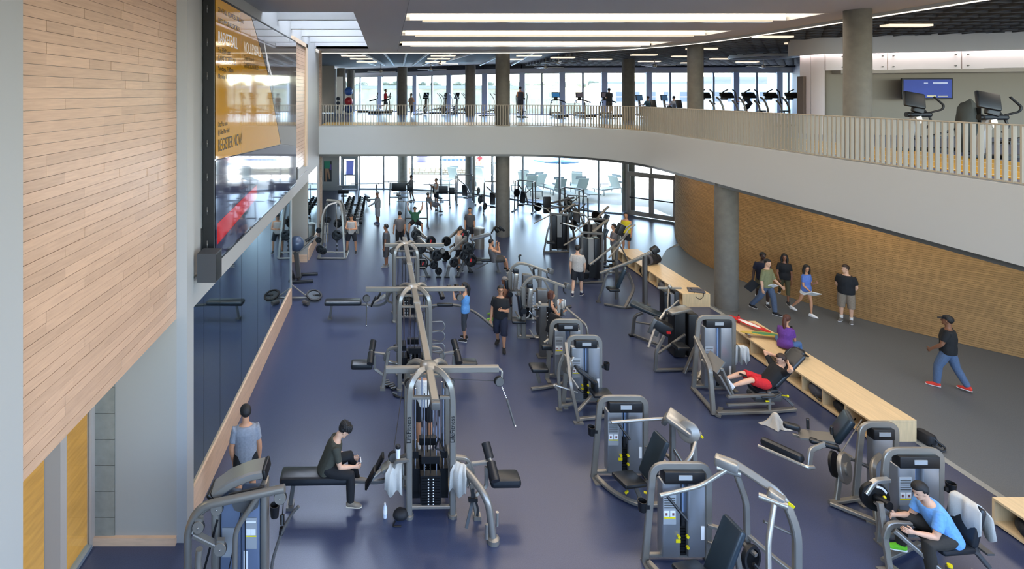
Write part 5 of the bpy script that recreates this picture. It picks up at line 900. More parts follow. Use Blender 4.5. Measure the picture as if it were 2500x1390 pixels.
def seat_station(yy, sx, legs=True):             # seat pad with knee rollers
    q = lambda x, y, z: (sx * x, yy + y, z)
    pad(t, 'seat_pad', q(1.26, -.1, .5), (.52, .3, .15), (0, 0, 0), vinyl, .06)
    part(t, 'knee_roller', vinyl, CY_(q(.98, .1, .98), q(1.02, -.06, .82), .075, 12), CY_(q(1.03, -.1, .78), q(1.06, -.32, .62), .08, 12)); part(t, 'roller_stem', silver_l, CY_(q(1.0, 0, .9), q(1.06, -.2, .7), .03, 10), RT([q(1.02, -.08, .78), q(.7, -.05, .72)], .06, .05, 0))
    part(t, 'station_frame', silver, RT([q(.36, -.2, .95), q(.62, -.2, .93), q(.74, -.15, .62), q(.36, -.1, .5)], .07, .06, .1), RT([q(.62, -.2, .85), q(.76, -.3, .04)], .08, .06, 0), RT([q(.95, -.12, .72), q(.95, -.12, .4), q(.75, -.2, .3)], .06, .05, .04), RT([q(.98, -.1, .42), q(.74, -.2, .3)], .05, .04, 0), B(q(.76, -.3, .03), (.12, .12, .06)))
seat_station(-3.85, 1); seat_station(0, 1); seat_station(0, -1)
part(t, 'knee_roller', vinyl, CY_((1.08, 3.65, .86), (1.12, 3.45, .72), .08, 12)); pad(t, 'seat_pad', (1.2, 3.5, .5), (.5, .16, .09)); part(t, 'bench_rail', gunmetal, T([(.5, 3.5, .46), (1.6, 3.5, .5), (2.1, 3.3, .35), (2.65, 2.7, .05)], .04, .3, seg=10), RT([(.36, 3.5, .2), (.9, 3.5, .44)], .05, .05, 0))
part(t, 'step_arm', silver, T([(.42, -4.05, .86), (.62, -4.25, .80), (.86, -4.55, .62), (.92, -4.62, .05)], .06, .2, seg=12, n=8), LA([(.1, 0), (.1, .07), (.07, .09)], (.92, -4.62, 0), seg=14)); part(t, 'peg', silver_l, CY_((.80, -4.7, .12), (.80, -4.72, .36), .025, 10), CY_((1.0, -4.55, .2), (1.0, -4.56, .42), .025, 10))
part(t, 'ab_strap', blackp, RT([(.66, -4.3, .6), (.64, -4.34, .38), (.52, -4.5, .12)], .05, .012, .05), RT([(.66, -4.3, .56), (.74, -4.34, .3), (.72, -4.36, .2)], .035, .012, .05), B((.66, -4.32, .44), (.15, .05, .06))); part(t, 'strap_chain', chrome, *[BALL((.62 + .03 * math.sin(k), -4.26, .74 - k * .03), .014, seg=6, rings=4) for k in range(6)])
for x in (-.335, .385):
    cu = bpy.data.curves.new('lettering', 'FONT'); cu.body = 'LifeFitness'; cu.size = .105; cu.extrude = .001; cu.materials.append(iron); o = bpy.data.objects.new('lettering', cu); COL.objects.link(o); o.parent = t
    o.matrix_local = Matrix(((0, -1, 0, x), (0, 0, -1, -4.157), (1, 0, 0, 1.25), (0, 0, 0, 1)))
# --- bench and press machines on the right of the middle
t = thing('weight_stack_bench', (7.85, 15.0, 0), 0, 'flat bench press machine with curved silver legs and narrow weight stack behind', 'exercise machine')
part(t, 'stack_housing', blackp, B((.36, .75, .62), (.18, .28, 1.16), bev=.03), B((.66, .75, .62), (.15, .28, 1.16), bev=.03)); part(t, 'stack_window', shroud, B((.52, .72, .6), (.11, .2, 1.05))); part(t, 'crossbar', silver_l, RT([(.15, .75, 1.27), (.85, .75, 1.26)], .06, .05, 0), BALL((.5, .72, 1.31), .06, seg=8, rings=6)); part(t, 'pull_rod', silver, CY_((.45, .7, 1.25), (.1, .1, .75), .02, 8))
pad(t, 'bench_pad', (-.35, .35, .78), (.9, .36, .10), (0, 14, -35), tealv, .045); pad(t, 'lower_pad', (.1, -.05, .58), (.3, .3, .09), (0, 25, -35))
part(t, 'leg', gunmetal, RT([(-.75, .4, .03), (-.72, .35, .6), (-.5, .3, .72)], .08, .06, .12)); part(t, 'leg', gunmetal, RT([(-.1, -.6, .03), (-.18, -.5, .5), (.05, -.2, .66)], .08, .06, .15)); part(t, 'base_frame', gunmetal, RT([(-.75, .4, .05), (-.1, -.55, .05), (.5, -.4, .05)], .07, .06, 0), RT([(-.7, .3, .45), (.3, -.3, .5)], .05, .05, 0), RT([(.2, -.3, .05), (.35, -.1, .5), (.75, .5, .3)], .06, .05, .1)); part(t, 'arm_loop', gunmetal, T([(.3, -.3, .3), (.1, -.55, .55), (.35, -.2, .8), (.6, .2, .6)], .03, .15)); part(t, 'foot', iron, B((-.75, .4, .02), (.18, .12, .04)), B((-.1, -.6, .02), (.18, .12, .04)))
t = thing('abdominal_machine', (7.6, 13.75, 0), 0, 'dark seated machine with silver lever and red mark left of the leg press', 'exercise machine')
part(t, 'stack_housing', blackp, B((.15, .5, .64), (.3, .36, 1.2), bev=.03), B((.47, .42, .62), (.26, .3, 1.14), bev=.03)); part(t, 'top_cover', silver, B((.1, .35, 1.28), (.62, .3, .08), (0, -6, 12), .03), T([(-.3, .3, 1.26), (-.1, .3, 1.38), (.15, .4, 1.52)], .02, .05)); part(t, 'lever', silver_l, RT([(-.3, .25, 1.26), (-.6, .1, 1.0), (-.95, -.2, .55)], .05, .05, .1))
pad(t, 'back_pad', (-.45, .1, .95), (.46, .3, .28), (0, 25, -20), blackp); part(t, 'cam_plate', gunmetal, B((-.65, .05, .95), (.26, .06, .42), (0, 20, -20), .05)); part(t, 'mark', red_m, B((-.38, -.1, .88), (.1, .04, .05)))
part(t, 'base_frame', gunmetal, RT([(-.85, -.35, .03), (-.8, -.3, .5), (-.5, -.1, .8)], .08, .06, .1), RT([(-.85, -.35, .05), (.2, -.3, .05)], .08, .06, 0), RT([(-.2, -.5, .05), (.1, -.4, .6), (.35, -.3, .9)], .08, .06, .1), RT([(-.1, -.9, .12), (.2, -.7, .12), (.3, -.3, .5)], .07, .05, .1), RT([(-.6, 0, .3), (.2, .2, .7)], .06, .05, 0)); part(t, 'foot_rest', silver, B((.0, -.8, .16), (.34, .2, .03), (0, 0, 25)), RT([(-.15, -.95, .1), (.3, -.6, .45)], .05, .04, 0)); pad(t, 'seat_pad', (-.1, -.15, .55), (.34, .34, .09))
t = thing('shoulder_press_machine', (7.95, 17.9, 0), 0, 'grey plate press machine with square black handle block above the first low bench', 'exercise machine')
part(t, 'upright', gunmetal, RT([(.62, -.2, 0), (.62, -.2, 1.62)], .12, .16, 0), RT([(-.1, .3, 0), (-.1, .3, 1.3)], .1, .1, 0), B((.62, -.2, .012), (.26, .3, .024))); part(t, 'press_arm', silver, RT([(.85, -.2, 1.78), (.3, -.1, 1.45), (-.75, .1, .95)], .09, .06, .1), RT([(.6, -.2, 1.55), (.0, .2, 1.15)], .05, .05, 0), T([(.2, .1, 2.3), (-.2, .4, 1.75), (-.75, .5, 1.25), (-.95, .5, 1.1)], .035, .15)); part(t, 'handle_block', blackp, B((.95, -.2, 1.82), (.24, .2, .2), (0, -35, 0), .02)); pad(t, 'backrest', (-.1, -.05, .85), (.12, .36, .7), (0, 20, -25), tealv); pad(t, 'seat_pad', (-.42, -.15, .5), (.36, .34, .08))
part(t, 'base_frame', gunmetal, RT([(-.75, -.25, .04), (-.2, -.55, .04), (.62, -.2, .04)], .09, .06, .1), RT([(-.85, .0, .04), (-.55, .05, .9), (-.35, .2, 1.1)], .06, .05, .1), RT([(-.2, -.55, .04), (.25, -.25, .55), (.2, .1, .95)], .09, .06, .2), B((-.85, 0, .02), (.12, .14, .04)))
# cluster of machines beyond: four silver frames with black stack housings
def cable_frame(loc, rz, label, h=1.85):
    t = thing('stack_machine', loc, rz, label, 'exercise machine', 'cluster of stack machines by the glass doors')
    part(t, 'upright', gunmetal, RT([(-.3, -.3, 0), (-.3, -.3, h)], .09, .08, 0), RT([(.45, -.3, 0), (.45, -.3, h - .05)], .09, .08, 0), RT([(-.3, -.3, h), (.45, -.3, h - .05)], .09, .08, 0), RT([(-.62, -.5, .03), (-.45, -.4, .9), (-.3, -.3, 1.3)], .07, .06, .1), RT([(-.65, -.5, .04), (.45, -.35, .04)], .08, .06, 0))
    part(t, 'press_arm', silver, T([(-.3, -.3, h), (-.45, -.2, h + .18), (-.95, -.1, h + .3)], .03, .1), RT([(.1, -.3, h + .02), (.6, -.1, h + .32), (.8, 0, h + .4)], .10, .06, 0), RT([(-.3, -.35, h - .05), (-1.05, -.5, h - .42)], .05, .04, 0)); part(t, 'stack_housing', blackp, B((-.1, .1, .8), (.24, .36, 1.5), bev=.03), B((.36, .1, .8), (.24, .36, 1.5), bev=.03)); part(t, 'stack_window', silver_l, B((.13, .05, .9), (.2, .2, 1.3))); part(t, 'weight_stack', iron, B((.13, -.08, .35), (.24, .1, .5)))
    pad(t, 'backrest', (.62, -.1, h - .1), (.1, .3, .42), (0, 20, 0), tealv); pad(t, 'seat_pad', (-.35, -.6, .5), (.36, .34, .09)); part(t, 'grip', blackp, CY_((-.95, -.1, h + .3), (-1.05, -.12, h + .3), .03, 8))
    return t
cable_frame((7.55, 20.1, 0), 0, 'stack machine with silver window and angled arms beside the walking man in grey')
cable_frame((8.55, 22.3, 0), 12, 'stack machine at the end of the first low bench, in front of the yellow shirt')
cable_frame((7.6, 23.9, 0), -8, 'stack machine behind the cluster, left of the young man in khaki', 1.7)
t = thing('elliptical_trainer', (8.75, 20.6, 0), 0, 'machine with tall dark console and curved silver handles before the yellow shirt', 'exercise machine')
part(t, 'console', blackp, B((.35, .2, 1.72), (.22, .3, .42), (0, 25, 0), .03)); part(t, 'stem', gunmetal, RT([(.3, .2, 1.5), (.15, .2, .1)], .1, .08, 0), RT([(-.3, .1, .05), (.6, .2, .05)], .1, .07, 0)); part(t, 'handle', silver, T([(.85, 0, 1.95), (.55, 0, 1.75), (.3, -.1, 1.3), (-.3, -.3, .75)], .03, .2), T([(.85, .3, 1.9), (.55, .3, 1.7), (.3, .3, 1.2), (.6, .4, .75), (.75, .4, .4)], .03, .2)); part(t, 'pedal', iron, B((-.2, -.1, .35), (.4, .14, .06)), B((.1, .3, .45), (.4, .14, .06)))
# --- plate loaded leverage machines at the back
def leverage(loc, sx, label, scale=1.0):
    t = thing('plate_loaded_machine', loc, 0, label, 'exercise machine', 'plate loaded machines in the middle of the weights area'); q = lambda x, y, z: (sx * x * scale, y * scale, z * scale)
    part(t, 'leg', gunmetal, RT([q(0, 0, 1.25), q(.06, 0, .55), q(.3, -.05, .03)], .10, .09, .2)); part(t, 'leg', gunmetal, RT([q(0, .35, 1.2), q(-.05, .4, .6), q(-.28, .5, .03)], .10, .09, .2)); part(t, 'leg', gunmetal, RT([q(.72, -.1, .03), q(.62, -.05, .45)], .10, .09, 0))
    part(t, 'foot', iron, *[B(q(*p), (.20, .12, .04)) for p in ((.3, -.05, .02), (-.28, .5, .02), (.72, -.1, .02))]); part(t, 'upright', gunmetal, RT([q(0, .15, .4), q(-.02, .15, 1.5)], .12, .10, 0), RT([q(0, 0, .95), q(0, .4, .95)], .09, .09, 0), RT([q(.06, 0, .5), q(.68, -.08, .4)], .07, .06, 0))
    part(t, 'lever_arm', silver, RT([q(0, .1, 1.45), q(.34, .05, 1.15), q(.62, .0, .92)], .09, .07, .1), RT([q(0, .3, 1.3), q(.3, .35, 1.0), q(.5, .35, .9)], .08, .07, .1), RT([q(0, -.05, 1.0), q(.3, -.12, .75), q(.5, -.12, .6)], .08, .07, .1)); part(t, 'plate_horn', silver_l, CY_(q(.62, -.25, .92), q(.62, .2, .92), .025, 8), CY_(q(0, -.3, 1.2), q(0, 0, 1.2), .025, 8), CY_(q(.1, -.3, .62), q(.1, 0, .62), .025, 8), CY_(q(.5, -.3, .6), q(.5, 0, .6), .025, 8)); pad(t, 'backrest', q(-.3, .25, .95), (.1, .3, .6), (0, -15 * sx, 0)); pad(t, 'seat_pad', q(-.5, .25, .48), (.36, .32, .08))
    return t
leverage((1.25, 20.4, 0), 1, 'plate loaded machine with a leaning arm left of the man in grey with black shorts')
leverage((3.0, 20.4, 0), -1, 'plate loaded machine with a leaning arm right of the man in grey with black shorts')
leverage((1.2, 22.3, 0), 1, 'plate loaded machine behind the left leaning one, near the man in black trousers', .95)
leverage((3.1, 22.4, 0), -1, 'plate loaded machine behind the right leaning one, near the concrete column', .95)
ax = (.25, -1, .1)
plates('black iron weight plate on the left plate loaded machines', 'plates of the left pair of machines', [((1.27, 20.05, 1.22), ax, .225, 0), ((1.34, 20.05, .62), ax, .225, 1), ((1.88, 20.1, .92), ax, .225, 0), ((1.76, 20.05, .58), ax, .17, 0), ((1.95, 20.15, .3), ax, .14, 0), ((1.2, 22.0, 1.2), ax, .22, 0), ((1.0, 22.0, .75), ax, .2, 0), ((1.8, 22.0, .92), ax, .22, 1), ((1.9, 22.0, .5), ax, .15, 0)])
plates('black iron weight plate on the right plate loaded machines', 'plates of the right pair of machines', [((3.02, 20.05, 1.2), ax, .22, 0), ((3.15, 20.05, .74), ax, .24, 1), ((2.52, 20.05, .66), ax, .18, 0), ((2.9, 20.0, .95), ax, .2, 0), ((3.12, 22.0, 1.2), ax, .22, 1), ((2.95, 22.0, .75), ax, .2, 0), ((2.45, 22.0, .92), ax, .2, 0), ((2.4, 21.6, .45), ax, .2, 0)])
t = thing('flat_bench', (3.75, 20.9, 0), -4, 'long flat black bench under the man in plaid shorts', 'bench'); pad(t, 'pad', (0, 0, .5), (1.5, .3, .09)); part(t, 'leg', gunmetal, RT([(.55, 0, .45), (.62, 0, .03)], .07, .07, 0), B((.62, 0, .03), (.14, .2, .06))); part(t, 'brace', gunmetal, T([(-.6, -.1, .4), (-.3, -.1, .12), (.2, -.1, .42)], .025, .15))
t = thing('incline_bench', (4.05, 22.6, 0), 8, 'sloping silver bench with black head rest before the concrete column', 'bench'); pad(t, 'pad', (-.1, 0, .95), (.9, .3, .1), (0, -14, 0), mat('grey_vinyl', (96, 100, 106), .35)); part(t, 'head_frame', iron, T([(.35, -.1, 1.1), (.55, 0, 1.35), (.75, .1, 1.3), (.85, .1, 1.15)], .03, .06), B((.62, .05, 1.22), (.12, .3, .22), (0, -30, 0), .03), B((.85, 0, 1.25), (.3, .1, .1), (0, 40, 0), .02)); part(t, 'leg', gunmetal, RT([(.35, 0, 1.0), (.6, 0, .03)], .06, .06, 0), RT([(-.4, 0, .8), (-.5, 0, .03)], .06, .06, 0), B((.6, 0, .02), (.1, .2, .04)))
t = thing('waste_bin', (4.18, 24.2, 0), 0, 'round steel waste bin left of the central concrete column', 'bin'); part(t, 'drum', silver, LA([(.24, 0), (.24, .85), (.2, .9)], seg=20)); part(t, 'lid', silver_l, LA([(.25, .86), (.25, .92), (.1, .93)], seg=20))
# --- smith machine by the mirror
t = thing('smith_machine', (-2.35, 23.1, 0), 0, 'silver smith machine frame with black plates by the far mirror', 'exercise machine')
part(t, 'frame', silver, RT([(-.6, -.5, .04), (.55, -.55, .04)], .08, .06, 0), RT([(-.5, -.5, .04), (-.42, -.3, 1.85), (-.25, -.1, 2.2), (.2, .0, 2.3)], .08, .06, .3), RT([(.55, -.5, .04), (.42, -.2, 1.9), (.3, .0, 2.35), (-.3, .25, 2.35)], .10, .07, .2), RT([(-.55, .6, .04), (-.4, .4, 1.9), (-.25, .25, 2.35), (.35, .25, 2.3)], .08, .06, .2), RT([(.62, .6, .04), (.45, .35, 2.0), (.3, .25, 2.35)], .10, .07, .2), RT([(-.45, -.35, .25), (.5, -.4, .25)], .05, .05, 0), RT([(-.58, -.5, .04), (-.58, .6, .04)], .08, .06, 0), RT([(.6, -.5, .04), (.62, .6, .04)], .08, .06, 0)); part(t, 'guide_rod', chrome, CY_((.2, -.2, .1), (.16, -.05, 2.3), .018, 8), CY_((-.32, .1, .1), (-.28, .15, 2.3), .018, 8)); part(t, 'bar', gunmetal, CY_((-.55, -.25, 1.0), (.6, -.25, 1.0), .02, 8)); part(t, 'bar_hook', blackp, *[B((.2, -.22, .3 + k * .18), (.06, .06, .06)) for k in range(4)])
plates('black iron weight plate on the smith machine by the far mirror', 'plates of the smith machine', [((-2.12, 22.55, 1.02), (0, -1, .1), .225, 0), ((-2.9, 22.6, 1.22), (0, -1, .1), .12, 0), ((-2.9, 22.55, .82), (0, -1, .1), .13, 0), ((-2.82, 22.5, .45), (0, -1, .1), .18, 0), ((-2.72, 22.6, .36), (0, -1, .1), .17, 0), ((-2.15, 23.3, 1.35), (.4, -1, 0), .2, 0), ((-2.6, 23.3, 1.5), (.4, -1, 0), .15, 0)])
# --- dumbbell rack
t = thing('dumbbell_rack', (-1.85, 30.2, 0), 0, 'long two sided dumbbell rack reaching back towards the windows', 'rack')
part(t, 'rail', silver, *[RT([(s_ * x, -3.6, z), (s_ * x, 3.6, z)], .1, .04, 0) for s_ in (-1, 1) for x, z in ((.40, .40), (.28, .44))]); part(t, 'post', silver, *[RT([(s_ * .42, y, .03), (s_ * .30, y, .5)], .07, .06, 0) for s_ in (-1, 1) for y in (-3.5, 0, 3.5)], *[RT([(-.45, y, .03), (.45, y, .03)], .07, .05, 0) for y in (-3.5, 0, 3.5)])
hd_m = MB().lathe([(.06, -.06), (.088, -.045), (.088, .045), (.06, .06)], (0, 0, 0), (1, 0, 0), 12).mesh('dumbbell_head', iron); gr_m = MB().cyl((-.12, 0, 0), (.12, 0, 0), .018, 8).mesh('dumbbell', chrome)
def dumbbell(loc, rz, sc, label, group=None):
    o = bpy.data.objects.new('dumbbell', gr_m); COL.objects.link(o); o.location = loc; o.rotation_euler = (0, 0, R(rz)); o.scale = (sc, sc, sc); tag(o, label, 'dumbbell', group)
    for x in (-.12, .12): g = bpy.data.objects.new('head', hd_m); COL.objects.link(g); g.parent = o; g.location = (x, 0, 0)
    return o
for s_ in (-1, 1):
    for k in range(11): dumbbell((-1.85 + s_ * .34, 26.9 + k * .62, .56 + .02 * (k % 2)), 0, 1.5 - .03 * k, 'black dumbbell on the %s side of the long rack, %s from the near end' % ('mirror' if s_ < 0 else 'inner', ORD[k]), 'dumbbells on the long rack')
for i, c in enumerate(HANDS['woman']): dumbbell(tuple(c), 20, 1.0, ['black dumbbell in the raised hand of the woman in blue tank top', 'black dumbbell in the lower hand of the woman in blue tank top'][i], 'dumbbells of the woman in blue')
# --- benches with barbells near the windows
def bar_bench(loc, rz, label, shield=True, load=1):
    t = thing('bench_press_rack', loc, rz, label, 'bench', 'barbell benches near the windows')
    part(t, 'upright', gunmetal, RT([(-.6, .3, .03), (-.55, .3, 1.3)], .07, .07, 0), RT([(.6, .3, .03), (.55, .3, 1.3)], .07, .07, 0), RT([(-.6, -.2, .04), (-.6, .8, .04)], .08, .06, 0), RT([(.6, -.2, .04), (.6, .8, .04)], .08, .06, 0), RT([(-.6, .5, .4), (.6, .5, .4)], .06, .06, 0))
    if shield: part(t, 'shield', iron, B((0, .36, 1.02), (.95, .05, .5), bev=.02), B((-.72, .45, .98), (.34, .05, .42), bev=.02))
    pad(t, 'bench_pad', (0, -.4, .45), (.3, 1.2, .1)); part(t, 'bench_leg', gunmetal, RT([(0, -.9, .42), (0, -.95, .03), (-.25, -.95, .03)], .07, .06, 0), RT([(0, 0, .4), (0, .45, .3)], .06, .06, 0))
    b = empty('barbell', Vector(loc) + Matrix.Rotation(R(rz), 3, 'Z') @ V3(0, .28, 1.34), rz, 'steel barbell resting on the ' + label.replace('with a wide dark shield ', ''), 'barbell', 'barbells on the window benches'); part(b, 'bar', silver, CY_((-1.05, 0, 0), (1.05, 0, 0), .016, 8)); part(b, 'collar', gunmetal, CY_((-.7, 0, 0), (-.66, 0, 0), .04, 10), CY_((.66, 0, 0), (.7, 0, 0), .04, 10))
    return t
bar_bench((.75, 34.6, 0), 180, 'bench press rack with a wide dark shield left of the slim man')
bar_bench((3.35, 33.6, 0), 175, 'bench press rack with a wide dark shield beside the man in white tank top')
bar_bench((-1.25, 33.9, 0), 185, 'bench press rack behind the end of the dumbbell rack', False)
bar_bench((1.55, 27.8, 0), 0, 'bench press rack around the man in green t-shirt', False)
bx = empty('barbell', (1.42, 27.3, 1.92), 0, 'steel barbell lifted by the man in green t-shirt', 'barbell'); part(bx, 'bar', silver, CY_((-1.1, 0, 0), (1.1, 0, 0), .018, 8)); part(bx, 'collar', gunmetal, CY_((-.8, 0, 0), (-.76, 0, 0), .05, 10), CY_((.76, 0, 0), (.8, 0, 0), .05, 10))
t = thing('preacher_bench', (-2.75, 33.5, 0), 0, 'small dark preacher bench against the white wall at the far left', 'bench'); pad(t, 'pad', (0, 0, .85), (.7, .3, .1), (25, 0, 0)); pad(t, 'seat', (0, .5, .5), (.4, .3, .08)); part(t, 'stand', gunmetal, RT([(0, 0, .8), (0, .1, .04)], .08, .08, 0), RT([(-.4, .1, .04), (.4, .1, .04)], .08, .06, 0), RT([(-.35, .05, 1.2), (.35, .05, 1.2)], .03, .03, 0))
# --- frames against the window wall
def window_frame_machine(loc, rz, label, h=1.75):
    t = thing('squat_rack', loc, rz, label, 'exercise machine', 'racks along the ground floor windows')
    part(t, 'upright', gunmetal, *[RT([(x, y, .03), (x * .94, y * .9, h)], .07, .07, 0) for x in (-.55, .55) for y in (-.35, .35)], RT([(-.52, .3, h), (.52, .3, h)], .07, .06, 0), RT([(-.52, -.3, h), (-.52, .3, h)], .06, .06, 0), RT([(.52, -.3, h), (.52, .3, h)], .06, .06, 0)); part(t, 'base_frame', gunmetal, RT([(-.58, -.8, .04), (-.55, .4, .04)], .08, .06, 0), RT([(.58, -.8, .04), (.55, .4, .04)], .08, .06, 0), RT([(-.55, .35, .3), (.55, .35, .3)], .06, .06, 0)); part(t, 'lever_arm', silver, RT([(-.4, 0, 1.5), (.1, -.3, 1.1), (.3, -.5, .5)], .07, .06, .1), RT([(.4, .1, 1.4), (-.1, -.3, .9)], .06, .05, 0)); pad(t, 'backrest', (-.05, -.3, .85), (.32, .1, .7), (-22, 0, 0)); pad(t, 'seat_pad', (-.05, -.65, .45), (.32, .34, .08)); part(t, 'plate_horn', silver_l, CY_((-.85, .0, .8), (-.5, 0, .8), .025, 8), CY_((.5, 0, .8), (.85, 0, .8), .025, 8), CY_((.5, 0, .4), (.8, 0, .4), .025, 8))
    return t
for x, y, rz, lb in ((5.0, 34.3, 0, 'rack with weight plates at the windows behind the man in white tank top'), (6.3, 31.6, -10, 'rack with weight plates at the windows left of the central column'), (8.3, 32.0, -30, 'rack with weight plates at the windows just right of the central column'), (10.2, 29.4, -40, 'rack with a dark upright pad at the windows further right'), (9.7, 27.2, -20, 'rack with a round plate at the front of the window row')): window_frame_machine((x, y, 0), rz, lb)
plates('grey weight plate on the racks by the windows', 'plates along the windows', [((4.15, 34.1, .8), (1, -.6, 0), .22, 0), ((5.85, 34.1, .8), (1, -.6, 0), .25, 0), ((5.9, 33.7, .35), (1, -.8, 0), .28, 0), ((5.65, 31.5, .85), (1, -.6, 0), .25, 0), ((5.75, 31.3, .4), (1, -.8, 0), .22, 0), ((7.0, 31.5, .9), (1, -.6, 0), .22, 0), ((6.95, 31.2, .4), (1, -.8, 0), .22, 0), ((7.75, 31.8, 1.1), (.6, -1, 0), .24, 0), ((8.9, 31.4, .35), (.3, -1, 0), .26, 0), ((9.75, 29.2, 1.0), (1, -.5, 0), .2, 0), ((10.6, 28.8, 1.2), (1, -.5, 0), .2, 0), ((10.45, 26.5, .85), (.5, -.9, .6), .34, 0), ((9.3, 26.6, .45), (.6, -1, 0), .26, 0), ((9.0, 26.7, .45), (.6, -1, 0), .24, 0)])
t = thing('power_rack', (8.3, 25.5, 0), 12, 'large dark frame with angled beams left of the window bay', 'exercise machine')
part(t, 'base', gunmetal, B((-.3, -.6, .09), (.5, .3, .16), bev=.02), RT([(-.5, -.6, .05), (.9, .2, .05)], .1, .08, 0)); part(t, 'upright', gunmetal, RT([(-.5, -.6, .1), (-.5, -.6, 1.0), (-.3, -.4, 1.2)], .07, .07, .1), RT([(.5, .3, .05), (.2, .2, 1.2), (.0, .1, 1.9)], .09, .08, .2), RT([(.9, .3, .05), (.7, .2, 1.0), (.3, .1, 1.85)], .09, .08, .3)); part(t, 'press_arm', gunmetal, RT([(-.6, .1, 1.75), (.9, .3, 1.95)], .09, .09, 0), RT([(-.7, .0, 1.55), (1.1, .2, 1.6), (1.12, .2, 1.3)], .08, .08, .04)); pad(t, 'backrest', (-.65, .1, 1.7), (.36, .12, .8), (0, 0, 0)); part(t, 'barrel', iron, CY_((-.45, -.45, .78), (.15, -.35, .78), .16, 16))
# --- niche behind the mirror wall: crank cycle and stair climber
t = thing('crank_cycle', (-3.0, 18.0, 0), 0, 'low silver wheeled stand with two discs at the end of the mirror', 'exercise machine')
part(t, 'base', silver, RT([(-.5, .1, .08), (.35, .1, .08)], .07, .06, 0), RT([(-.35, .1, .6), (.3, .1, .1)], .04, .04, 0)); part(t, 'wheel', iron, LA([(.27, -.02), (.28, 0), (.27, .02), (.21, .02), (.21, -.02)], (.52, .12, .16), (.2, -.35, 1), 24), LA([(.05, -.02), (.05, .02)], (.52, .12, .16), (.2, -.35, 1), 12), RT([(.3, .1, .15), (.74, .14, .17)], .04, .02, 0)); part(t, 'wheel_disc', tealv, LA([(.2, .0), (.2, .012)], (.52, .12, .15), (.2, -.35, 1), 24)); part(t, 'roller', gunmetal, CY_((.22, -.25, .08), (.4, -.42, .08), .07, 12)); part(t, 'stem', blackp, RT([(-.3, .1, .5), (-.25, .1, 1.0)], .1, .08, 0), CY_((-.2, -.1, 1.0), (-.15, .05, .75), .06, 10), T([(-.5, 0, .7), (-.3, 0, .75), (-.1, 0, .7)], .02, .03)); part(t, 'arm', silver, RT([(-.3, .1, .65), (-.6, .0, .3)], .05, .05, 0))
t = thing('crank_trainer', (-3.3, 20.2, 0), 0, 'standing crank trainer with long silver rail in the wall niche', 'exercise machine')
part(t, 'rail', silver, RT([(-.25, 0, .92), (.2, .05, 1.2), (.62, .1, 1.6)], .10, .08, .1)); part(t, 'column', gunmetal, RT([(-.15, 0, 1.0), (-.05, 0, .05)], .18, .14, 0)); part(t, 'grip', blackp, CY_((.2, 0, 1.42), (.5, .1, 1.58), .055, 10), CY_((.3, .2, 1.3), (.45, .3, 1.34), .045, 10)); part(t, 'base', blackp, RT([(-.2, .3, .05), (.62, .4, .05)], .12, .08, 0), RT([(-.2, -.5, .05), (.55, -.4, .05)], .12, .08, 0), RT([(0, -.5, .05), (0, .4, .05)], .1, .08, 0))
part(t, 'drum', mat('dark_blue_drum', (62, 76, 98), .28), BALL((-.12, -.12, 1.36), .29, seg=24, rings=16))
t = thing('waste_bin', (-3.0, 25.3, 0), 0, 'round steel waste bin standing by the far mirror', 'bin'); part(t, 'drum', silver, LA([(.22, 0), (.22, .8), (.19, .85)], seg=18)); part(t, 'lid', silver_l, LA([(.23, .8), (.23, .86), (.1, .87)], seg=18))
# ---------------------------------------------------------------- video wall
vw = empty('video_wall', (-3.0, 9.24, 4.05), 0, 'huge glossy video wall showing a yellow sports sign-up poster', 'screen')
scr = mat('screen_black', (22, 24, 30), .05, spec=.9, coat=1.0); W7, H7 = 8.36 / 7, 4.65 / 7
for i in range(7):
    for j in range(7): part(vw, 'screen_panel', scr, B((-.01 + rnd.random() * .004, (i + .5) * W7, (j + .5) * H7), (.02, W7 - .008, H7 - .004), (0, rnd.uniform(-.35, .35), rnd.uniform(-.5, .5))))
part(vw, 'housing', blackp, S((-.17, -.06, -.06), (-.03, 8.42, 4.71)), S((-.17, -.06, -.06), (.012, -.01, 4.71)))
clip = MB()
for k in range(8): clip.tube([(-.1, -.06, .3 + k * .58), (-.08, -.12, .36 + k * .58), (-.1, -.06, .42 + k * .58)], .012, 5, .02)
clip.build('cable_loop', gunmetal, vw)
def gfx(name, poly, m, x=.008):                       # flat picture shown on the screen: polygon in (y, z)
    mb = MB(); mb.add([(x, a - 9.24, b - 4.05) for a, b in poly], [tuple(range(len(poly)))]); return mb.build(name, m, vw, smooth=False)
def emat(name, c, s_): return mat(name, c, .06, emit=c, estr=s_, spec=.6, coat=.6)
yel = emat('poster_yellow', (168, 120, 12), .22); blk = emat('poster_black', (30, 27, 18), .15); wht = emat('poster_white', (200, 200, 200), .3)
gfx('poster_yellow_field', [(9.27, 5.86), (14.95, 5.6), (13.28, 7.55), (11.7, 8.69), (9.27, 8.69)], yel, .014)
gfx('poster_grey_field', [(14.98, 5.6), (17.5, 5.3), (17.5, 8.6), (11.75, 8.69), (13.32, 7.55)], emat('poster_grey', (90, 82, 76), .12), .013)
gfx('poster_dark_field', [(9.27, 4.1), (17.5, 4.1), (17.5, 5.28), (14.9, 5.58), (9.27, 5.84)], emat('poster_violet', (54, 56, 78), .15), .013)
gfx('poster_red_band', [(9.35, 4.35), (12.2, 4.62), (12.2, 4.92), (9.35, 4.72)], emat('poster_red', (170, 30, 34), .22), .016)
for k in range(4): gfx('poster_stripe', [(12.9 + k * .22, 8.25 - k * .22), (13.0 + k * .22, 8.25 - k * .22), (13.5 + k * .18, 7.55 - k * .05), (13.4 + k * .18, 7.55 - k * .05)], wht, .016)
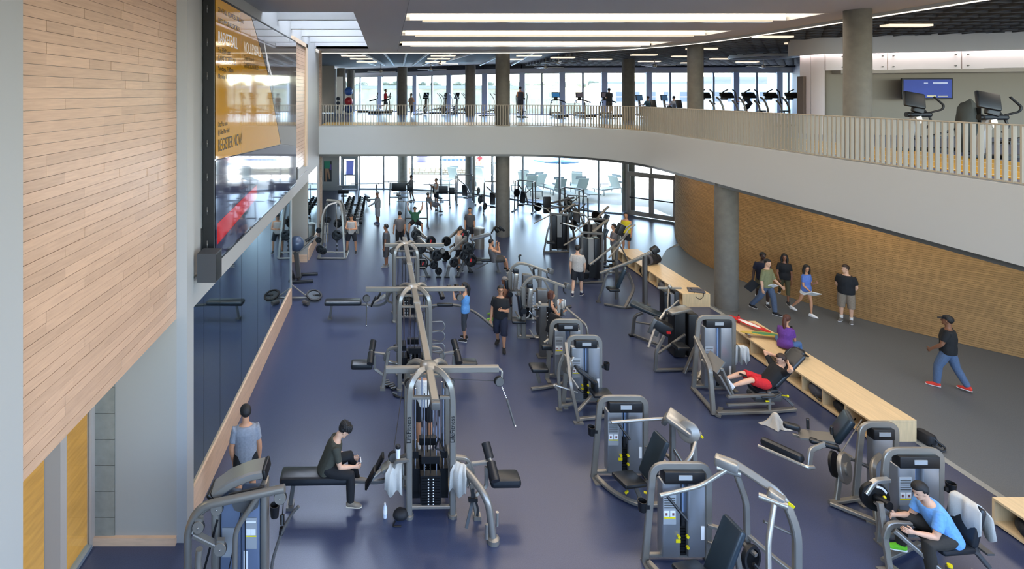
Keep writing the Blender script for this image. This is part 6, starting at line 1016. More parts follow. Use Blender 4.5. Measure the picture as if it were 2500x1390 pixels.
def text(s_, y, z, h, m, w_=1.0):
    cu = bpy.data.curves.new('lettering', 'FONT'); cu.body = s_; cu.size = h * 1.4; cu.extrude = .001; cu.materials.append(m)
    o = bpy.data.objects.new('lettering', cu); COL.objects.link(o); o.parent = vw; o.location = (.018, y - 9.24, z - 4.05); o.rotation_euler = (R(90), 0, R(90)); o.scale = (w_, 1, 1); return o
def fit(s_, y0, y1, z, h, m):
    o = text(s_, y0, z, h, m); n = len(s_); cur = .62 * h * 1.4 * n; o.scale = ((y1 - y0) / cur, 1, 1); return o
fit('2014 FALL QUARTER INDOOR', 9.40, 11.25, 8.46, .09, blk); fit('INTRAMURAL SPORTS', 9.40, 10.85, 8.27, .09, blk)
fit('BASKETBALL', 9.40, 10.75, 7.90, .23, wht); fit('VOLLEYBALL', 11.1, 12.75, 7.88, .23, wht)
fit('5 on 5 Full Court', 9.40, 10.5, 7.74, .10, blk); fit('Coed 4 on 4', 11.1, 12.2, 7.72, .10, blk)
fit('GAME SCHEDULE', 9.40, 10.55, 7.58, .12, blk); fit('GAME SCHEDULE', 11.1, 12.4, 7.56, .12, blk)
fit('Sundays, 7:00pm', 9.40, 10.7, 7.42, .09, blk); fit('Monday & Thursday', 9.40, 10.8, 7.28, .09, blk)
fit('Oct. 9 at noon', 9.40, 10.2, 6.42, .09, blk); fit('@ Glen Mor Field', 9.40, 10.3, 6.28, .09, blk)
fit('REGISTER NOW!', 9.40, 11.1, 5.98, .23, blk)
sp = thing('wall_speaker', (-2.87, 8.82, 4.3), 0, 'dark grey box mounted at the lower near corner of the video wall', 'speaker'); part(sp, 'body', mat('speaker_grey', (52, 52, 54), .6), S((-.2, -.22, -.35), (.1, .1, .12)), label=None); part(sp, 'grille', blackp, S((.1, -.19, -.32), (.106, .07, .09)))
sp = thing('wall_speaker', (-3.05, 17.75, 4.35), 0, 'small dark box on the wall at the far lower corner of the video wall', 'speaker'); part(sp, 'body', gunmetal, S((-.1, -.1, -.2), (.08, .12, .2))); part(sp, 'grille', blackp, S((.08, -.08, -.17), (.086, .1, .17)))
an = thing('wall_antenna', (-3.1, 8.85, 4.15), 0, 'thin black antenna bracket on the white pilaster beside the video wall', 'bracket'); part(an, 'rod', blackp, CY_((.02, -.02, 0), (.02, -.02, .62), .01, 6), label=None); part(an, 'clip', gunmetal, B((.01, 0, .1), (.05, .05, .12)), B((.01, 0, -.1), (.05, .05, .1)))
# ---------------------------------------------------------------- long cubby benches
def cubby_bench(x0, x1, y0, y1, n, label):
    h = .43; t = thing('cubby_bench', ((x0 + x1) / 2, y0, 0), 0, label, 'bench', 'long plywood benches with cubby holes'); L = y1 - y0; hw = (x1 - x0) / 2; e = .035
    part(t, 'top', oak, S((-hw, 0, h - e), (hw, L, h)), smooth=False); part(t, 'end_panel', oak, S((-hw, 0, .0), (hw, e, h - e - .002)), smooth=False); part(t, 'end_panel', oak, S((-hw, L - e, 0), (hw, L, h - e - .002)), smooth=False)
    part(t, 'base_board', oak, S((-hw, e, .03), (hw - .04, L - e, .03 + e)), smooth=False); part(t, 'back_panel', oak, S((hw - .03, e, .0), (hw, L - e, h - e)), smooth=False); part(t, 'inner_back', mat('cubby_grey', (150, 142, 132), .6), S((.1, e, .065), (.12, L - e, h - e)), smooth=False)
    for k in range(1, n): part(t, 'divider', oak, S((-hw + .005, k * L / n - .014, .066), (hw - .03, k * L / n + .014, h - e - .002)), smooth=False)
    return t
cubby_bench(9.72, 10.66, 10.72, 15.42, 8, 'long plywood cubby bench where the woman in purple sits')
cubby_bench(9.72, 10.62, 17.5, 22.6, 9, 'long plywood cubby bench with a black duffel bag on top, near the glass doors')
cubby_bench(9.86, 10.8, 4.0, 8.68, 8, 'plywood cubby bench cut by the frame edge, nearest to the front')
# ---------------------------------------------------------------- bags, towels and other loose things
def lump(name, loc, size, label, cat, m, rz=0, seed=1, group=None, extra=None):
    t = empty(name, loc, rz, label, cat, group); r_ = random.Random(seed); mb = MB(); mb.ball((0, 0, size[2] * .5), (size[0] / 2, size[1] / 2, size[2] / 2), seg=16, rings=11)
    v = []
    for p in mb.v:
        p = Vector(p); n_ = 1 + .10 * math.sin(p.x * 23 + seed) * math.cos(p.y * 19 + seed * 2) + r_.uniform(-.03, .03); q = Vector((p.x * n_, p.y * n_, max(.004, (p.z - size[2] * .5) * n_ * 1.12 + size[2] * .5))); v.append(q)
    mb.v = [tuple(q) for q in v]; mb.build('body', m, t)
    if extra: extra(t)
    return t
bagm = mat('bag_black', (22, 22, 25), .7, bump=.3, bscale=40); bagg = mat('bag_grey', (78, 76, 80), .7, bump=.3, bscale=40)
def straps(t): part(t, 'strap', blackp, T([(-.15, -.1, .1), (-.2, -.25, .05), (.0, -.3, .03), (.12, -.12, .1)], .014, .06), T([(.05, -.1, .15), (.2, -.2, .1), (.22, -.05, .1)], .014, .06))
t = thing('backpack', (10.8, 10.66, 0), 8, 'black backpack lying on the floor at the near end of the plywood bench', 'bag'); part(t, 'body', bagm, B((0, .02, .12), (.2, .32, .22), (0, 8, 0), .07)); part(t, 'pocket', bagg, B((.07, -.02, .09), (.1, .22, .14), (0, 0, 0), .04)); part(t, 'strap', blackp, T([(0, -.12, .18), (.12, -.24, .06), (.02, -.28, .015), (-.06, -.14, .06)], .018, .05), T([(.08, .1, .16), (.2, .0, .05), (.16, -.14, .02)], .018, .05))
lump('backpack', (9.88, 12.2, .07), (.3, .48, .28), 'grey drawstring bag in a cubby below the woman in purple', 'bag', bagg, 0, 3, None, straps)
lump('backpack', (9.9, 11.55, .07), (.3, .42, .24), 'black bag inside the second cubby from the near end of the plywood bench', 'bag', bagm, 0, 4, None, straps)
lump('backpack', (10.05, 8.2, .07), (.4, .55, .26), 'black bag inside the plywood bench cut by the frame edge', 'bag', bagm, 0, 6, None, straps)
lump('backpack', (9.86, 20.45, .07), (.26, .4, .26), 'dark bag in a far cubby of the bench near the glass doors', 'bag', bagm, 0, 7, None, straps)
lump('backpack', (9.82, 18.9, .07), (.34, .5, .24), 'dark bag bulging from a near cubby of the bench near the glass doors', 'bag', bagg, 0, 9, None, straps)
t = thing('duffel_bag', (10.25, 20.6, .43), 25, 'black and grey duffel bag on top of the bench near the glass doors', 'bag'); part(t, 'body', bagm, *[LA([(.02, -.34), (.16, -.33), (.19, -.2), (.19, .2), (.16, .33), (.02, .34)], (0, 0, .18), (1, .0, 0), 14)]); part(t, 'end_pocket', bagg, LA([(.195, -.3), (.2, -.24), (.195, -.18)], (0, 0, .18), (1, 0, 0), 14)); part(t, 'handle', blackp, T([(-.12, -.17, .25), (-.1, -.1, .44), (.1, -.1, .44), (.12, -.17, .25)], .016, .06), T([(-.12, .17, .25), (-.1, .1, .42), (.1, .1, .42), (.12, .17, .25)], .016, .06))
t = thing('mesh_bag', (10.3, 17.75, .43), -20, 'flat black mesh bag with hanging cord on the end of the far bench', 'bag'); part(t, 'body', bagg, B((0, 0, .03), (.5, .34, .05), (0, 0, 0), .02), B((-.02, .02, .07), (.3, .2, .04), (0, 0, 15), .02)); part(t, 'cord', blackp, T([(-.1, -.2, .03), (-.06, -.3, -.1), (.05, -.33, -.16), (.16, -.28, -.08), (.2, -.15, .03)], .009, .05))
def longboard(loc, rz, label, c1, c2, wheelc):
    t = thing('longboard', loc, rz, label, 'skateboard'); mb = MB(); pts = []
    for a in range(0, 360, 15): pts.append((.62 * math.cos(R(a)) * (1 if abs(math.cos(R(a))) < .9 else .98), .13 * math.sin(R(a)) * (1.0 - .25 * abs(math.cos(R(a))))))
    mb.prism(pts, .095, .11); mb.build('deck', c1, t, smooth=False); MB().prism([(x * .55, y * .7) for x, y in pts], .11, .113).build('deck_graphic', c2, t, smooth=False)
    part(t, 'truck', silver_l, B((-.42, 0, .08), (.06, .2, .03)), B((.42, 0, .08), (.06, .2, .03)))
    for x in (-.42, .42):
        for y in (-.11, .11): part(t, 'wheel', wheelc, CY_((x, y - .022, .037), (x, y + .022, .037), .036, 12))
    return t
longboard((10.2, 15.0, .43), 110, 'white and red longboard lying on the far end of the plywood bench', red_m, paperw, red_m)
longboard((10.2, 14.35, .43), 165, 'green and yellow longboard lying on the plywood bench next to the woman in purple', mat('board_yellow', (190, 160, 70), .5), mat('board_green', (70, 128, 84), .5), mat('wheel_brown', (96, 70, 50), .5))
t = thing('water_bottle', (10.1, 15.3, .43), 0, 'slim red water bottle standing beside the white and red longboard', 'bottle'); part(t, 'body', red_m, LA([(.035, 0), (.037, .17), (.02, .2)], seg=14)); part(t, 'cap', blackp, CY_((0, 0, .2), (0, 0, .235), .02, 10))
t = thing('drink_bottle', tuple((HANDS['purple'][0] + HANDS['purple'][1]) / 2 - V3(0, 0, .06)), 0, 'dark red bottle in the hands of the woman in purple', 'bottle'); part(t, 'body', mat('dark_red', (110, 24, 50), .4), LA([(.04, 0), (.042, .16), (.024, .2)], seg=14)); part(t, 'cap', blackp, CY_((0, 0, .2), (0, 0, .24), .024, 10))
t = thing('backpack', (10.15, 13.25, .43), 30, 'blue and black backpack lying on the plywood bench behind the woman in purple', 'bag'); part(t, 'body', bagm, B((0, 0, .1), (.5, .3, .2), (0, 0, 0), .08)); part(t, 'pocket', mat('bag_blue', (70, 116, 150), .6), B((-.18, -.06, .11), (.3, .24, .14), (0, 0, 12), .05)); part(t, 'strap', blackp, T([(.1, -.16, .1), (.25, -.2, .05), (.3, 0, .08)], .018, .05))
t = thing('water_bottle', tuple(P(940, 1264)), 0, 'clear plastic water bottle with white label standing on the blue floor', 'bottle'); part(t, 'body', mat('clear_plastic', (196, 204, 212), .15), LA([(.032, 0), (.034, .03), (.034, .17), (.015, .21)], seg=14)); part(t, 'wrap', paperw, LA([(.0352, .07), (.0352, .14)], seg=14)); part(t, 'cap', paperw, CY_((0, 0, .21), (0, 0, .235), .016, 10))
lump('gym_bag', tuple(P(978, 1268)), (.24, .2, .16), 'small black bag on the floor by the foot of the cable tower', 'bag', bagm, 10, 8, None, lambda t: part(t, 'strap', blackp, T([(-.1, -.05, .02), (-.16, -.14, .012), (-.02, -.16, .012)], .012, .04)))
for i, (px, py) in enumerate(((944, 940), (957, 948))):
    t = thing('grip_handle', tuple(P(px, py)), 15 + i * 8, ['black grip handle on the floor, farther of the two left of the cable tower', 'black grip handle on the floor, nearer of the two left of the cable tower'][i], 'handle', 'handles left on the floor'); part(t, 'plate', iron, B((0, 0, .03), (.10, .26, .05), (0, 0, 0), .015)); part(t, 'bars', gunmetal, *[CY_((-.08, y, .06), (.08, y, .06), .02, 8) for y in (-.09, 0, .09)])
t = thing('strap_handle', tuple(P(972, 972)), 0, 'black strap handle lying on the floor at the end of a cable', 'handle'); part(t, 'strap', blackp, RT([(-.1, .1, .02), (-.02, 0, .03), (.18, -.05, .02)], .05, .02, .03)); part(t, 'grip', gunmetal, CY_((-.12, .16, .03), (-.02, .1, .03), .02, 8))
def drape(loc, rz, w_, pts, label, seed=1, th=.012):
    """towel hung over something: profile points in (x, z), width along y, with soft folds"""
    t = empty('towel', loc, rz, label, 'towel', None); n = 14; mb = MB(); pr = fillet([(p[0], 0, p[1]) for p in pts], .05, 4); v = []; N = len(pr)
    for i, p in enumerate(pr):
        fr = i / (N - 1)
        for k in range(n + 1):
            u = k / n - .5; amp = .018 * abs(fr - .45) * 2; y = u * w_ * (1 - .3 * math.sin(fr * 3.1)) + .03 * math.sin(fr * 4 + seed); v.append((p.x + amp * math.sin(u * 11 + seed + fr * 2) + .006 * math.sin(u * 21 + seed * 3 + fr * 3), y, p.z + .02 * math.cos(u * 9 + seed) * (fr < .05 or fr > .95) * 3))
    f = [(i * (n + 1) + k, i * (n + 1) + k + 1, (i + 1) * (n + 1) + k + 1, (i + 1) * (n + 1) + k) for i in range(N - 1) for k in range(n)]
    mb.add(v, f); o = mb.build('cloth', towel_m, t); s_ = o.modifiers.new('s', 'SOLIDIFY'); s_.thickness = th; return t
drape((.13, 8.92, 0), 90, .3, [(-.16, .42), (-.12, .76), (0, .84), (.10, .72), (.16, .34)], 'white towel hanging on the left side of the nearest cable tower', 2)
drape((1.19, 8.78, 0), 60, .3, [(-.13, .5), (-.10, .84), (.0, .94), (.10, .84), (.16, .42)], 'white towel over the curved step arm of the nearest cable tower', 4)
drape((8.34, 12.5, 0), 90, .22, [(-.05, .72), (-.03, 1.08), (.06, 1.1), (.08, .66)], 'white towel hanging from the frame of the leg press', 5)
drape((8.42, 7.74, 0), 5, .40, [(-.06, .74), (-.03, 1.09), (.05, 1.12), (.16, 1.0), (.2, .66)], 'white towel draped over the backrest behind the man in light blue', 6)
t = empty('towel', tuple(P(1893, 1040)), 15, 'crumpled white towel heaped on the blue floor in front of the leg press', 'towel'); mb = MB(); v = []; f = []; NA, NR = 36, 9
for i in range(NR):
    fr = i / (NR - 1)
    for k in range(NA):
        a = 2 * math.pi * k / NA; am = fr * fr * (.035 * math.sin(5 * a + 1) + .025 * math.sin(9 * a + fr * 3)); rr_ = .035 + .10 * fr ** .7 + .05 * fr ** 4 + am + (.14 * fr ** 5 * max(0, math.cos(a + .5)) ** 8) + (.08 * fr ** 5 * max(0, math.cos(a - 2.6)) ** 8)
        v.append((rr_ * math.cos(a), rr_ * math.sin(a), max(.006, .27 * (1 - fr) ** .8 + .012 * math.sin(7 * a) * fr)))
    if i: f += [((i - 1) * NA + k, (i - 1) * NA + (k + 1) % NA, i * NA + (k + 1) % NA, i * NA + k) for k in range(NA)]
f.append(tuple(range(NA))); mb.add(v, f); mb.build('cloth', towel_m, t)
t = thing('water_bottle', tuple(HANDS['black'][1] + V3(0, 0, .01)), 0, 'dark water bottle raised by the woman in black tank top', 'bottle'); part(t, 'body', blackp, CY_((-.08, 0, .02), (.1, .02, .05), .036, 12)); part(t, 'cap', gunmetal, CY_((-.13, -.005, .01), (-.08, 0, .02), .02, 10))
drape((HANDS['black'][0].x, HANDS['black'][0].y, HANDS['black'][0].z - 1.36), 80, .2, [(-.03, 1.02), (0, 1.36), (.05, 1.38), (.08, .98)], 'white towel held by the woman in black tank top', 7)
def sheet(name, c, size, rot, label, cat, m): 
    t = empty(name, c, 0, label, cat); part(t, 'cover' if cat == 'binder' else 'sheet', m, B((0, 0, 0), (size[0], size[1], size[2]), rot)); 
    if cat == 'binder': part(t, 'pages', paperw, B((0, 0, 0), (size[0] * .96, size[1] * .5, size[2] * .96), rot))
    return t
c = P(1985, 718, .86); sheet('papers', tuple(c), (.34, .02, .26), (60, 14, 10), 'stack of white papers held by the woman in white shorts', 'papers', paperw)
c = P(1888, 698, .95); sheet('papers', tuple(c), (.26, .015, .18), (55, 20, 20), 'white paper held by the man in olive t-shirt', 'papers', paperw)
c = P(1835, 698, .85); sheet('binder', tuple(c), (.30, .05, .36), (20, 35, 10), 'black binder held low by the man in navy polo shirt', 'binder', bagm)
t = thing('phone', (7.93, 11.86, .74), 10, 'black phone resting on the red shorts of the man on the leg press', 'phone'); part(t, 'case', blackp, B((0, 0, 0), (.075, .15, .012), (8, 0, 40), .004)); part(t, 'screen', scr, B((0, 0, .008), (.065, .13, .003), (8, 0, 40)))
# dumbbell in the woman's hands
for i, c in enumerate(((1.95, 13.95, 1.62), (2.3, 13.8, 1.05))): pass
# ---------------------------------------------------------------- far left wall: poster
po = thing('wall_poster', (-4.33, 38.93, 1.35), 0, 'poster of a figure in a green shirt on the white wall at the far left', 'poster'); part(po, 'sheet', mat('poster_dark', (40, 44, 50), .5), B((0, 0, .0), (.6, .02, 1.75)), smooth=False)
part(po, 'figure', mat('poster_green', (46, 140, 110), .5), PL([(-.2, .2), (.2, .2), (.22, .75), (.05, .85), (-.22, .8)], (-.05, -.014, 0), (1, 0, 0), (0, 0, 1), .002)); part(po, 'legs', mat('poster_skin', (170, 130, 100), .6), PL([(-.12, -.75), (-.02, -.75), (.02, .0), (.15, -.6), (.24, -.55), (.12, .2), (-.15, .2)], (-.05, -.0145, 0), (1, 0, 0), (0, 0, 1), .002)); part(po, 'side_figure', mat('poster_violet2', (96, 70, 150), .5), PL([(.12, .1), (.26, .1), (.26, .5), (.16, .5)], (0, -.0148, 0), (1, 0, 0), (0, 0, 1), .002))
bn = thing('door_banner', (-2.75, 39.7, 1.45), 0, 'violet blue hanging banner seen through the glazed door at the far left', 'banner'); part(bn, 'cloth', mat('banner_violet', (136, 136, 214), .8), PL([(-.3, -.5), (.2, -.5), (.28, .55), (-.3, .55)], (0, 0, 0), (1, 0, 0), (0, 0, 1), .02)); part(bn, 'rod', gunmetal, CY_((-.35, .0, .57), (.32, 0, .57), .02, 8), CY_((-.33, 0, -1.45), (-.33, 0, .57), .02, 8))

t = thing('shaker_bottle', (.18, 8.775, 1.005), 0, 'white shaker bottle with black lid standing on the nearest cable tower frame', 'bottle'); part(t, 'body', paperw, LA([(.034, 0), (.042, .16), (.042, .17)], seg=14)); part(t, 'lid', blackp, LA([(.044, .165), (.044, .2), (.03, .215)], seg=14))
# ---------------------------------------------------------------- upper floor equipment
GU = 'cardio machines along the upper windows'
def up(px, Y): return ((px - CX) * Y / FOC, Y, UF)
def treadmill(loc, rz, label, lit=True):
    t = thing('treadmill', loc, rz, label, 'treadmill', GU)
    part(t, 'deck', iron, B((0, -.2, .12), (.72, 1.9, .18), bev=.03)); part(t, 'belt', blackp, B((0, -.3, .22), (.5, 1.6, .02))); part(t, 'motor_cover', silver_l, B((0, .62, .24), (.74, .4, .2), bev=.06)); part(t, 'upright', gunmetal, RT([(-.4, .55, .1), (-.33, .5, 1.05)], .07, .06, 0), RT([(.4, .55, .1), (.33, .5, 1.05)], .07, .06, 0)); part(t, 'handrail', blackp, T([(-.46, -.1, 1.0), (-.38, .3, 1.08), (-.2, .5, 1.16), (.2, .5, 1.16), (.38, .3, 1.08), (.46, -.1, 1.0)], .045, .1), RT([(-.36, .5, .3), (.36, .5, .3)], .05, .05, 0)); part(t, 'console_stem', blackp, B((0, .55, 1.26), (.24, .08, .2), bev=.02))
    co = part(t, 'console', blackp, B((0, .55, 1.5), (.54, .07, .38), (-12, 0, 0), .025)); part(co, 'screen', mat('tread_screen' if lit else 'tread_screen_grey', (60, 120, 170) if lit else (90, 84, 92), .2, emit=(50, 120, 180) if lit else (90, 84, 92), estr=.35), B((0, .505, 1.5), (.46, .012, .29), (-12, 0, 0)))
    return t
treadmill(up(1363, 35.6), 0, 'treadmill with a lit blue screen facing the upper windows'); treadmill(up(1423, 35.6), 3, 'treadmill with a grey screen facing the upper windows', False); treadmill(up(1486, 35.6), 3, 'treadmill under the walking man at the upper windows', False)
treadmill(up(935, 41.8), -88, 'treadmill under the runner in red, seen from the side'); treadmill(up(905, 43.5), -88, 'treadmill seen from the side behind the runner in red', False)
def cross(loc, rz, label, tall=0, c2=gunmetal):
    t = thing('elliptical_trainer', loc, rz, label, 'exercise machine', GU)
    part(t, 'base', iron, RT([(0, -.9, .08), (0, .6, .08)], .12, .1, 0), RT([(-.35, -.9, .06), (.35, -.9, .06)], .1, .08, 0), RT([(-.3, .6, .06), (.3, .6, .06)], .1, .08, 0)); part(t, 'flywheel', c2, LA([(.24, -.1), (.28, 0), (.24, .1)], (0, .35, .38), (1, 0, 0), 18)); part(t, 'column', c2, RT([(0, .45, .3), (0, .55, 1.25 + tall)], .2, .16, 0)); part(t, 'console', blackp, B((0, .55, 1.5 + tall), (.46, .08, .36), (-18, 0, 0), .03), B((0, .48, 1.25 + tall), (.5, .2, .12), bev=.04)); part(t, 'screen', scr, B((0, .5, 1.51 + tall), (.36, .02, .26), (-18, 0, 0)))
    part(t, 'moving_arm', silver, T([(-.3, .25, .55), (-.34, .35, 1.1), (-.36, .15, 1.45), (-.3, -.05, 1.62 + tall)], .026, .12), T([(.3, .2, .55), (.34, .3, 1.1), (.36, .1, 1.45), (.3, -.12, 1.6 + tall)], .026, .12)); part(t, 'pedal', iron, B((-.18, -.3, .35), (.16, .4, .06)), B((.18, -.1, .42), (.16, .4, .06))); part(t, 'link', silver, RT([(-.18, -.85, .3), (-.3, .25, .55)], .05, .04, 0), RT([(.18, -.85, .3), (.3, .2, .55)], .05, .04, 0)); return t
for px, Y, rz, lb in ((1033, 40.5, -30, 'elliptical trainer with rounded grey body right of the first upper column'), (1072, 41, -75, 'elliptical trainer at the upper windows, middle of the three left of the second column'), (1104, 42.2, -55, 'elliptical trainer at the upper windows just left of the second column'), (1131, 40, -80, 'elliptical trainer half hidden by the second upper column'), (1203, 37, -70, 'elliptical trainer half hidden by the central concrete column'), (1274, 35, -10, 'elliptical trainer under the man in dark tank top')): cross(up(px, Y), rz, lb)
def recumbent(loc, rz, label):
    t = thing('recumbent_bike', loc, rz, label, 'exercise machine', GU); part(t, 'base', iron, RT([(0, -.7, .1), (0, .8, .1)], .14, .12, 0)); pad(t, 'seat_pad', (0, -.35, .56), (.46, .42, .09)); pad(t, 'backrest', (0, -.62, .9), (.46, .1, .55), (-14, 0, 0), blackp); part(t, 'column', gunmetal, RT([(0, .5, .1), (0, .7, 1.1)], .14, .12, 0)); part(t, 'console', blackp, B((0, .7, 1.3), (.56, .08, .4), (-10, 0, 0), .03)); part(t, 'screen', mat('bike_screen', (70, 100, 130), .2, emit=(60, 90, 120), estr=.3), B((0, .65, 1.3), (.46, .02, .3), (-10, 0, 0))); part(t, 'pedal_case', gunmetal, B((0, .35, .4), (.16, .5, .4), bev=.06)); return t
recumbent(up(1578, 36.2), 15, 'recumbent bike under the person in teal t-shirt'); recumbent(up(1640, 36.2), 15, 'recumbent bike under the person in white t-shirt')
def arc(loc, rz, label):
    t = thing('arc_trainer', loc, rz, label, 'exercise machine', 'arc trainers left of the curved white wall'); part(t, 'console', blackp, B((0, .1, 1.42), (.62, .1, .30), (-35, 0, 0), .04), B((-.2, .0, 1.28), (.3, .16, .12), bev=.04)); part(t, 'side_arc', silver, T([(-.5, .1, 1.35), (-.4, 0, 1.2), (-.28, -.1, .8), (-.3, -.05, .3), (-.4, .1, .05)], .04, .2), T([(.26, .1, 1.2), (.42, 0, .95), (.42, -.05, .5), (.3, .1, .05)], .04, .2)); part(t, 'handle', blackp, T([(-.38, .05, 1.4), (-.3, -.1, 1.6), (-.1, -.1, 1.68)], .028, .1), T([(.28, .1, 1.68), (.42, .1, 1.58), (.46, .1, 1.2), (.50, .1, 1.05), (.56, .1, 1.02)], .028, .12)); part(t, 'seat', blackp, B((.2, -.4, .72), (.28, .2, .05)), RT([(.2, -.4, .7), (.2, -.35, .05)], .05, .05, 0)); part(t, 'base', iron, RT([(-.45, .1, .05), (.5, .1, .05)], .1, .08, 0), RT([(0, -.8, .05), (0, .6, .05)], .1, .08, 0)); t.scale = (1.0, 1.2, 1.05); return t
for i, (px, lb) in enumerate(((1722, 'arc trainer partly hidden by the gallery column'), (1778, 'arc trainer with big console just right of the gallery column'), (1832, 'arc trainer in front of the person bent over a bike'), (1886, 'arc trainer third from the gallery column'), (1938, 'arc trainer closest to the curved white wall'))): arc(up(px, 25.5), 0, lb)
def big_cross(px, Y, label, s_=1.0):
    t = thing('elliptical_trainer', up(px, Y), -8, label, 'exercise machine'); part(t, 'console', blackp, B((-.12, 0, 1.62), (.58, .10, .50), (-20, 12, 0), .05), B((-.02, .0, 1.34), (.34, .12, .26), (-10, 20, 0), .05)); part(t, 'neck', iron, B((.05, .05, 1.16), (.62, .2, .14), bev=.06), CY_((-.3, .05, 1.16), (-.2, .05, 1.16), .08, 12)); part(t, 'handle', blackp, T([(.1, .1, 1.5), (.22, .1, 1.3), (.3, .1, 1.2)], .03, .05), T([(.52, .15, 1.72), (.78, .15, 1.45), (.74, .15, 1.32), (.3, .1, 1.2)], .03, .1), T([(.3, .05, 1.15), (.35, .0, .9), (.2, 0, .75)], .03, .06)); part(t, 'column', mat('grey_white', (150, 150, 150), .5), RT([(-.05, .05, 1.1), (-.2, .1, .5), (-.1, .3, .1)], .2, .16, .1)); part(t, 'column_trim', silver_l, B((-.04, -.06, 1.0), (.14, .06, .22), (0, -12, 0))); part(t, 'base', iron, RT([(-.4, .3, .06), (1.5, .3, .06)], .16, .12, 0), RT([(.3, -.1, .06), (.3, .7, .06)], .12, .1, 0)); part(t, 'ramp_arm', iron, RT([(.2, .1, .4), (1.1, .1, .75)], .06, .05, 0), RT([(.2, .5, .35), (1.2, .5, .6)], .06, .05, 0)); part(t, 'pedal', blackp, B((.6, .1, .45), (.4, .16, .06)), B((.8, .5, .42), (.4, .16, .06))); t.scale = (.9, .9, .86); return t
big_cross(2243, 14.3, 'dark elliptical trainer standing in front of the wall screen'); big_cross(2425, 12.6, 'dark elliptical trainer with big console right of the wall screen')
lump('beanbag_cover', (up(2365, 14.2)[0], 14.2, UF), (.62, .5, 1.32), 'dark green grey covered machine between the two big elliptical trainers', 'cover', mat('cover_green', (58, 60, 54), .7, bump=.3), 0, 12, None, lambda t: part(t, 'seam', iron, B((0, -.2, .9), (.012, .2, .6))))
# wall screen in the recess
tvx, tvy = 19.55, 19.30
tv = thing('wall_television', (tvx, tvy, 7.20), -13, 'flat television with a blue picture on the taupe wall of the upper floor', 'television'); part(tv, 'bezel', blackp, B((0, 0, 0), (1.54, .08, .76), bev=.015)); part(tv, 'screen', mat('tv_blue', (18, 42, 120), .5, noise=.25, nscale=1.5, emit=(30, 72, 190), estr=.2), B((0, -.045, .0), (1.44, .012, .66))); part(tv, 'caption', mat('tv_caption', (206, 196, 150), .4, emit=(206, 196, 150), estr=.1), B((.12, -.053, -.27), (.28, .004, .05)), B((.46, -.053, -.27), (.3, .004, .02))); part(tv, 'cloud', mat('tv_cloud', (180, 190, 220), .4, emit=(170, 180, 220), estr=.1), B((.38, -.053, .2), (.44, .004, .06)), B((-.05, -.053, .2), (.12, .004, .04))); part(tv, 'mount', gunmetal, B((0, .12, 0), (.3, .2, .3)))
# ball stand, mats
st = thing('ball_stand', up(840, 41.5), 0, 'white upright stand with shelves for exercise balls near the upper left column', 'rack'); part(st, 'post', paperw, RT([(.28, .0, .03), (.1, 0, 2.9)], .06, .06, 0), RT([(-.35, 0, .03), (-.35, 0, 2.9)], .5, .08, 0)); part(st, 'shelf', paperw, RT([(.1, -.1, 1.42), (.62, -.1, 1.42)], .05, .4, 0), RT([(.1, -.1, .6), (.62, -.1, .6)], .05, .4, 0), RT([(-.1, -.1, .05), (.7, -.1, .05)], .06, .4, 0))
for dz, c_, lb in ((1.77, (46, 86, 160), 'blue exercise ball on the upper shelf of the ball stand'), (.99, (176, 44, 52), 'red exercise ball on the lower shelf of the ball stand'), (.40, (40, 70, 128), 'dark blue exercise ball at the foot of the ball stand')):
    t = thing('exercise_ball', tuple(Vector(up(848, 41.4)) + V3(.1, 0, dz)), 0, lb, 'ball', 'exercise balls of the upper floor'); part(t, 'ball', mat('ball_%d' % c_[0], c_, .35), BALL((0, 0, 0), .33, seg=20, rings=14)); part(t, 'valve', iron, BALL((0, -.33, 0), .02, seg=6, rings=4))
for k, z in enumerate((.5, .85, 1.2)):
    t = thing('medicine_ball', tuple(Vector(up(827, 41.2)) + V3(-.05, 0, z)), 0, ['lowest', 'middle', 'uppermost'][k] + ' dark medicine ball on the side of the ball stand', 'ball', 'medicine balls on the stand'); part(t, 'ball', mat('medball', (40, 52, 70), .5), BALL((0, 0, 0), .15, seg=14, rings=10)); part(t, 'seam', iron, LA([(.151, -.008), (.151, .008)], seg=14))
# ceiling fans
for px, z, Y, lb in ((930, 8.62, 38, 'leftmost ceiling fan, above the upper treadmills'), (1052, 8.72, 37, 'second ceiling fan from the left under the dark ceiling'), (1075, 8.9, 33, 'small ceiling fan just right of the second fan'), (1332, 8.72, 34, 'ceiling fan right of the central column, the lower of two'), (1364, 8.85, 31, 'ceiling fan right of the central column, the upper of two'), (1598, 8.72, 32, 'ceiling fan between the two gallery columns'), (1864, 8.72, 33, 'rightmost ceiling fan, above the arc trainers')):
    t = thing('ceiling_fan', ((px - CX) * Y / FOC, Y, z), rnd.uniform(0, 100), lb, 'fan', 'ceiling fans of the upper floor'); part(t, 'stem', silver, CY_((0, 0, .08), (0, 0, 9.35 - z), .025, 8)); part(t, 'motor', silver, LA([(.02, -.12), (.12, -.08), (.12, .06), (.04, .1)], seg=14))
    for a in (0, 120, 240): part(t, 'blade', paperw, B((.62 * math.cos(R(a)), .62 * math.sin(R(a)), -.02), (1.0, .15, .02), (8, 0, a)))
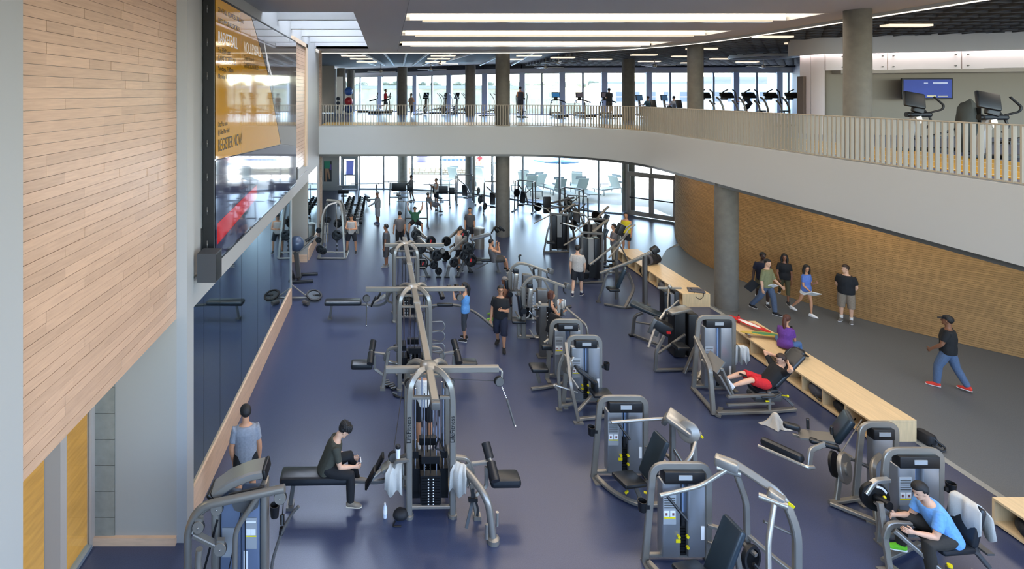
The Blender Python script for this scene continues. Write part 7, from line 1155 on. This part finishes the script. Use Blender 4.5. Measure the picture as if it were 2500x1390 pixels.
# ---------------------------------------------------------------- outside
lo_m = mat('lounger_sling', (196, 208, 204), .7); lo_f = mat('lounger_frame', (140, 148, 150), .5)
def lounger(loc, rz, label):
    t = thing('sun_lounger', loc, rz, label, 'sun lounger', 'sun loungers on the patio'); part(t, 'frame', lo_f, RT([(-.32, -.9, .3), (-.32, .9, .3)], .05, .05, 0), RT([(.32, -.9, .3), (.32, .9, .3)], .05, .05, 0)); part(t, 'seat', lo_m, B((0, .3, .32), (.6, 1.25, .04))); part(t, 'backrest', lo_m, B((0, -.55, .62), (.6, .06, .8), (-28, 0, 0))); part(t, 'headrest', lo_f, B((0, -.74, .95), (.6, .08, .18), (-28, 0, 0), .03))
    for x in (-.32, .32):
        for y in (-.75, .75): part(t, 'leg', lo_f, CY_((x, y, 0), (x, y, .3), .025, 6))
    part(t, 'armrest', lo_f, RT([(.36, -.5, .45), (.36, .2, .5), (.36, .2, .3)], .05, .03, 0)); t.scale = (1.25, 1.25, 1.25); return t
for x, y, rz, lb in ((4.9, 41.9, 150, 'pale lounger on the patio, left of the two before the low stone wall'), (6.9, 41.6, 150, 'pale lounger on the patio just right of the pale column'), (8.4, 44.2, 160, 'pale lounger on the patio behind the lifeguard side of the column'), (9.9, 39.4, 150, 'pale lounger right of the central column, the farther one'), (10.3, 37.4, 175, 'pale lounger right of the central column, the nearer one'), (11.5, 38.3, 200, 'pale lounger under the blue parasol'), (12.0, 36.0, 185, 'pale lounger below the parasol pole with its back to the glass'), (13.8, 38.7, 160, 'pale lounger right of the parasol pole, farther one'), (13.6, 36.2, 185, 'pale lounger right of the parasol pole, seen from behind'), (15.6, 37.6, 120, 'pale lounger on the patio nearest to the double doors')): lounger((x, y, -.02), rz, lb)
def parasol(loc, label, r=1.8, h=2.35):
    t = thing('parasol', loc, 0, label, 'parasol', 'blue parasols on the patio'); part(t, 'pole', silver_l, CY_((0, 0, 0), (0, 0, h + .5), .03, 8)); part(t, 'base', concrete, LA([(.3, 0), (.3, .08), (.1, .1)], seg=16)); part(t, 'canopy', mat('parasol_blue', (108, 158, 206), .8), LA([(r, h - .12), (r, h), (.05, h + .55), (.04, h + .5), (r - .03, h - .03)], seg=8), smooth=False); return t
parasol((13.2, 41.5, -.02), 'blue parasol on the patio right of the central column', 1.8, 1.92); parasol((18.6, 42.5, -.02), 'blue parasol on the patio at the right end of the glass', 1.6, 1.95)
parasol((10.7, 54, -.02), 'blue parasol far off beyond the loungers', 1.5, 1.6)
sw = thing('low_stone_wall', (2.0, 46.4, -.02), -4, 'low curved stone wall on the patio beyond the far benches', 'wall', None); sm_ = mat('stone', (150, 150, 142), .9, island=.12); part(sw, 'core', mortar, B((2.4, .4, .28), (4.9, .3, .56)))
rnd.seed(8)
for r_ in range(3):
    x = 0
    while x < 4.8: L = rnd.uniform(.3, .6); part(sw, 'stone', sm_, B((x + L / 2, .24 + rnd.uniform(-.02, .02), .1 + r_ * .19), (L - .02, .1, .17), bev=.02)); x += L
t = thing('towel_bin', (3.6, 55, -.02), 0, 'violet bin standing by the pool far outside', 'bin'); part(t, 'body', mat('bin_violet', (96, 92, 190), .6), LA([(.5, 0), (.6, 1.0), (.55, 1.05)], seg=14)); part(t, 'lid', gunmetal, LA([(.6, 1.02), (.2, 1.15)], seg=14))
struct('pool_edge', mat('pool_coping', (120, 132, 148), .7), S((-4, 62, -.02), (30, 62.4, .1))); struct('pool_water', mat('pool_blue', (120, 190, 214), .1), S((-4, 62.4, -.02), (30, 90, .02)))
t = thing('lane_rope', (5.5, 56, .02), 0, 'blue lane rope floats lying along the pool edge', 'rope'); part(t, 'float', mat('rope_blue', (60, 90, 140), .6), *[CY_((k * .42, 0, .1), (k * .42 + .36, 0, .1), .12, 8) for k in range(9)], kind='stuff')
bank = mat('bank_green', (112, 112, 98), .9, noise=.2, nscale=.6); struct('hill', bank, S((-80, 118, -1), (38, 122, 8.2)), S((-80, 122, -1), (140, 124, 5)))
part(None, 'retaining_wall', mat('pale_wall', (92, 96, 94), .8), S((-80, 117.4, 8.2), (38, 118.4, 8.9)))['kind'] = 'structure'
tm = mat('tree_pale', (88, 92, 76), .9, noise=.3, nscale=3)
rnd.seed(21)
for k in range(22):
    x = -38 + k * 4.1 + rnd.uniform(-1, 1); h_ = rnd.uniform(.6, 1.2); t = thing('tree', (x, 121 + rnd.uniform(0, 2), 8.2), 0, 'pale hazy tree on the far bank beyond the windows, %s from the left' % ORD[k], 'tree', 'trees on the far bank'); part(t, 'trunk', mat('bark', (110, 100, 84), .9), CY_((0, 0, 0), (0, 0, h_), .12, 6)); mb = MB()
    for q in range(5): mb.ball((rnd.uniform(-.9, .9), rnd.uniform(-.5, .5), h_ * .6 + rnd.uniform(0, .8)), (rnd.uniform(.6, 1.1), .8, rnd.uniform(.4, .8)), seg=8, rings=6)
    mb.build('crown', tm, t)
bl = thing('far_building', (52, 100, 0), 0, 'long pale building far away behind the arc trainers', 'building'); part(bl, 'wall', mat('building_pale', (124, 122, 120), .8), S((-11, 0, -1), (34, 8, 9.2)), S((10, 2, 9.2), (24, 6, 10.4))); part(bl, 'cornice', mat('building_grey', (92, 96, 102), .8), S((-11.2, -.2, 9.0), (34.2, .1, 9.4)))
wm_ = mat('building_window', (60, 70, 84), .4)
for k in range(14): wd = part(bl, 'window', wm_, S((-9 + k * 3.0, -.06, 5.6), (-7.6 + k * 3.0, .02, 7.4))); part(wd, 'sash', paperw, S((-9 + k * 3.0, -.08, 6.45), (-7.6 + k * 3.0, -.05, 6.55)))
for k, (x, y, s_) in enumerate(((24.0, 62, 2.2), (29.5, 60, 2.6), (33, 61, 2.0))):
    t = thing('bush', (x, y, 4.2 - s_), 0, ['light green tree seen outside beside the gallery column', 'light green tree outside, tallest behind the arc trainers', 'light green tree outside nearest the curved white wall'][k], 'tree', 'green trees outside the upper windows'); part(t, 'trunk', MATS['bark'], CY_((0, 0, -4.2 + s_), (0, 0, 0), .15, 6)); mb = MB()
    for q in range(7): mb.ball((rnd.uniform(-1, 1) * s_ * .5, rnd.uniform(-1, 1), rnd.uniform(-.4, .5) * s_), (s_ * .5, s_ * .5, s_ * .42), seg=10, rings=7)
    mb.build('crown', mat('tree_bright', (96, 120, 62), .9, noise=.3, nscale=3), t)

# lettering becomes real mesh
dg = bpy.context.evaluated_depsgraph_get()
for o in [q for q in bpy.data.objects if q.type == 'FONT']:
    me = bpy.data.meshes.new_from_object(o.evaluated_get(dg)); n_ = bpy.data.objects.new('lettering', me); COL.objects.link(n_); pr = o.parent; ml = o.matrix_local.copy(); bpy.data.objects.remove(o); n_.name = 'lettering'; n_.parent = pr; n_.matrix_local = ml
